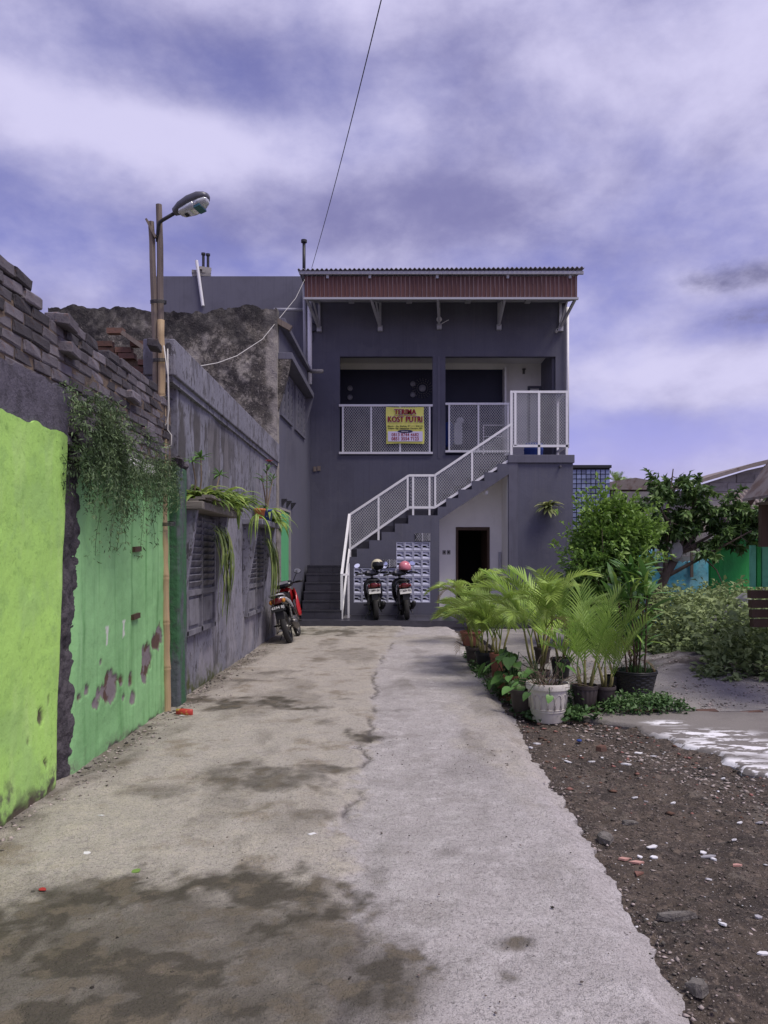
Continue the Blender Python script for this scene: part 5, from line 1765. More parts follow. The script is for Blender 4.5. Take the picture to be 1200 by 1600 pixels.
# ================================================================== motorbikes
def motorbike(name, label, loc, rotz, lean, red, group, plate_text, white_plate, sub_text):
    t = thing(name, label, 'motorbike', loc, rotz, group)
    t.rotation_euler = (0, lean, rotz)
    B = lambda mb, nm, mt, parent=t, smooth=True, ang=None: mb.build(nm, mt, parent, smooth=smooth, world=False)
    Rr = 0.285 if red else 0.262
    wb = 1.24
    paint = RED_PAINT if red else BLACK_GLOSS

    def wheel(y, r, w):
        rt = r - w * 0.55
        ty = MB().lathe([(rt - 0.03, -w * 0.38), (rt, -w * 0.5), (r - 0.018, -w * 0.46), (r - 0.004, -w * 0.25), (r, 0), (r - 0.004, w * 0.25), (r - 0.018, w * 0.46), (rt, w * 0.5), (rt - 0.03, w * 0.38)],
                        40, (0, y, r), 'X', mod=lambda k, j: (-0.004 if (k % 2 and 2 <= j <= 6) else 0))
        wh = B(ty, 'wheel', RUBBER)
        rim = MB().lathe([(rt - 0.035, -w * 0.35), (rt - 0.012, -w * 0.42), (rt - 0.02, -w * 0.2), (rt - 0.03, 0), (rt - 0.02, w * 0.2), (rt - 0.012, w * 0.42), (rt - 0.035, w * 0.35), (rt - 0.035, -w * .35)], 32, (0, y, r), 'X')
        rim.lathe([(0.0, -w * 0.5), (0.045, -w * 0.5), (0.055, -w * 0.2), (0.055, w * 0.2), (0.045, w * 0.5), (0.0, w * 0.5)], 16, (0, y, r), 'X')
        n = 10 if red else 5
        for k in range(n):
            a = 2 * math.pi * k / n
            s = 0.012 if red else 0.03
            rim.bar((0, y + 0.04 * math.cos(a), r + 0.04 * math.sin(a)), (0, y + (rt - 0.02) * math.cos(a), r + (rt - 0.02) * math.sin(a)), s, up=(1, 0, 0))
        B(rim, 'rim', STEEL if red else BLACK_PL, wh)
        return wh

    wheel(0, Rr, 0.095 if red else 0.105)
    wheel(wb, Rr, 0.08 if red else 0.09)
    # engine, swingarm, exhaust
    e = MB()
    e.loft([(0.28, 0, 0.33, 0.09, 0.08), (0.36, 0, 0.35, 0.15, 0.12), (0.6, 0, 0.36, 0.16, 0.13), (0.78, 0, 0.34, 0.12, 0.09), (0.86, 0, 0.36, 0.06, 0.05)], 14, 3)
    if not red:
        e.loft([(-0.07, -0.12, 0.27, 0.03, 0.05), (0.05, -0.12, 0.28, 0.05, 0.085), (0.4, -0.12, 0.33, 0.06, 0.10)], 12, 3)
    for s in ((-1, 1) if red else (1,)):
        e.bar((s * 0.09, 0.0, Rr), (s * 0.10, 0.45, 0.36), 0.03, 0.045)
    e.bar((-0.13, 0, Rr), (0.13, 0, Rr), 0.022)
    B(e, 'engine', STEEL if red else BLACK_PL)
    ex = MB().tube([(0.10, 0.55, 0.22), (0.14, 0.35, 0.21), (0.155, 0.2, 0.24), (0.16, 0.02, 0.30), (0.165, -0.18, 0.37), (0.165, -0.2, 0.376)], [0.018, 0.022, 0.04, 0.052, 0.05, 0.03], 14)
    exo = B(ex, 'exhaust', STEEL if red else BLACK_PL)
    B(MB().tube([(0.165, -0.19, 0.373), (0.165, -0.215, 0.38)], [0.022, 0.018], 10), 'exhaust_tip', BLACK_PL, exo)
    hs = MB().loft([(-0.12, 0.205, 0.36, 0.012, 0.04), (0.02, 0.21, 0.33, 0.014, 0.05), (0.15, 0.2, 0.28, 0.012, 0.035)], 10, 3)
    B(hs, 'heat_shield', STEEL if red else DARK_METAL, exo)
    # shock absorbers
    for s in ((-1, 1) if red else (-1,)):
        sh = MB()
        a, b = Vector((s * 0.125, 0.0, Rr + 0.03)), Vector((s * 0.125, 0.14, 0.66))
        sh.tube([a, b], 0.014, 8)
        for k in range(9):
            c = a.lerp(b, 0.2 + 0.075 * k)
            sh.tube([c, c + (b - a).normalized() * 0.014], 0.028, 8)
        B(sh, 'shock_absorber', STEEL)
    # rear bodywork
    hw = 0.115 if red else 0.14
    body = MB().loft([(-0.34, 0, 0.80, 0.05, 0.035), (-0.30, 0, 0.785, 0.09, 0.065), (-0.15, 0, 0.765, hw, 0.085), (0.15, 0, 0.72, hw + 0.02, 0.10), (0.42, 0, 0.64, hw + 0.015, 0.13), (0.58, 0, 0.52, hw - 0.01, 0.13), (0.7, 0, 0.45, 0.08, 0.10)], 20, 2.6)
    bo = B(body, 'body', BLACK_GLOSS)
    if red:
        for s in (-1, 1):
            st_ = MB().loft([(-0.325, s * 0.062, 0.81, 0.022, 0.016), (-0.24, s * 0.10, 0.80, 0.022, 0.024), (-0.05, s * 0.128, 0.765, 0.022, 0.034), (0.2, s * 0.142, 0.69, 0.022, 0.045), (0.42, s * 0.135, 0.58, 0.02, 0.05), (0.5, s * 0.125, 0.52, 0.012, 0.02)], 10, 2.4)
            B(st_, 'side_stripe', SILVER, bo)
            rp = MB().loft([(0.22, s * 0.145, 0.60, 0.014, 0.02), (0.4, s * 0.15, 0.53, 0.018, 0.06), (0.6, s * 0.12, 0.46, 0.02, 0.07), (0.68, s * 0.10, 0.43, 0.012, 0.03)], 10, 2.4)
            B(rp, 'side_panel', BLACK_GLOSS, bo)
    seat = MB().loft([(-0.27, 0, 0.86, 0.08, 0.02), (-0.22, 0, 0.87, 0.115, 0.032), (0.0, 0, 0.862, 0.135, 0.036), (0.22, 0, 0.825, 0.14, 0.04), (0.3, 0, 0.80, 0.13, 0.042), (0.5, 0, 0.78, 0.11, 0.04), (0.62, 0, 0.78, 0.07, 0.03)], 18, 2.8)
    B(seat, 'seat', BLACK_PL)
    gr = MB().tube([(-0.11, -0.05, 0.83), (-0.115, -0.25, 0.865), (-0.07, -0.36, 0.875), (0.07, -0.36, 0.875), (0.115, -0.25, 0.865), (0.11, -0.05, 0.83)], 0.014, 8)
    B(gr, 'grab_rail', SILVER if red else BLACK_PL)
    tl = MB().loft([(-0.375, 0, 0.77, 0.055, 0.035), (-0.36, 0, 0.77, 0.085, 0.05), (-0.30, 0, 0.77, 0.09, 0.055)], 16, 3)
    tlo = B(tl, 'tail_light', RED_LENS)
    for s in (-1, 1):
        B(MB().loft([(-0.35, s * 0.11, 0.755, 0.018, 0.028), (-0.33, s * 0.11, 0.76, 0.028, 0.036), (-0.25, s * 0.12, 0.77, 0.026, 0.03)], 10, 2.6), 'indicator', AMBER if red else RED_LENS, tlo)
    # rear fender and number plate
    fe = MB().loft([(-0.30, 0, 0.72, 0.07, 0.03), (-0.30, 0, 0.70, 0.07, 0.03)], 4, 2)
    fe = MB()
    pr = [(-0.24, 0.73), (-0.31, 0.70), (-0.345, 0.58), (-0.36, 0.46), (-0.352, 0.45), (-0.33, 0.56), (-0.29, 0.67), (-0.22, 0.69)]
    fe.prism([(a, b) for a, b in pr], 'X', -0.07, 0.07)
    o = B(fe, 'rear_fender', BLACK_PL, smooth=False)
    bv_ = o.modifiers.new('bevel', 'BEVEL'); bv_.width = 0.012; bv_.segments = 2
    pl = MB().obox((0, -0.372, 0.645), (0.25, 0.006, 0.105), Matrix.Rotation(R(-14), 3, 'X'))
    plo = B(pl, 'number_plate', PLATE_WHITE if white_plate else PLATE_BLACK, smooth=False)
    tx = MB()
    rm = Matrix.Rotation(R(-14), 3, 'X')
    text_geo(tx, plate_text, 0.062, Vector((0, -0.377, 0.66)), width=0.215, bold=0.0015, rot=rm)
    text_geo(tx, sub_text, 0.026, Vector((0.03, -0.370, 0.615)), width=0.08, bold=0.0006, rot=rm)
    B(tx, 'lettering', INK_BLACK if white_plate else INK_WHITE, plo, smooth=False)['kind'] = 'stuff'
    # front: leg shield, cowl, fork, fender
    if red:
        for s in (-1, 1):
            f_ = MB().loft([(0.70, s * 0.17, 0.50, 0.018, 0.10), (0.80, s * 0.20, 0.60, 0.022, 0.22), (0.92, s * 0.17, 0.70, 0.025, 0.22), (1.02, s * 0.12, 0.76, 0.02, 0.14)], 12, 2.6)
            B(f_, 'leg_shield', RED_PAINT)
        sp = MB().loft([(0.62, 0, 0.50, 0.06, 0.07), (0.78, 0, 0.62, 0.07, 0.09), (0.92, 0, 0.82, 0.09, 0.10)], 12, 2.6)
        B(sp, 'spine_cover', BLACK_PL)
        c_ = MB().loft([(0.90, 0, 0.80, 0.12, 0.16), (1.0, 0, 0.80, 0.13, 0.15), (1.08, 0, 0.80, 0.08, 0.08)], 14, 2.6)
        B(c_, 'front_cowl', RED_PAINT)
    else:
        f_ = MB().loft([(0.80, 0, 0.56, 0.19, 0.25), (0.87, 0, 0.62, 0.22, 0.28), (0.95, 0, 0.66, 0.19, 0.25), (1.08, 0, 0.68, 0.10, 0.13)], 16, 3)
        B(f_, 'leg_shield', BLACK_GLOSS)
        fl_ = MB().box(-0.16, 0.16, 0.52, 0.88, 0.30, 0.36)
        o = B(fl_, 'floorboard', BLACK_PL, smooth=False)
    fk = MB()
    for s in (-1, 1):
        fk.tube([(s * 0.075, wb, Rr), (s * 0.075, 1.02, 0.74)], 0.02, 8)
    fk.tube([(0, 1.03, 0.7), (0, 0.90, 1.0)], 0.03, 8)
    B(fk, 'fork', STEEL)
    ff = MB().loft([(wb - 0.26, 0, Rr + 0.16, 0.05, 0.02), (wb - 0.1, 0, 2 * Rr + 0.02, 0.06, 0.02), (wb + 0.1, 0, 2 * Rr + 0.02, 0.055, 0.02), (wb + 0.25, 0, Rr + 0.15, 0.03, 0.015)], 10, 2.5)
    B(ff, 'front_fender', paint)
    hc_ = MB().loft([(0.80, 0, 0.99, 0.10, 0.03), (0.84, 0, 1.0, 0.16, 0.055), (0.92, 0, 1.01, 0.18, 0.07), (1.0, 0, 1.0, 0.12, 0.06), (1.05, 0, 0.98, 0.07, 0.04)], 16, 2.6)
    hco = B(hc_, 'handlebar_cover', BLACK_GLOSS)
    ds = MB().obox((0, 0.83, 1.035), (0.20, 0.075, 0.035), Matrix.Rotation(R(38), 3, 'X'))
    B(ds, 'dashboard', GLASS_DIRTY, hco, smooth=False)
    for s in (-1, 1):
        g_ = MB().tube([(s * 0.12, 0.88, 1.0), (s * 0.24, 0.85, 1.01), (s * 0.36, 0.80, 1.0)], [0.014, 0.014, 0.014], 8)
        g_.tube([(s * 0.24, 0.85, 1.01), (s * 0.37, 0.795, 1.0)], 0.021, 10)
        g_.bar((s * 0.20, 0.90, 1.005), (s * 0.36, 0.87, 0.99), 0.012)
        B(g_, 'handgrip', BLACK_PL)
        mr = MB().tube([(s * 0.19, 0.87, 1.02), (s * 0.24, 0.86, 1.10), (s * 0.30, 0.85, 1.17)], 0.007, 6)
        mro = B(mr, 'mirror', BLACK_PL)
        sh_ = MB().lathe([(0, 0.02), (0.045, 0.018), (0.062, 0.002), (0.06, 0.0), (0, 0.0)], 20, (0, 0, 0), 'Y')
        mrx = Matrix.Rotation(R(-s * 14), 3, 'Z') @ Matrix.Rotation(R(-26), 3, 'X') @ Matrix.Rotation(R(s * 25), 3, 'Y')
        sh_.v = [tuple(Vector((s * 0.32, 0.85, 1.205)) + mrx @ Vector((x * 1.35, y, z * 0.9))) for x, y, z in sh_.v]
        B(sh_, 'mirror_shell', BLACK_PL, mro)
        gl = MB().lathe([(0, 0.0), (0.054, 0.0), (0.054, -0.003), (0, -0.003)], 20, (0, 0, 0), 'Y')
        gl.v = [tuple(Vector((s * 0.32, 0.85, 1.205)) + mrx @ Vector((x * 1.35, y - .002, z * 0.9))) for x, y, z in gl.v]
        B(gl, 'mirror_glass', MIRROR, mro, smooth=False)
        fp = MB().tube([(s * 0.12, 0.36, 0.32), (s * 0.25, 0.30, 0.33)], 0.016, 8)
        B(fp, 'footpeg', RUBBER)
    ks = MB()
    ks.tube([(-0.10, 0.5, 0.26), (-0.24, 0.36, 0.02)], 0.012, 6)
    for s in (-1, 1):
        ks.tube([(s * 0.10, 0.30, 0.22), (s * 0.15, 0.14, 0.12)], 0.012, 6)
    B(ks, 'stand', STEEL)['kind'] = 'stuff'
    return t


motorbike('motorbike', 'red and black motorbike with silver stripe and black number plate, parked by the grey wall', (-1.74, 13.35, 0.0), R(0), R(-14), True, 'parked motorbikes', '6594 BJ', False, '06 24')
bl1 = motorbike('motorbike', 'black motorbike with the cream helmet hung on its handlebar', (-0.30, 16.82, PZ0), R(3), R(-5), False, 'parked motorbikes', 'F 5899 GH', True, '02 27')
bl2 = motorbike('motorbike', 'black motorbike with the pink helmet hung on its handlebar', (0.37, 16.85, PZ0), R(4), R(-6), False, 'parked motorbikes', 'F 2634 FG', True, '11 26')


def helmet(label, mat, loc, yaw, tilt, open_face):
    t = thing('helmet', label, 'helmet', loc, yaw, 'helmets on the black motorbikes')
    t.rotation_euler = (tilt, 0, yaw)
    m = MB()
    n, k = 22, 14
    v = []; f = []
    for j in range(k + 1):
        th = math.pi * 0.66 * j / k
        for i in range(n):
            a = 2 * math.pi * i / n
            rr = 0.132 + 0.004 * math.cos(a)
            v.append((rr * math.sin(th) * math.sin(a), 1.12 * rr * math.sin(th) * math.cos(a), 0.14 * math.cos(th)))
    for j in range(k):
        for i in range(n):
            a = 2 * math.pi * (i + .5) / n
            if j > 7 and math.cos(a) < -0.35: continue       # face opening at the back (-Y looks at us)
            f.append((j * n + i, (j + 1) * n + i, (j + 1) * n + (i + 1) % n, j * n + (i + 1) % n))
    m.add(v, f)
    o = m.build('shell', mat, t, smooth=True, world=False)
    s = o.modifiers.new('thickness', 'SOLIDIFY'); s.thickness = 0.012
    vis = MB()
    pts = []
    for j in range(6):
        th = math.pi * (0.34 + 0.26 * j / 5)
        for i in range(13):
            a = math.pi + (i - 6) / 6 * 1.25
            pts.append((0.143 * math.sin(th) * math.sin(a), 0.16 * math.sin(th) * math.cos(a), 0.147 * math.cos(th)))
    ff = [(j * 13 + i, (j + 1) * 13 + i, (j + 1) * 13 + i + 1, j * 13 + i + 1) for j in range(5) for i in range(12)]
    vis.add(pts, ff)
    if open_face:
        o = vis.build('visor', VISOR, t, smooth=True, world=False)
        s = o.modifiers.new('thickness', 'SOLIDIFY'); s.thickness = 0.004
    MB().ball((0, 0, -0.01), (0.115, 0.12, 0.10), 14, 8).build('lining', BLACK_PL, t, smooth=True, world=False)
    MB().tube([(-0.12, 0, -0.08), (-0.06, 0, -0.16), (0.06, 0, -0.16), (0.12, 0, -0.08)], 0.008, 6).build('strap', BLACK_PL, t, world=False)
    return t


helmet('cream open helmet with dark visor hung on the left black motorbike', CREAM, (-0.30, 17.66, 1.30), R(20), R(-8), True)
helmet('pink helmet hung on the right black motorbike', PINK, (0.33, 17.66, 1.255), R(170), R(8), False)

# ================================================================== plants
rp_ = random.Random(21)


def frond_mesh(bend, nl=20, mat=FROND, lw=0.022, ll=0.30, seed=0):
    r_ = random.Random(seed)
    m = MB()
    N = 16
    ang = lambda t: R(8) + bend * t ** 1.5
    p = Vector((0, 0, 0))
    pts = []
    for i in range(N + 1):
        pts.append(p.copy())
        a = ang(i / N)
        p = p + Vector((math.sin(a), 0, math.cos(a))) / N
    m.tube(pts, [0.009 * (1 - 0.8 * i / N) for i in range(N + 1)], 4)
    for k in range(nl):
        t = 0.24 + 0.76 * (k + 0.5) / nl
        i = min(N - 1, int(t * N)); fr_ = t * N - i
        c = pts[i].lerp(pts[i + 1], fr_)
        a = ang(t)
        d = Vector((math.sin(a), 0, math.cos(a)))
        up = Vector((-math.cos(a), 0, math.sin(a)))
        L = ll * (0.45 + 0.55 * math.sin(math.pi * (0.12 + 0.80 * (t - .24) / .76))) * r_.uniform(.88, 1.1)
        for s in (-1, 1):
            sp_ = 0.62 - 0.35 * (t - 0.24)
            dirv = (d * (1 - sp_ * 0.62) + Vector((0, s, 0)) * sp_ + up * 0.28 + Vector((r_.uniform(-.06, .06), r_.uniform(-.06, .06), r_.uniform(-.06, .06)))).normalized()
            q = c.copy()
            lp = []
            for j in range(4):
                lp.append(q.copy())
                q = q + (dirv + Vector((0, 0, -0.30 * j * 0.55))).normalized() * L / 3
            m.strip(lp, [lw * .6, lw, lw * .8, 0.001], d.cross(dirv).cross(dirv), None, 0.25)
    return m.mesh('frond', mat)


FR_Y = [frond_mesh(b, seed=i, mat=FROND) for i, b in enumerate((0.9, 1.3, 1.7, 2.05, 1.5))]
FR_G = [frond_mesh(b, seed=10 + i, mat=FROND_DK, lw=0.023) for i, b in enumerate((0.5, 0.9, 1.3, 1.7))]
FR_N = [frond_mesh(b, nl=16, seed=20 + i, mat=FROND_DK, lw=0.023, ll=0.36) for i, b in enumerate((0.35, 0.7, 1.1))]

FR_D = frond_mesh(2.3, nl=16, seed=33, mat=DRY_FROND, lw=.012, ll=.22)


def pot(parent, r, h, mat, style, origin=None):
    """tapered pot, hollow at the top, with soil"""
    rb_ = r * 0.74
    prof = [(0, 0), (rb_ * 0.96, 0), (rb_, 0.012), (r * 0.955, h * 0.82), (r * 0.96, h * 0.84), (r * 1.04, h * 0.85), (r * 1.05, h * 0.985), (r * 1.03, h), (r * 0.97, h), (r * 0.94, h * 0.9), (r * 0.93, h * 0.80)]
    mod = None
    n = 32
    if style == 'ribbed':
        n = 64
        mod = lambda k, j: (0.006 if (k % 4 < 2) else 0) if 2 <= j <= 3 else 0
    o = MB().lathe(prof, n, mod=mod).build('pot', mat, parent, smooth=(style != 'ribbed'), world=False)
    if style == 'ribbed':
        autosmooth(o, 35)
    else:
        autosmooth(o, 50)
    return o


def soil_disc(parent, r, z):
    m = MB()
    m.lathe([(0.0, z + 0.015), (r * 0.5, z + 0.012), (r, z)], 20)
    m.v = [(x, y, zz + random.uniform(-.008, .008)) for x, y, zz in m.v]
    return m.build('soil', SOIL_POT, parent, world=False)


def potted_palm(label, px, py, dia, h, mat, style, fronds, meshes, fl, tilt, canes=4, z0=-0.05, seed=0, lift=0.12, group='potted palms beside the driveway', extra=None):
    c = G(px, py, z0)
    c.y += dia / 2
    t = thing('potted_palm', label, 'potted palm', c, random.uniform(0, 6), group)
    r_ = random.Random(seed)
    pot(t, dia / 2, h, mat, style)
    soil_disc(t, dia * 0.46, h * 0.86)
    cb = []
    for k in range(canes):
        a = 2 * math.pi * k / canes + r_.uniform(-.4, .4)
        rr = dia * 0.28 * r_.uniform(.3, 1)
        hh = lift * r_.uniform(.5, 1.5)
        b = Vector((rr * math.cos(a), rr * math.sin(a), h * 0.85))
        e = b + Vector((math.cos(a) * hh * 0.25, math.sin(a) * hh * 0.25, hh))
        MB().tube([b, b.lerp(e, .5) + Vector((0.01, 0, 0)), e], [0.016, 0.014, 0.011], 7).build('cane', CANE, t, smooth=True, world=False)
        cb.append((e, a))
    for k in range(fronds):
        e, a = cb[k % canes]
        a2 = a + r_.uniform(-1.3, 1.3) + (math.pi if r_.random() < .15 else 0)
        s = fl * r_.uniform(0.65, 1.1)
        tl_ = tilt * r_.uniform(0.1, 1.0)
        put(FR_D if k == fronds - 1 and seed % 2 else r_.choice(meshes), 'frond', t, e - Vector((0, 0, 0.01)), (0, tl_ + (.5 if k == fronds - 1 and seed % 2 else 0), a2), (s, s * r_.uniform(.9, 1.15), s))
    return t


potted_palm('yellow green palm in the farthest terracotta pot, in front of the dark doorway', 737, 1010, 0.36, 0.25, TERRA, 'plain', 19, FR_Y, 0.82, 0.34, 6, seed=1, lift=0.5)
potted_palm('palm in the small black pot just ahead of the farthest terracotta pot', 741, 1042, 0.22, 0.27, POT_DARK, 'plain', 10, FR_Y, 0.75, 0.5, 4, seed=2, lift=0.22)
potted_palm('yellow green palm in the wider black pot at the driveway edge', 760, 1052, 0.27, 0.27, BLACK_PL, 'plain', 17, FR_Y, 0.8, 0.5, 5, seed=3, lift=0.3)
potted_palm('tall yellow green palm in the upright terracotta pot behind the broad leaf climber', 781, 1062, 0.22, 0.32, TERRA, 'plain', 16, FR_Y, 0.85, 0.5, 4, seed=4, lift=0.28)
potted_palm('widest yellow green palm in the middle of the cluster, pot half hidden behind white pot', 845, 1086, 0.26, 0.26, POT_DARK, 'plain', 22, FR_Y, 0.85, 0.5, 5, seed=5, lift=0.38)
potted_palm('darker palm at the back of the pot cluster in a hidden black pot', 880, 1062, 0.26, 0.26, BLACK_PL, 'plain', 12, FR_G, 0.9, 0.5, 5, seed=6, lift=0.3)
potted_palm('slim palm in the ribbed dark brown pot right of the white pot', 919, 1112, 0.255, 0.25, POT_DARK, 'ribbed', 12, FR_N, 0.72, 0.36, 6, seed=7, lift=0.24)
potted_palm('slim palm in the plain brown pot between ribbed pot and woven basket', 950, 1108, 0.21, 0.22, POT_DARK, 'plain', 11, FR_N, 0.72, 0.4, 5, seed=8, lift=0.24)
potted_palm('small palm in the black pot hidden left of the woven basket', 961, 1088, 0.18, 0.22, BLACK_PL, 'plain', 7, FR_G, 0.65, 0.5, 3, seed=9, lift=0.15)
potted_palm('pale palm at the far right back of the pot row, near the shrub', 850, 1040, 0.24, 0.25, POT_DARK, 'plain', 11, FR_Y, 0.95, 0.5, 4, seed=12, lift=0.45)

# broad leaf plants
def heart_leaf(mb_name='leaf', mat=BROADLEAF):
    m = MB()
    out = [(0, 0), (-0.12, -0.10), (-0.34, -0.08), (-0.46, 0.12), (-0.42, 0.4), (-0.24, 0.72), (0, 1.0)]
    n = len(out)
    v = []
    for s in (-1, 1):
        for x, y in out:
            v.append((s * -x, y, 0.12 * abs(x) - 0.22 * max(0, y) ** 2))
    mid = [(0, y, -0.22 * max(0, y) ** 2) for y in (0, 0.15, 0.4, 0.72, 1.0)]
    o = len(v)
    v += mid
    f = []
    for k in range(2):
        b = k * n
        f += [(b + 0, b + 1, b + 2, b + 3, o + 1) if k else (b + 3, b + 2, b + 1, b + 0, o + 1)]
        q = [(o + 1, b + 3, b + 4, o + 2), (o + 2, b + 4, b + 5, o + 3), (o + 3, b + 5, b + 6)]
        f += [t_ if k else t_[::-1] for t_ in q]
    m.add(v, f)
    return m.mesh(mb_name, mat)


HEART = heart_leaf()


def broad_plant(label, px, py, dia, h, mat, nleaf, spread, seed, z0=-0.05, size=0.13, high=0.25):
    c = G(px, py, z0)
    c.y += dia / 2
    t = thing('potted_plant', label, 'potted plant', c, 0, 'broad leaved plants among the palms')
    pot(t, dia / 2, h, mat, 'plain'); soil_disc(t, dia * .45, h * .86)
    r_ = random.Random(seed)
    for k in range(nleaf):
        a = r_.uniform(0, 2 * math.pi)
        rr = spread * r_.uniform(.2, 1)
        e = Vector((rr * math.cos(a), rr * math.sin(a), h + r_.uniform(-0.35 * h, high) * (1 - 0.3 * rr / spread)))
        m = MB().tube([(0.02 * math.cos(a), 0.02 * math.sin(a), h * .86), (rr * .5 * math.cos(a), rr * .5 * math.sin(a), max(h * 1.1, e.z) + .06), e], 0.0045, 5)
        sk = m.build('stalk', LEAF_LOW, t, world=False)
        s = size * r_.uniform(.7, 1.2)
        put(HEART, 'leaf', sk, e, (r_.uniform(-1.0, -.2), r_.uniform(-.4, .4), a - math.pi / 2 + r_.uniform(-.5, .5)), s)
    return t


broad_plant('broad leaved climber in the nearest terracotta pot at the driveway edge', 793, 1092, 0.22, 0.27, TERRA, 13, 0.24, 5, size=0.17)
broad_plant('broad leaved climber in the front terracotta pot beside the dark pot', 806, 1098, 0.23, 0.28, TERRA, 10, 0.22, 6, size=0.14)
broad_plant('trailing heart leaved plant in the dark pot left of the white pot', 822, 1120, 0.27, 0.25, POT_DARK, 16, 0.27, 7, size=0.12, high=0.18)

# white pot with dry stems
c = G(862, 1131, -0.06)
wp_ = thing('potted_plant', 'large off white moulded pot holding dry twigs and a few vines', 'potted plant', (c.x, c.y + 0.18, -0.07), 0, 'broad leaved plants among the palms')
po = pot(wp_, 0.198, 0.37, POT_WHITE, 'plain')
soil_disc(wp_, 0.18, 0.32)
m = MB()
for k in range(16):
    a = 2 * math.pi * k / 16
    hwid = math.pi / 16
    for (da0, da1) in ((-1, 1),):
        arc = []
        for q in np.linspace(0, math.pi, 9):
            aa = a + hwid * 0.92 * math.cos(q)
            zz = 0.20 + 0.075 * math.sin(q)
            rr = 0.147 + (0.189 - 0.147) * zz / 0.30 + 0.002
            arc.append((rr * math.cos(aa), rr * math.sin(aa), zz))
        arc = [(arc[0][0] * .985, arc[0][1] * .985, 0.13)] + arc + [(arc[-1][0] * .985, arc[-1][1] * .985, 0.13)]
        m.tube(arc, 0.004, 4)
for zz in (0.105, 0.125):
    rr = 0.147 + 0.042 * zz / 0.3 + 0.002
    m.tube([(rr * math.cos(q), rr * math.sin(q), zz) for q in np.linspace(0, 2 * math.pi, 41)], 0.004, 4)
m.build('relief_pattern', POT_WHITE, po, smooth=True, world=False)
tw_ = MB()
r_ = random.Random(31)
for k in range(75):
    a = r_.uniform(0, 6.28); rr = r_.uniform(0, .15)
    p = Vector((rr * math.cos(a), rr * math.sin(a), 0.31))
    d = Vector((math.cos(a) * r_.uniform(.1, .8), math.sin(a) * r_.uniform(.1, .8), r_.uniform(.35, 1))).normalized()
    pts = [p]
    L = r_.uniform(.12, .42)
    for i in range(5):
        d = (d + Vector((r_.uniform(-.35, .35), r_.uniform(-.35, .35), r_.uniform(-.45, .15)))).normalized()
        p = p + d * L / 5
        pts.append(p)
    tw_.tube(pts, [0.0045 * (1 - .13 * i) for i in range(6)], 4)
tw_.build('dry_twigs', TWIG, wp_, world=False, kind='stuff')
for k in range(12):
    a = r_.uniform(0, 6.28); rr = r_.uniform(.1, .3)
    e = Vector((rr * math.cos(a), rr * math.sin(a), 0.33 + r_.uniform(-.08, .22)))
    sk = MB().tube([(0.1 * math.cos(a), 0.1 * math.sin(a), 0.32), ((rr + .1) / 2 * math.cos(a), (rr + .1) / 2 * math.sin(a), e.z + .08), e], 0.004, 5).build('stalk', LEAF_LOW, wp_, world=False)
    put(HEART, 'leaf', sk, e, (r_.uniform(-1.1, -.2), r_.uniform(-.4, .4), a - math.pi / 2), 0.10 * r_.uniform(.7, 1.3))

# woven basket with tall dracaena canes
c = G(1003, 1093, -0.05)
bk = thing('potted_plant', 'tall thin cane plant in the wide black woven basket', 'potted plant', (c.x, c.y + 0.23, -0.05), 0, 'broad leaved plants among the palms')
rows_ = 22
prof = [(0.17 + 0.06 * (i / rows_), 0.27 * i / rows_) for i in range(rows_ + 1)]
o = MB().lathe([(0, 0)] + prof + [(0.225, 0.275), (0.215, 0.27), (0.205, 0.2)], 72, mod=lambda k, j: (0.007 if (((k // 3) + (j // 2)) % 2 and 1 < j < rows_) else 0))
o.build('basket', BLACK_PL, bk, world=False)
m = MB()
for zz in (0.262, 0.279):
    m.tube([(0.233 * math.cos(q), 0.233 * math.sin(q), zz) for q in np.linspace(0, 2 * math.pi, 49)], 0.010, 6)
m.build('rim', BLACK_PL, bk, smooth=True, world=False)
soil_disc(bk, 0.21, 0.24)
LANCE = MB().strip([(0, 0, 0), (0, .25, 0.06), (0, .55, 0.06), (0, .8, -0.0), (0, 1, -.1)], [0.04, .17, .2, .13, .004], (1, 0, 0), None, 0.3).mesh('leaf', BROADLEAF)
STRAPS = MB().strip([(0, 0, 0), (0, .25, 0.10), (0, .55, 0.10), (0, .8, -0.02), (0, 1, -.2)], [0.03, .09, .10, .07, .004], (1, 0, 0), None, 0.3).mesh('leaf', FROND_DK)
for k in range(9):
    a = r_.uniform(0, 6.28); rr = r_.uniform(0.02, .14)
    hgt = r_.uniform(0.7, 1.3) if k < 7 else 0.45
    b = Vector((rr * math.cos(a), rr * math.sin(a), .24))
    e = Vector((b.x * 1.9 + r_.uniform(-.08, .08), b.y * 1.4, .24 + hgt))
    cane = [b.lerp(e, i / 6) + Vector((r_.uniform(-.012, .012), r_.uniform(-.012, .012), 0)) for i in range(7)]
    P2, R2 = [], []
    for i, p in enumerate(cane):
        P2 += [p - Vector((0, 0, .012)), p, p + Vector((0, 0, .012))]; R2 += [0.010, 0.014, 0.010]
    cn = MB().tube(P2, R2, 7).build('cane', WOOD_DARK, bk, world=False)
    for j in range(11):
        aa = r_.uniform(0, 6.28)
        put(LANCE if j % 3 else STRAPS, 'leaf', cn, e - Vector((0, 0, r_.uniform(0, .22))), (r_.uniform(.0, 1.25), r_.uniform(-.3, .3), aa), r_.uniform(.24, .42))
    for j in range(2):
        aa = r_.uniform(0, 6.28)
        put(LANCE, 'leaf', cn, b.lerp(e, r_.uniform(.15, .6)), (r_.uniform(.2, .9), r_.uniform(-.3, .3), aa), r_.uniform(.16, .26))
gm = MB()
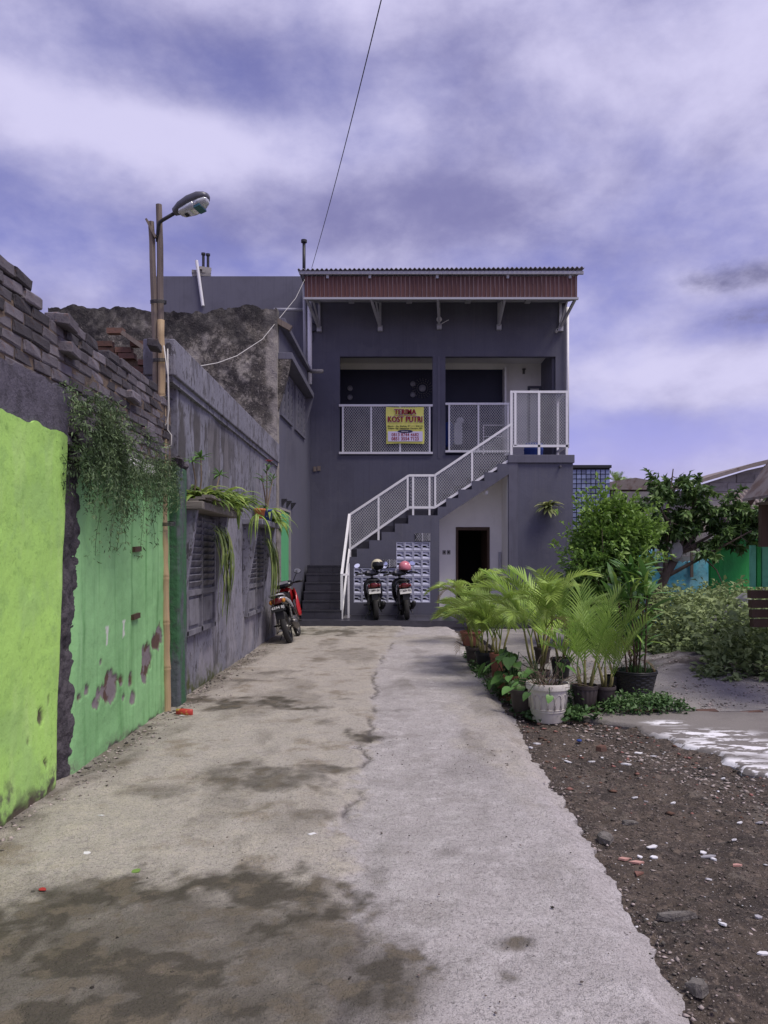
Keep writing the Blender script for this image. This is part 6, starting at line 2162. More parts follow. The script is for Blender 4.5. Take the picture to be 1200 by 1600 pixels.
for k in range(150):
    a = r_.uniform(0, 6.28); rr = r_.uniform(0.05, .21)
    p = Vector((rr * math.cos(a), rr * math.sin(a), .24)); L = r_.uniform(.08, .2)
    d = Vector((math.cos(a) * .5, math.sin(a) * .5, 1))
    gm.strip([p, p + d * L * .6, p + d * L * .8 + Vector((math.cos(a), math.sin(a), 0)) * L * .35], [.008, .007, .001], (-math.sin(a), math.cos(a), 0), r_.random())
gm.build('grass', LEAF_LOW, bk, world=False, kind='stuff')

# green plastic pot by the passage
gp = thing('green_pot', 'small green plastic pot tipped on its side at the passage step', 'flower pot', (fx(699, 17.6), 17.6, PZ0 + 0.13))
gp.rotation_euler = (R(68), 0, R(15))
MB().lathe([(0, -0.13), (0.085, -0.13), (0.12, 0.08), (0.13, 0.08), (0.13, 0.11), (0.12, 0.11), (0.085, -0.1), (0, -0.1)], 22).build('pot_body', POT_GREEN, gp, smooth=True, world=False)
m = MB()
for k in range(9):
    a = r_.uniform(2.2, 4.2); L = r_.uniform(.2, .42)
    m.strip([(0, 0, 0.05), (L * .4 * math.cos(a), .05, .16), (L * math.cos(a), L * math.sin(a) * .3, .16)], [.012, .016, .002], (0, 1, 0), r_.random())
m.build('leaf', STRAP, gp, world=False)


# ------------------------------------------------ shrubs, tree, weeds
def blob_points(n, centre, radii, seed, lobes=14, shell=0.75, lobe_r=0.45):
    """leaf positions clustered in uneven lobes inside an ellipsoid"""
    g = np.random.default_rng(seed)
    lc = g.normal(size=(lobes, 3)); lc /= np.linalg.norm(lc, axis=1, keepdims=True)
    lc *= g.uniform(0.25, 0.85, (lobes, 1))
    which = g.integers(0, lobes, n)
    d = g.normal(size=(n, 3)); d /= np.linalg.norm(d, axis=1, keepdims=True)
    rr = g.random((n, 1)) ** (1 / 3 * (1 - shell) + 0.12)
    lr = g.uniform(0.6, 1.2, (lobes, 1))[which] * lobe_r
    p = lc[which] + d * rr * lr
    pos = np.array(centre) + p * np.array(radii)
    dirs = d * 0.8 + p * 0.5 + np.array([0, 0, 0.15]) + g.normal(size=(n, 3)) * 0.45
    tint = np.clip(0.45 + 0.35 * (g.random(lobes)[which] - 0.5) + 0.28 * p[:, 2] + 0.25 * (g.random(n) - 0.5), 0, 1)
    return pos, dirs, tint


sh = thing('shrub', 'dense bright green shrub between the house and the leaning tree', 'shrub', (3.72, 13.3, -0.05), 0)
P, D, T = blob_points(6000, (0.05, 0, 1.38), (0.92, 0.85, 0.95), 3, 60, lobe_r=0.30)
P2, D2, T2 = blob_points(3600, (0.12, 0, 1.95), (0.82, 0.6, 0.62), 4, 30, lobe_r=0.30)
P3, D3, T3 = blob_points(2200, (0.0, -0.1, 0.75), (0.85, 0.7, 0.55), 5, 12, lobe_r=0.45)
P, D, T = np.concatenate([P, P2, P3]), np.concatenate([D, D2, D3]), np.concatenate([T, np.clip(T2 + .2, 0, 1), T3])
gs = np.random.default_rng(55)
SP, SD, ST = [], [], []
for k in range(75):
    a, e_ = gs.uniform(0, 6.28), gs.uniform(-.2, 1.5)
    d_ = np.array([math.cos(a) * math.cos(e_), math.sin(a) * math.cos(e_), math.sin(e_)])
    b_ = np.array([.08, 0, 1.5]) + d_ * np.array([.74, .7, .82])
    dd_ = d_ + np.array([0, 0, .5])
    L_ = gs.uniform(.15, .42)
    for q in range(16):
        t_ = gs.random()
        SP.append(b_ + dd_ * L_ * t_ + gs.normal(size=3) * .018); SD.append(dd_ * .5 + gs.normal(size=3) * .7); ST.append(min(1, .45 + .4 * t_ + gs.uniform(-.15, .15)))
P, D, T = np.concatenate([P, SP]), np.concatenate([D, SD]), np.concatenate([T, ST])
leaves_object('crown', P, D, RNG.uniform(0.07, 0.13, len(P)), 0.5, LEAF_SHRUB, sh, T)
m = MB()
rs_ = random.Random(8)
for k in range(16):
    a = rs_.uniform(0, 6.28)
    e = Vector((0.6 * math.cos(a) * rs_.uniform(.3, 1), 0.5 * math.sin(a), rs_.uniform(1.2, 2.4)))
    m.tube([(0.05 * math.cos(a), 0.05 * math.sin(a), 0), e * 0.4 + Vector((0, 0, .2)), e], [0.022, 0.014, 0.005], 5)
m.build('stem', TWIG, sh, world=False)

tree = thing('tree', 'small dark leaved tree with a leaning forked trunk above the weeds', 'tree', (4.95, 14.9, -0.05))
tr_pts = [Vector((0, 0, 0)), Vector((0.12, 0, 0.55)), Vector((0.38, 0.02, 1.15)), Vector((0.62, 0, 1.6))]
m = MB().tube(tr_pts, [0.12, 0.10, 0.085, 0.075], 10)
m.build('trunk', BARK, tree, smooth=True, world=False)
rt_ = random.Random(17)
tips = []
for k, (dx, dy, dz) in enumerate(((-0.95, 0.1, 1.05), (-0.45, -0.3, 1.45), (0.05, 0.2, 2.0), (0.35, -0.2, 1.7), (0.9, 0.0, 1.25), (1.45, -0.15, 1.05), (1.1, -0.4, 0.7), (-0.9, 0.3, 0.75), (2.0, -.1, 1.3), (1.6, .2, .8), (0.2, 0.4, 1.2), (1.75, 0.1, 1.1), (-0.15, -.3, 0.9), (0.6, .2, 0.9))):
    b = tr_pts[2 + (k % 2)]
    e = Vector((0.55 + dx * 1.2, dy, 1.38 + dz * 0.95))
    mid = b.lerp(e, .5) + Vector((rt_.uniform(-.1, .1), rt_.uniform(-.1, .1), rt_.uniform(-.02, .15)))
    MB().tube([b, mid, e], [0.045, 0.025, 0.010], 6).build('limb', BARK, tree, world=False)
    for q in range(15):
        s_ = mid.lerp(e, rt_.uniform(.1, 1))
        t2 = s_ + Vector((rt_.uniform(-.5, .5), rt_.uniform(-.45, .45), rt_.uniform(-.25, .38)))
        tips.append((s_, t2))
m = MB()
for s_, t2 in tips:
    m.tube([s_, t2], [0.009, 0.004], 4)
m.build('twigs', BARK, tree, world=False, kind='stuff')
P, D, T = [], [], []
for s_, t2 in tips:
    ct = RNG.random()
    dv = (t2 - s_).normalized()
    for q in range(40):
        b = s_.lerp(t2, rt_.uniform(.35, 1.08))
        P.append(b)
        D.append(dv * 0.55 + Vector((rt_.gauss(0, .7), rt_.gauss(0, .7), rt_.gauss(-.1, .45))))
        T.append(min(1, max(0, 0.2 + 0.45 * ct + 0.22 * (b.z - 2.1) + rt_.uniform(-.2, .2))))
leaves_object('crown', np.array(P), np.array(D), RNG.uniform(0.10, 0.19, len(P)), 0.42, LEAF_TREE, tree, np.array(T), droop=0.3)
# low drooping branch with leaves
m = MB().tube([(0.85, -.1, 1.75), (1.25, -.3, 1.3), (1.45, -.4, 0.75), (1.7, -.4, 0.62)], [0.02, 0.012, 0.008, 0.004], 5)
m.build('limb', BARK, tree, world=False)
P = [Vector((1.45 + RNG.uniform(-.25, .35), -.4 + RNG.uniform(-.15, .15), 0.68 + RNG.uniform(-.1, .14))) for k in range(60)]
leaves_object('low_leaves', np.array(P), RNG.normal(size=(60, 3)), RNG.uniform(.08, .15, 60), .4, LEAF_TREE, tree)
bg_ = thing('hanging_bag', 'grey plastic bag snagged in the fork of the leaning tree', 'bag', (5.50, 14.8, 1.62))
MB().loft([(-0.07, 0, 0, 0.10, 0.16), (0, 0.01, -.02, 0.13, 0.2), (0.06, 0, 0, 0.1, 0.15)], 12, 2.2).build('bag_body', TARP, bg_, world=False)
MB().tube([(0.02, 0, .18), (0.1, 0, .3), (0.2, 0, .33)], [.05, .03, .012], 6).build('bag_neck', TARP, bg_, world=False)


def weed_mass(name, label, xr, yr, hfun, n, leaf, seed, mat, width=0.42, z0=-0.05, cat='weeds', stems=True):
    g = np.random.default_rng(seed)
    x = g.uniform(*xr, n); y = g.uniform(*yr, n)
    h = hfun(x, y) * (0.55 + 0.7 * fbm(x * 2.6, y * 2.6, seed, 3))
    keep = h > 0.04
    x, y, h = x[keep], y[keep], h[keep]
    k = 14
    t = g.random((len(x), k)) ** 0.75
    lean = g.normal(size=(len(x), 2)) * 0.22
    px = x[:, None] + lean[:, :1] * h[:, None] * t + g.normal(size=t.shape) * 0.03
    py = y[:, None] + lean[:, 1:] * h[:, None] * t + g.normal(size=t.shape) * 0.03
    pz = z0 + h[:, None] * t
    pos = np.stack([px, py, pz], -1).reshape(-1, 3)
    d = g.normal(size=pos.shape) * np.array([1, 1, .5]) + np.array([0, 0, .2])
    tint = np.clip(0.15 + 0.5 * t.reshape(-1) + np.repeat(0.5 * (fbm(x * 1.7, y * 1.7, seed + 5, 3) - 0.5), k) + 0.3 * (g.random(pos.shape[0]) - 0.5), 0, 1)
    o = leaves_object(name, pos, d, g.uniform(leaf * .6, leaf * 1.4, len(pos)), width, mat, tint=tint, kind='stuff')
    if stems:
        m = MB()
        for i in range(0, len(x), 2):
            a = Vector((x[i], y[i], z0))
            m.tube([a, a + Vector((lean[i, 0] * h[i], lean[i, 1] * h[i], h[i]))], [0.006, 0.002], 3, cap=False)
        # stems are joined to the same object
        me = o.data
        me2 = m.mesh('stems', mat)
        bmv = np.empty(len(me.vertices) * 3, np.float32); me.vertices.foreach_get('co', bmv)
    tag(o, label, cat)
    return o


weed_mass('tall_weeds', 'thicket of tall grey green weeds right of the pots', (3.75, 7.6), (9.3, 14.5),
          lambda x, y: 1.1 * sstep(x - 3.7 - 0.12 * (y - 9.3), 0, 0.7) * sstep(y - 9.2, 0, 0.7) * (0.8 + 0.04 * (y - 9)), 1900, 0.105, 5, LEAF_WEED, 0.5)
weed_mass('low_creeper', 'low green groundcover in front of the woven basket', (1.75, 3.4), (7.55, 8.35),
          lambda x, y: 0.20 * np.exp(-(((x - 2.5) / 0.46) ** 4)) * np.exp(-(((y - 7.8) / 0.26) ** 2)), 420, 0.042, 6, LEAF_LOW, 0.6)
weed_mass('low_creeper', 'small green creeper between driveway edge and terracotta pots', (1.12, 1.36), (8.3, 11.6),
          lambda x, y: 0.13 * (fbm(x * 3, y * 1.6, 78, 3) > 0.53), 220, 0.045, 7, LEAF_LOW, 0.6)
weed_mass('low_creeper', 'leafy undergrowth between the dark pot and the white pot', (1.22, 2.0), (7.3, 8.3),
          lambda x, y: 0.05 + 0.2 * sstep(y - 7.5, 0, .4) * (fbm(x * 3, y * 3, 79, 3) > 0.48), 150, 0.06, 8, LEAF_LOW, 0.55)

# trailing weed spilling over the boundary wall
tv = thing('trailing_weed', 'feathery weed trailing over the broken top of the green wall', 'weed', (-2.1, 6.2, 2.5))
rw = random.Random(44)
SV = MB(); P = []; D = []; T = []
for k in range(135):
    u = rw.random()
    if u < 0.60:
        y0 = rw.gauss(5.75, 0.30); zt_ = rw.uniform(2.15, 2.52); L = rw.uniform(.25, .7) * (1.0 if abs(y0 - 5.9) < .4 else .6)
    elif u < 0.85:
        y0 = rw.gauss(7.05, 0.30); zt_ = rw.uniform(2.2, 2.42); L = rw.uniform(.2, .45)
    else:
        y0 = rw.uniform(5.05, 5.9); zt_ = rw.uniform(2.45, 2.66); L = rw.uniform(.2, .4)
    y0 = min(7.5, max(5.0, y0))
    p = Vector((-2.2, y0, zt_))
    d = Vector((rw.uniform(.25, .75), rw.uniform(-.6, .6), rw.uniform(-.3, .6))).normalized()
    if k % 14 == 0: L = rw.uniform(.75, 1.0); y0 = rw.uniform(5.5, 6.1); p.y = y0
    pts = [p.copy()]
    n = 9
    ct = rw.random()
    for i in range(n):
        d = (d + Vector((-.05 - 0.9 * max(0, p.x + 1.95), rw.uniform(-.4, .4), -0.33 + rw.uniform(-.25, .25)))).normalized()
        p = p + d * L / n
        if p.x < -2.15: p.x = -2.15
        pts.append(p.copy())
        for q in range(9):
            P.append(p + Vector((rw.gauss(0, .020), rw.gauss(0, .03), rw.gauss(0, .025))))
            D.append(d * 0.5 + Vector((rw.gauss(0, .8), rw.gauss(0, .8), rw.gauss(0, .6))))
            T.append(min(1, max(0, .15 + .5 * ct + rw.uniform(-.2, .2) + .25 * (p.z - 2.2))))
    SV.tube(pts, [0.002] * len(pts), 3, cap=False)
SV.build('stems', LEAF_TRAIL, tv, kind='stuff')
loc = np.array(tv.location)
leaves_object('foliage', np.array(P) - loc, np.array(D), RNG.uniform(.02, .055, len(P)), 0.24, LEAF_TRAIL, tv, np.array(T))


def strap_plant(parent, c, n, L, seed, droop=1.4, w=0.026, up=(0.2, 1.1), mat=STRAP, world=True, xbias=0.35):
    r_ = random.Random(seed)
    for k in range(n):
        a = r_.uniform(0, 6.28)
        l = L * r_.uniform(.6, 1.2)
        d = Vector((math.cos(a) + xbias, math.sin(a), r_.uniform(*up))).normalized()
        p = Vector(c) + Vector((r_.uniform(-.03, .03), r_.uniform(-.05, .05), 0))
        pts = []
        for i in range(7):
            pts.append(p.copy())
            d = (d + Vector((0, 0, -droop * 0.16 * (1 + i * .25)))).normalized()
            p = p + d * l / 6
            if p.x < -2.17: p.x = -2.17
        m = MB().strip(pts, [w * .6, w, w * 1.1, w, w * .85, w * .5, .002], d.cross(Vector((0, 0, 1))) + Vector((0, 0, 0.001)), r_.random(), .3)
        m.build('leaf', mat, parent, world=world)


sp1 = thing('spider_plant', 'bright spider plants crowded along the first window hood', 'plant', (-2.03, 9.0, 2.1), 0, 'plants on the window hoods')
for k, (y, x, n, L) in enumerate(((8.2, -2.05, 30, .34), (8.6, -2.02, 48, .42), (9.0, -2.02, 54, .46), (9.45, -2.0, 54, .46), (9.8, -1.98, 46, .44))):
    strap_plant(sp1, (x, y, 2.12), n, L, 60 + k, droop=1.15, w=.052, up=(.5, 1.9), xbias=.05)
strap_plant(sp1, (-1.95, 9.85, 2.1), 9, .45, 66, droop=2.8, xbias=0)
tr_ = thing('staghorn_plant', 'long hanging strap leaves trailing in front of the first shutter', 'plant', (-2.06, 9.1, 1.9), 0, 'plants on the window hoods')
r_ = random.Random(71)
for k in range(44):
    y = r_.gauss(9.0, .17); z = r_.uniform(1.72, 1.9); L = r_.uniform(.4, 1.1)
    a = r_.uniform(-.35, .35)
    pts = [Vector((-2.06, y, z))]
    for i in range(7):
        t = (i + 1) / 7
        pts.append(Vector((-2.02 + .12 * math.sin(t * 2.2) + r_.uniform(-.012, .012), y + a * .5 * math.sqrt(t) + r_.uniform(-.012, .012), z + .07 * math.sin(t * 3) - L * t ** 1.25)))
    MB().strip(pts, [.014, .028, .036, .036, .036, .034, .028, .003], (r_.uniform(-.5, .5), 1, 0), r_.random(), .2).build('leaf', STRAP_OLIVE, tr_)
hg = thing('hanging_plant', 'narrow hanging strap plant in front of the second shutter', 'plant', (-2.02, 12.6, 1.8), 0, 'plants on the window hoods')
for k in range(36):
    y = r_.gauss(12.5, .17); z = r_.uniform(1.7, 1.85); L = r_.uniform(.5, 1.1)
    a = r_.uniform(-.3, .3)
    pts = [Vector((-2.06, y, z))]
    for i in range(7):
        t = (i + 1) / 7
        pts.append(Vector((-2.0 + .12 * math.sin(t * 2.2), y + a * math.sqrt(t), z + .06 * math.sin(t * 3) - L * t ** 1.25)))
    MB().strip(pts, [.014, .03, .036, .036, .036, .034, .028, .003], (r_.uniform(-.5, .5), 1, 0), r_.random(), .2).build('leaf', STRAP_OLIVE, hg)
# tall succulents and pots on the hoods
eu = thing('potted_succulent', 'spindly succulent with leaf rosettes at the near end of the first hood', 'plant', (-2.1, 8.3, 2.09), 0, 'plants on the window hoods')
for k, (dy, h_) in enumerate(((-0.12, .42), (0.1, .5), (0.75, .40))):
    e = Vector((0.02 * k, dy * 1.3, h_))
    stm = MB().tube([(0, dy, 0), (0.03, dy * 1.1, h_ * .5), e], [.012, .010, .008], 6).build('stem', TWIG, eu, world=False)
    for j in range(14):
        a = r_.uniform(0, 6.28)
        put(LANCE, 'leaf', stm, e, (r_.uniform(-.3, .7), 0, a), r_.uniform(.10, .16))
MB().lathe([(0, 0), (.07, 0), (.09, .12), (.08, .12), (.07, .1), (0, .1)], 16, (0, 0, 0)).build('pot', POT_DARK, eu, smooth=True, world=False)


def small_pot(label, loc, mat, r, h):
    t = thing('flower_pot', label, 'flower pot', loc, 0, 'plants on the window hoods')
    MB().lathe([(0, 0), (r * .75, 0), (r, h * .8), (r * 1.08, h * .82), (r * 1.08, h), (r * .98, h), (r * .9, h * .85), (0, h * .85)], 18).build('pot', mat, t, smooth=True, world=False)
    return t


small_pot('orange clay pot on the second window hood', (-2.0, 11.75, 2.066), POT_ORANGE, .085, .17)
bp = small_pot('blue glazed pot with a pink flowering desert rose on the second hood', (-1.97, 12.25, 2.066), POT_BLUE, .10, .19)
for k, (dx, dy, h_) in enumerate(((0.0, 0.0, .75), (.05, .35, .62), (-.05, -.2, .55))):
    e = Vector((dx, dy, .16 + h_))
    stm = MB().tube([(0, 0, .15), (dx * .3, dy * .4, .16 + h_ * .4), e], [.018, .012, .008], 6).build('stem', TWIG, bp, world=False)
    for j in range(13):
        a = r_.uniform(0, 6.28)
        put(LANCE, 'leaf', stm, Vector((0, 0, .15)).lerp(e, r_.uniform(.62, 1)), (r_.uniform(.1, .9), 0, a), r_.uniform(.11, .18))
    if k == 0:
        for j in range(6):
            a = j * 1.047
            put(HEART, 'petal', stm, e + Vector((.04, -.03, .04)), (0.5, 0, a), .075).material_slots  # noqa
petal_me = heart_leaf('petal', PETAL)
for o in [o for o in COL.objects if o.name.startswith('petal')]:
    o.data = petal_me
strap_plant(bp, (-1.96, 12.35, 2.25), 22, .36, 81, w=.05)
sp2 = thing('spider_plant', 'yellow green spider plant spilling off the far end of the second hood', 'plant', (-1.98, 12.9, 2.1), 0, 'plants on the window hoods')
strap_plant(sp2, (-1.97, 12.75, 2.1), 36, .42, 82, w=.05, up=(.5, 1.8), xbias=.1)
strap_plant(sp2, (-1.95, 13.1, 2.1), 24, .42, 83, droop=1.6, w=.045, xbias=.1)
hp = thing('spider_plant', 'strap plant hanging down between the two window hoods', 'plant', (-1.98, 11.3, 2.1), 0, 'plants on the window hoods')
strap_plant(hp, (-1.98, 11.42, 2.12), 10, .5, 84, droop=3.0, xbias=0)

# ================================================================== right hand background
tt_ = thing('turquoise_wall', 'broken wall of peeling turquoise paint with bare blocks above', 'wall', (6.4, 17.0, -0.05))
u, v = np.meshgrid(np.linspace(0, 1, 70), np.linspace(0, 1, 60))
xx = 5.45 + u * 1.75
tz = np.interp(xx, [5.45, 6.15, 6.3, 6.45, 6.8, 6.95, 7.2], [1.62, 1.62, 1.50, 1.38, 1.40, 1.52, 1.9]) + (fbm(xx * 9, xx * 0, 501, 3) - .5) * .14
zz = -0.1 + (tz + .1) * v
pe = sstep(fbm(xx * 2, zz * 2, 503, 4) - .52, 0, .06) * sstep(6.2 - xx, -.1, .1)
grid_mesh('painted_wall', np.stack([xx, 16.98 + (fbm(xx * 5, zz * 5, 505, 3) - .5) * .03, zz], -1), TURQ, {'peel': pe}, parent=tt_, skirt=(0, .12, 0))
bk_m = MB().box(-.19, .19, 0, .13, -.09, .09).mesh('block', BLOCKWALL)
for j in range(11):
    for i in range(6):
        x = 5.6 + i * .395 + (.2 if j % 2 else 0); z = .1 + j * .19
        if z > 2.05 - .25 * abs(x - 6.6) : continue
        put(bk_m, 'block', tt_, Vector((x, 17.12, z)) - tt_.location)
MB().box(6.62, 6.68, 16.93, 16.97, 1.05, 2.0).build('timber_strip', WOOD_OLD, tt_)
MB().box(5.45, 6.15, 16.92, 16.965, 1.45, 1.52).build('top_rail', TURQ, tt_)

gw = thing('green_wall', 'bright green plastered wall at the right behind the weeds', 'wall', (7.2, 15.5, -0.05))
m = MB().box(6.42, 6.62, 15.42, 15.52, -.1, 1.86); m.build('end_pier', BRIGHT_GREEN, gw, bevel=.015)
u, v = np.meshgrid(np.linspace(0, 1, 40), np.linspace(0, 1, 40))
xx = 6.62 + u * .95
tz = 1.80 + .12 * u + (fbm(xx * 9, xx * 0, 511, 3) - .5) * .1
grid_mesh('wall', np.stack([xx, 15.5 + .25 * u + 0 * v, -.1 + (tz + .1) * v], -1), BRIGHT_GREEN, parent=gw, skirt=(0, .12, 0))
m = MB()
for k in range(9):
    m.ball((6.6 + k * .12, 15.6 + .03 * k, 1.86 + rt_.uniform(-.02, .05)), (.11, .06, .05), 7, 5)
m.v = [(x + rt_.uniform(-.02, .02), y, z + rt_.uniform(-.02, .02)) for x, y, z in m.v]
m.build('broken_top', CONCRETE, gw)

shd = thing('corrugated_awning', 'rusty corrugated sheet awning sagging above the green wall', 'awning', (7.3, 15.6, 2.2))
n = 40
for k, (x0, y0, z0, w, dz, tl2) in enumerate(((6.75, 15.2, 2.12, 1.0, .18, .12), (7.0, 15.3, 2.35, .9, .2, .2), (6.3, 15.8, 2.02, .8, .22, .1))):
    v_ = []
    for j, (yy, zz) in enumerate(((0, 0), (.9, .25 + dz))):
        for q in (0, .008):
            v_ += [(x0 + w * i / n, y0 + yy, z0 + zz + q + tl2 * i / n + .02 * math.sin(i * 1.6)) for i in range(n + 1)]
    N1 = n + 1
    f = []
    for i in range(n):
        f += [(i, 2 * N1 + i, 2 * N1 + i + 1, i + 1), (N1 + i, N1 + i + 1, 3 * N1 + i + 1, 3 * N1 + i), (i, i + 1, N1 + i + 1, N1 + i)]
    MB().add(v_, f).build('sheet', RUSTY, shd)
MB().bar((6.3, 15.9, 2.0), (7.9, 15.9, 2.3), .07).build('beam', WOOD_OLD, shd)

# grey block house behind
gh = thing('block_house', 'grey concrete block house with sloping gable behind the trees', 'house', (9.0, 21.5, 0))
MB().prism([(7.0, -.1), (13, -.1), (13, 4.6), (9.9, 3.9), (7.0, 3.0)], 'Y', 21.2, 21.4).build('gable_wall', BLOCKWALL, gh)
bm2 = MB().box(-.245, .245, -.03, 0, -.115, .115).mesh('block', BLOCKWALL)
for j in range(16):
    for i in range(9):
        x = 7.3 + i * .5 + (.25 if j % 2 else 0); z = .3 + j * .24
        if z > 3.0 + (x - 7.0) * .31 - .2: continue
        put(bm2, 'block', gh, Vector((x, 21.195, z)) - gh.location)
MB().prism([(6.8, 3.02), (6.8, 3.1), (9.9, 4.06), (13, 4.8), (13, 4.7), (9.9, 3.95)], 'Y', 20.9, 24).build('roof', RUSTY, gh)
m = MB(); m.box(6.0, 7.0, 20.6, 20.8, -.1, 3.25); m.build('lower_wall', BLOCKWALL, gh)
rh = thing('rear_hut', 'small tan hut with pale roof edge behind the glass block wall', 'hut', (6.6, 26.0, 0))
MB().box(6.9, 9.4, 26, 28, 0, 3.75).build('wall', WOOD_OLD, rh)
MB().prism([(6.7, 3.75), (9.6, 3.75), (9.6, 3.9), (8.2, 4.15), (6.7, 3.9)], 'Y', 25.7, 28.2).build('roof', RUSTY, rh)

# bluish lattice of glass blocks behind the landing block
gb = thing('glass_block_wall', 'bluish glass block screen wall just right of the grey landing block', 'screen wall', (5.8, 22, 0))
x0, x1 = fx(893, 22), fx(953, 22); z1 = fz(728, 22)
MB().box(x0, x1, 22.02, 22.15, 0, z1 - .05).build('backing', DARK_METAL, gb)
pw = (x1 - x0) / 8
gbm = MB().box(-pw / 2 + .012, pw / 2 - .012, -.02, .02, -pw / 2 + .012, pw / 2 - .012).mesh('pane', PANE_BLUE)
for i in range(8):
    for j in range(13):
        put(gbm, 'pane', gb, Vector((x0 + (i + .5) * pw, 22.0, z1 - .1 - (j + .5) * pw)) - gb.location)
MB().box(x0 - .05, x1 + .03, 21.93, 22.2, z1 - .06, z1 + .02).build('cap', DARK_METAL, gb)

# far coconut palm
cp_ = thing('coconut_palm', 'distant coconut palm crown showing behind the glass block wall', 'palm tree', (13.2, 45, 0))
MB().tube([(0, 0, 0), (.2, 0, 3), (.1, 0, 6.05)], [.2, .16, .12], 8).build('trunk', BARK, cp_, world=False)
for k in range(18):
    s = 1.05 * rt_.uniform(.8, 1.1)
    put(rt_.choice(FR_G), 'frond', cp_, (.1, 0, 5.7), (0, rt_.uniform(.1, 1.1), k * .7), s)

# house at the right edge: timber eave, posts, planks
ev = thing('timber_house', 'dark timber house with deep eave cut off by the right edge', 'house', (4.9, 8.6, -0.05))
a, b = W(1172, 790, 9.4), W(1232, 700, 9.4)
sl = (b.z - a.z) / (b.x - a.x)
m = MB()
m.prism([(a.x, a.z), (a.x + 1.1, a.z + 1.1 * sl), (a.x + 1.1, a.z + 1.1 * sl + .14), (a.x - .04, a.z + .07)], 'Y', 9.36, 9.40)
m.build('eave_board', WOOD_DARK, ev)
MB().prism([(a.x - .07, a.z + .055), (a.x + 1.1, a.z + 1.1 * sl + .142), (a.x + 1.1, a.z + 1.1 * sl + .17), (a.x - .07, a.z + .085)], 'Y', 7.2, 9.45).build('roof', RUSTY, ev)
MB().box(a.x + .04, a.x + 1.1, 7.3, 9.35, a.z - .0, a.z + .03).build('ceiling', WOOD_OLD, ev)
MB().box(4.66, 4.76, 9.2, 9.32, -.1, a.z).build('post', WOOD_DARK, ev)
MB().box(4.47, 5.5, 9.25, 9.33, 1.62, a.z).build('wall', WOOD_DARK, ev)
MB().prism([(a.x + .1, a.z), (a.x + 1.1, a.z), (a.x + 1.1, a.z + 1.1 * sl)], 'Y', 9.25, 9.3).build('gable_infill', WOOD_DARK, ev)
c0, c1 = W(1172, 852, 10.2), W(1190, 918, 10.2)
for px0, px1, ya, yb, mt in ((1173, 1180, 852, 917, PALE_GREEN), (1182, 1188, 854, 917, BRIGHT_GREEN), (1190, 1206, 850, 917, PALE_GREEN)):
    MB().box(fx(px0, 9.7), fx(px1, 9.7), 9.68, 9.74, fz(yb, 9.7), fz(ya, 9.7)).build('painted_board', mt, ev)
for k in range(4):
    z = fz(922 + 15 * k, 9.5)
    MB().box(fx(1171, 9.5) + .01 * k, 5.6, 9.46, 9.56, z - .1, z - .003).build('plank', WOOD_DARK, ev)
ts = thing('leaning_sheet', 'pale grey sheet leaning beside the dark planks at the right', 'sheet', (5.25, 11.8, 0))
m = MB().obox((0, 0, .5), (.9, .02, .5), Matrix.Rotation(R(-38), 3, 'Y'))
m.build('panel', TARP, ts, world=False)
m = MB().obox((.05, .03, .42), (.06, .03, .9)); m.build('prop', WOOD_OLD, ts, world=False)

# far tree line to close the view outside the frame
g = np.random.default_rng(90)
P, D, T = [], [], []
for k in range(60):
    cx, cy = g.uniform(14, 70), g.uniform(40, 70)
    p, d, t = blob_points(220, (cx, cy, 1.8), (3, 2.5, 1.6), 900 + k, 8)
    P.append(p); D.append(d); T.append(t)
P, D, T = map(np.concatenate, (P, D, T))
tag(leaves_object('far_woods', P, D, g.uniform(.4, .9, len(P)), .7, LEAF_TREE, tint=T, kind='stuff'), 'low distant tree line beyond the yards', 'woods')

# ================================================================== litter and rubble
def soilz(x, y):
    return -0.085 + (fbm(np.asarray(x) * 1.6, y * 1.6, 101, 4) - 0.5) * 0.10 + (fbm(x * 11, y * 11, 111, 3) - 0.5) * 0.05


def shard(name, label, cat, px, py, w, h, mat, z=0.02, seed=0, thick=0.008, group=None, zb_=None, n=6, tilt=0.08):
    r_ = random.Random(seed + int(px * 7 + py))
    zg = -0.075 if z is None else z
    c = G(px, py, zg)
    m = MB()
    pts = []
    for k in range(n):
        a = 2 * math.pi * k / n + r_.uniform(-.3, .3)
        q = r_.uniform(.7, 1.1)
        pts.append((w / 2 * q * math.cos(a), h / 2 * q * math.sin(a)))
    if thick < .01:
        thick *= .6
        m.prism([(x * .85, y * .85) for x, y in pts], 'Z', -thick, thick)
    else:
        thick *= .8
        n_ = len(pts)
        v = []
        for lev, sc_ in ((-thick, 1.0), (thick * .35, .96), (thick, .72)):
            v += [(x * sc_ * r_.uniform(.9, 1.06), y * sc_ * r_.uniform(.9, 1.06), lev + thick * r_.uniform(-.3, .3)) for x, y in pts]
        f = [tuple(range(2 * n_, 3 * n_)), tuple(range(n_ - 1, -1, -1))]
        for q in range(2):
            f += [(q * n_ + i, q * n_ + (i + 1) % n_, (q + 1) * n_ + (i + 1) % n_, (q + 1) * n_ + i) for i in range(n_)]
        m.add(v, f)
        zg -= thick * .7
    if zg < -.01:
        c = G(px, py, -.08)
        zg = float(soilz(c.x, c.y)) + .004 if c.x > float(drive_right(c.y)) else .0
    o = m.build(name, mat, origin=(c.x, c.y, zg + thick), world=False)
    o.rotation_euler = (r_.uniform(-tilt, tilt), r_.uniform(-tilt, tilt), 0)
    return tag(o, label, cat, group)


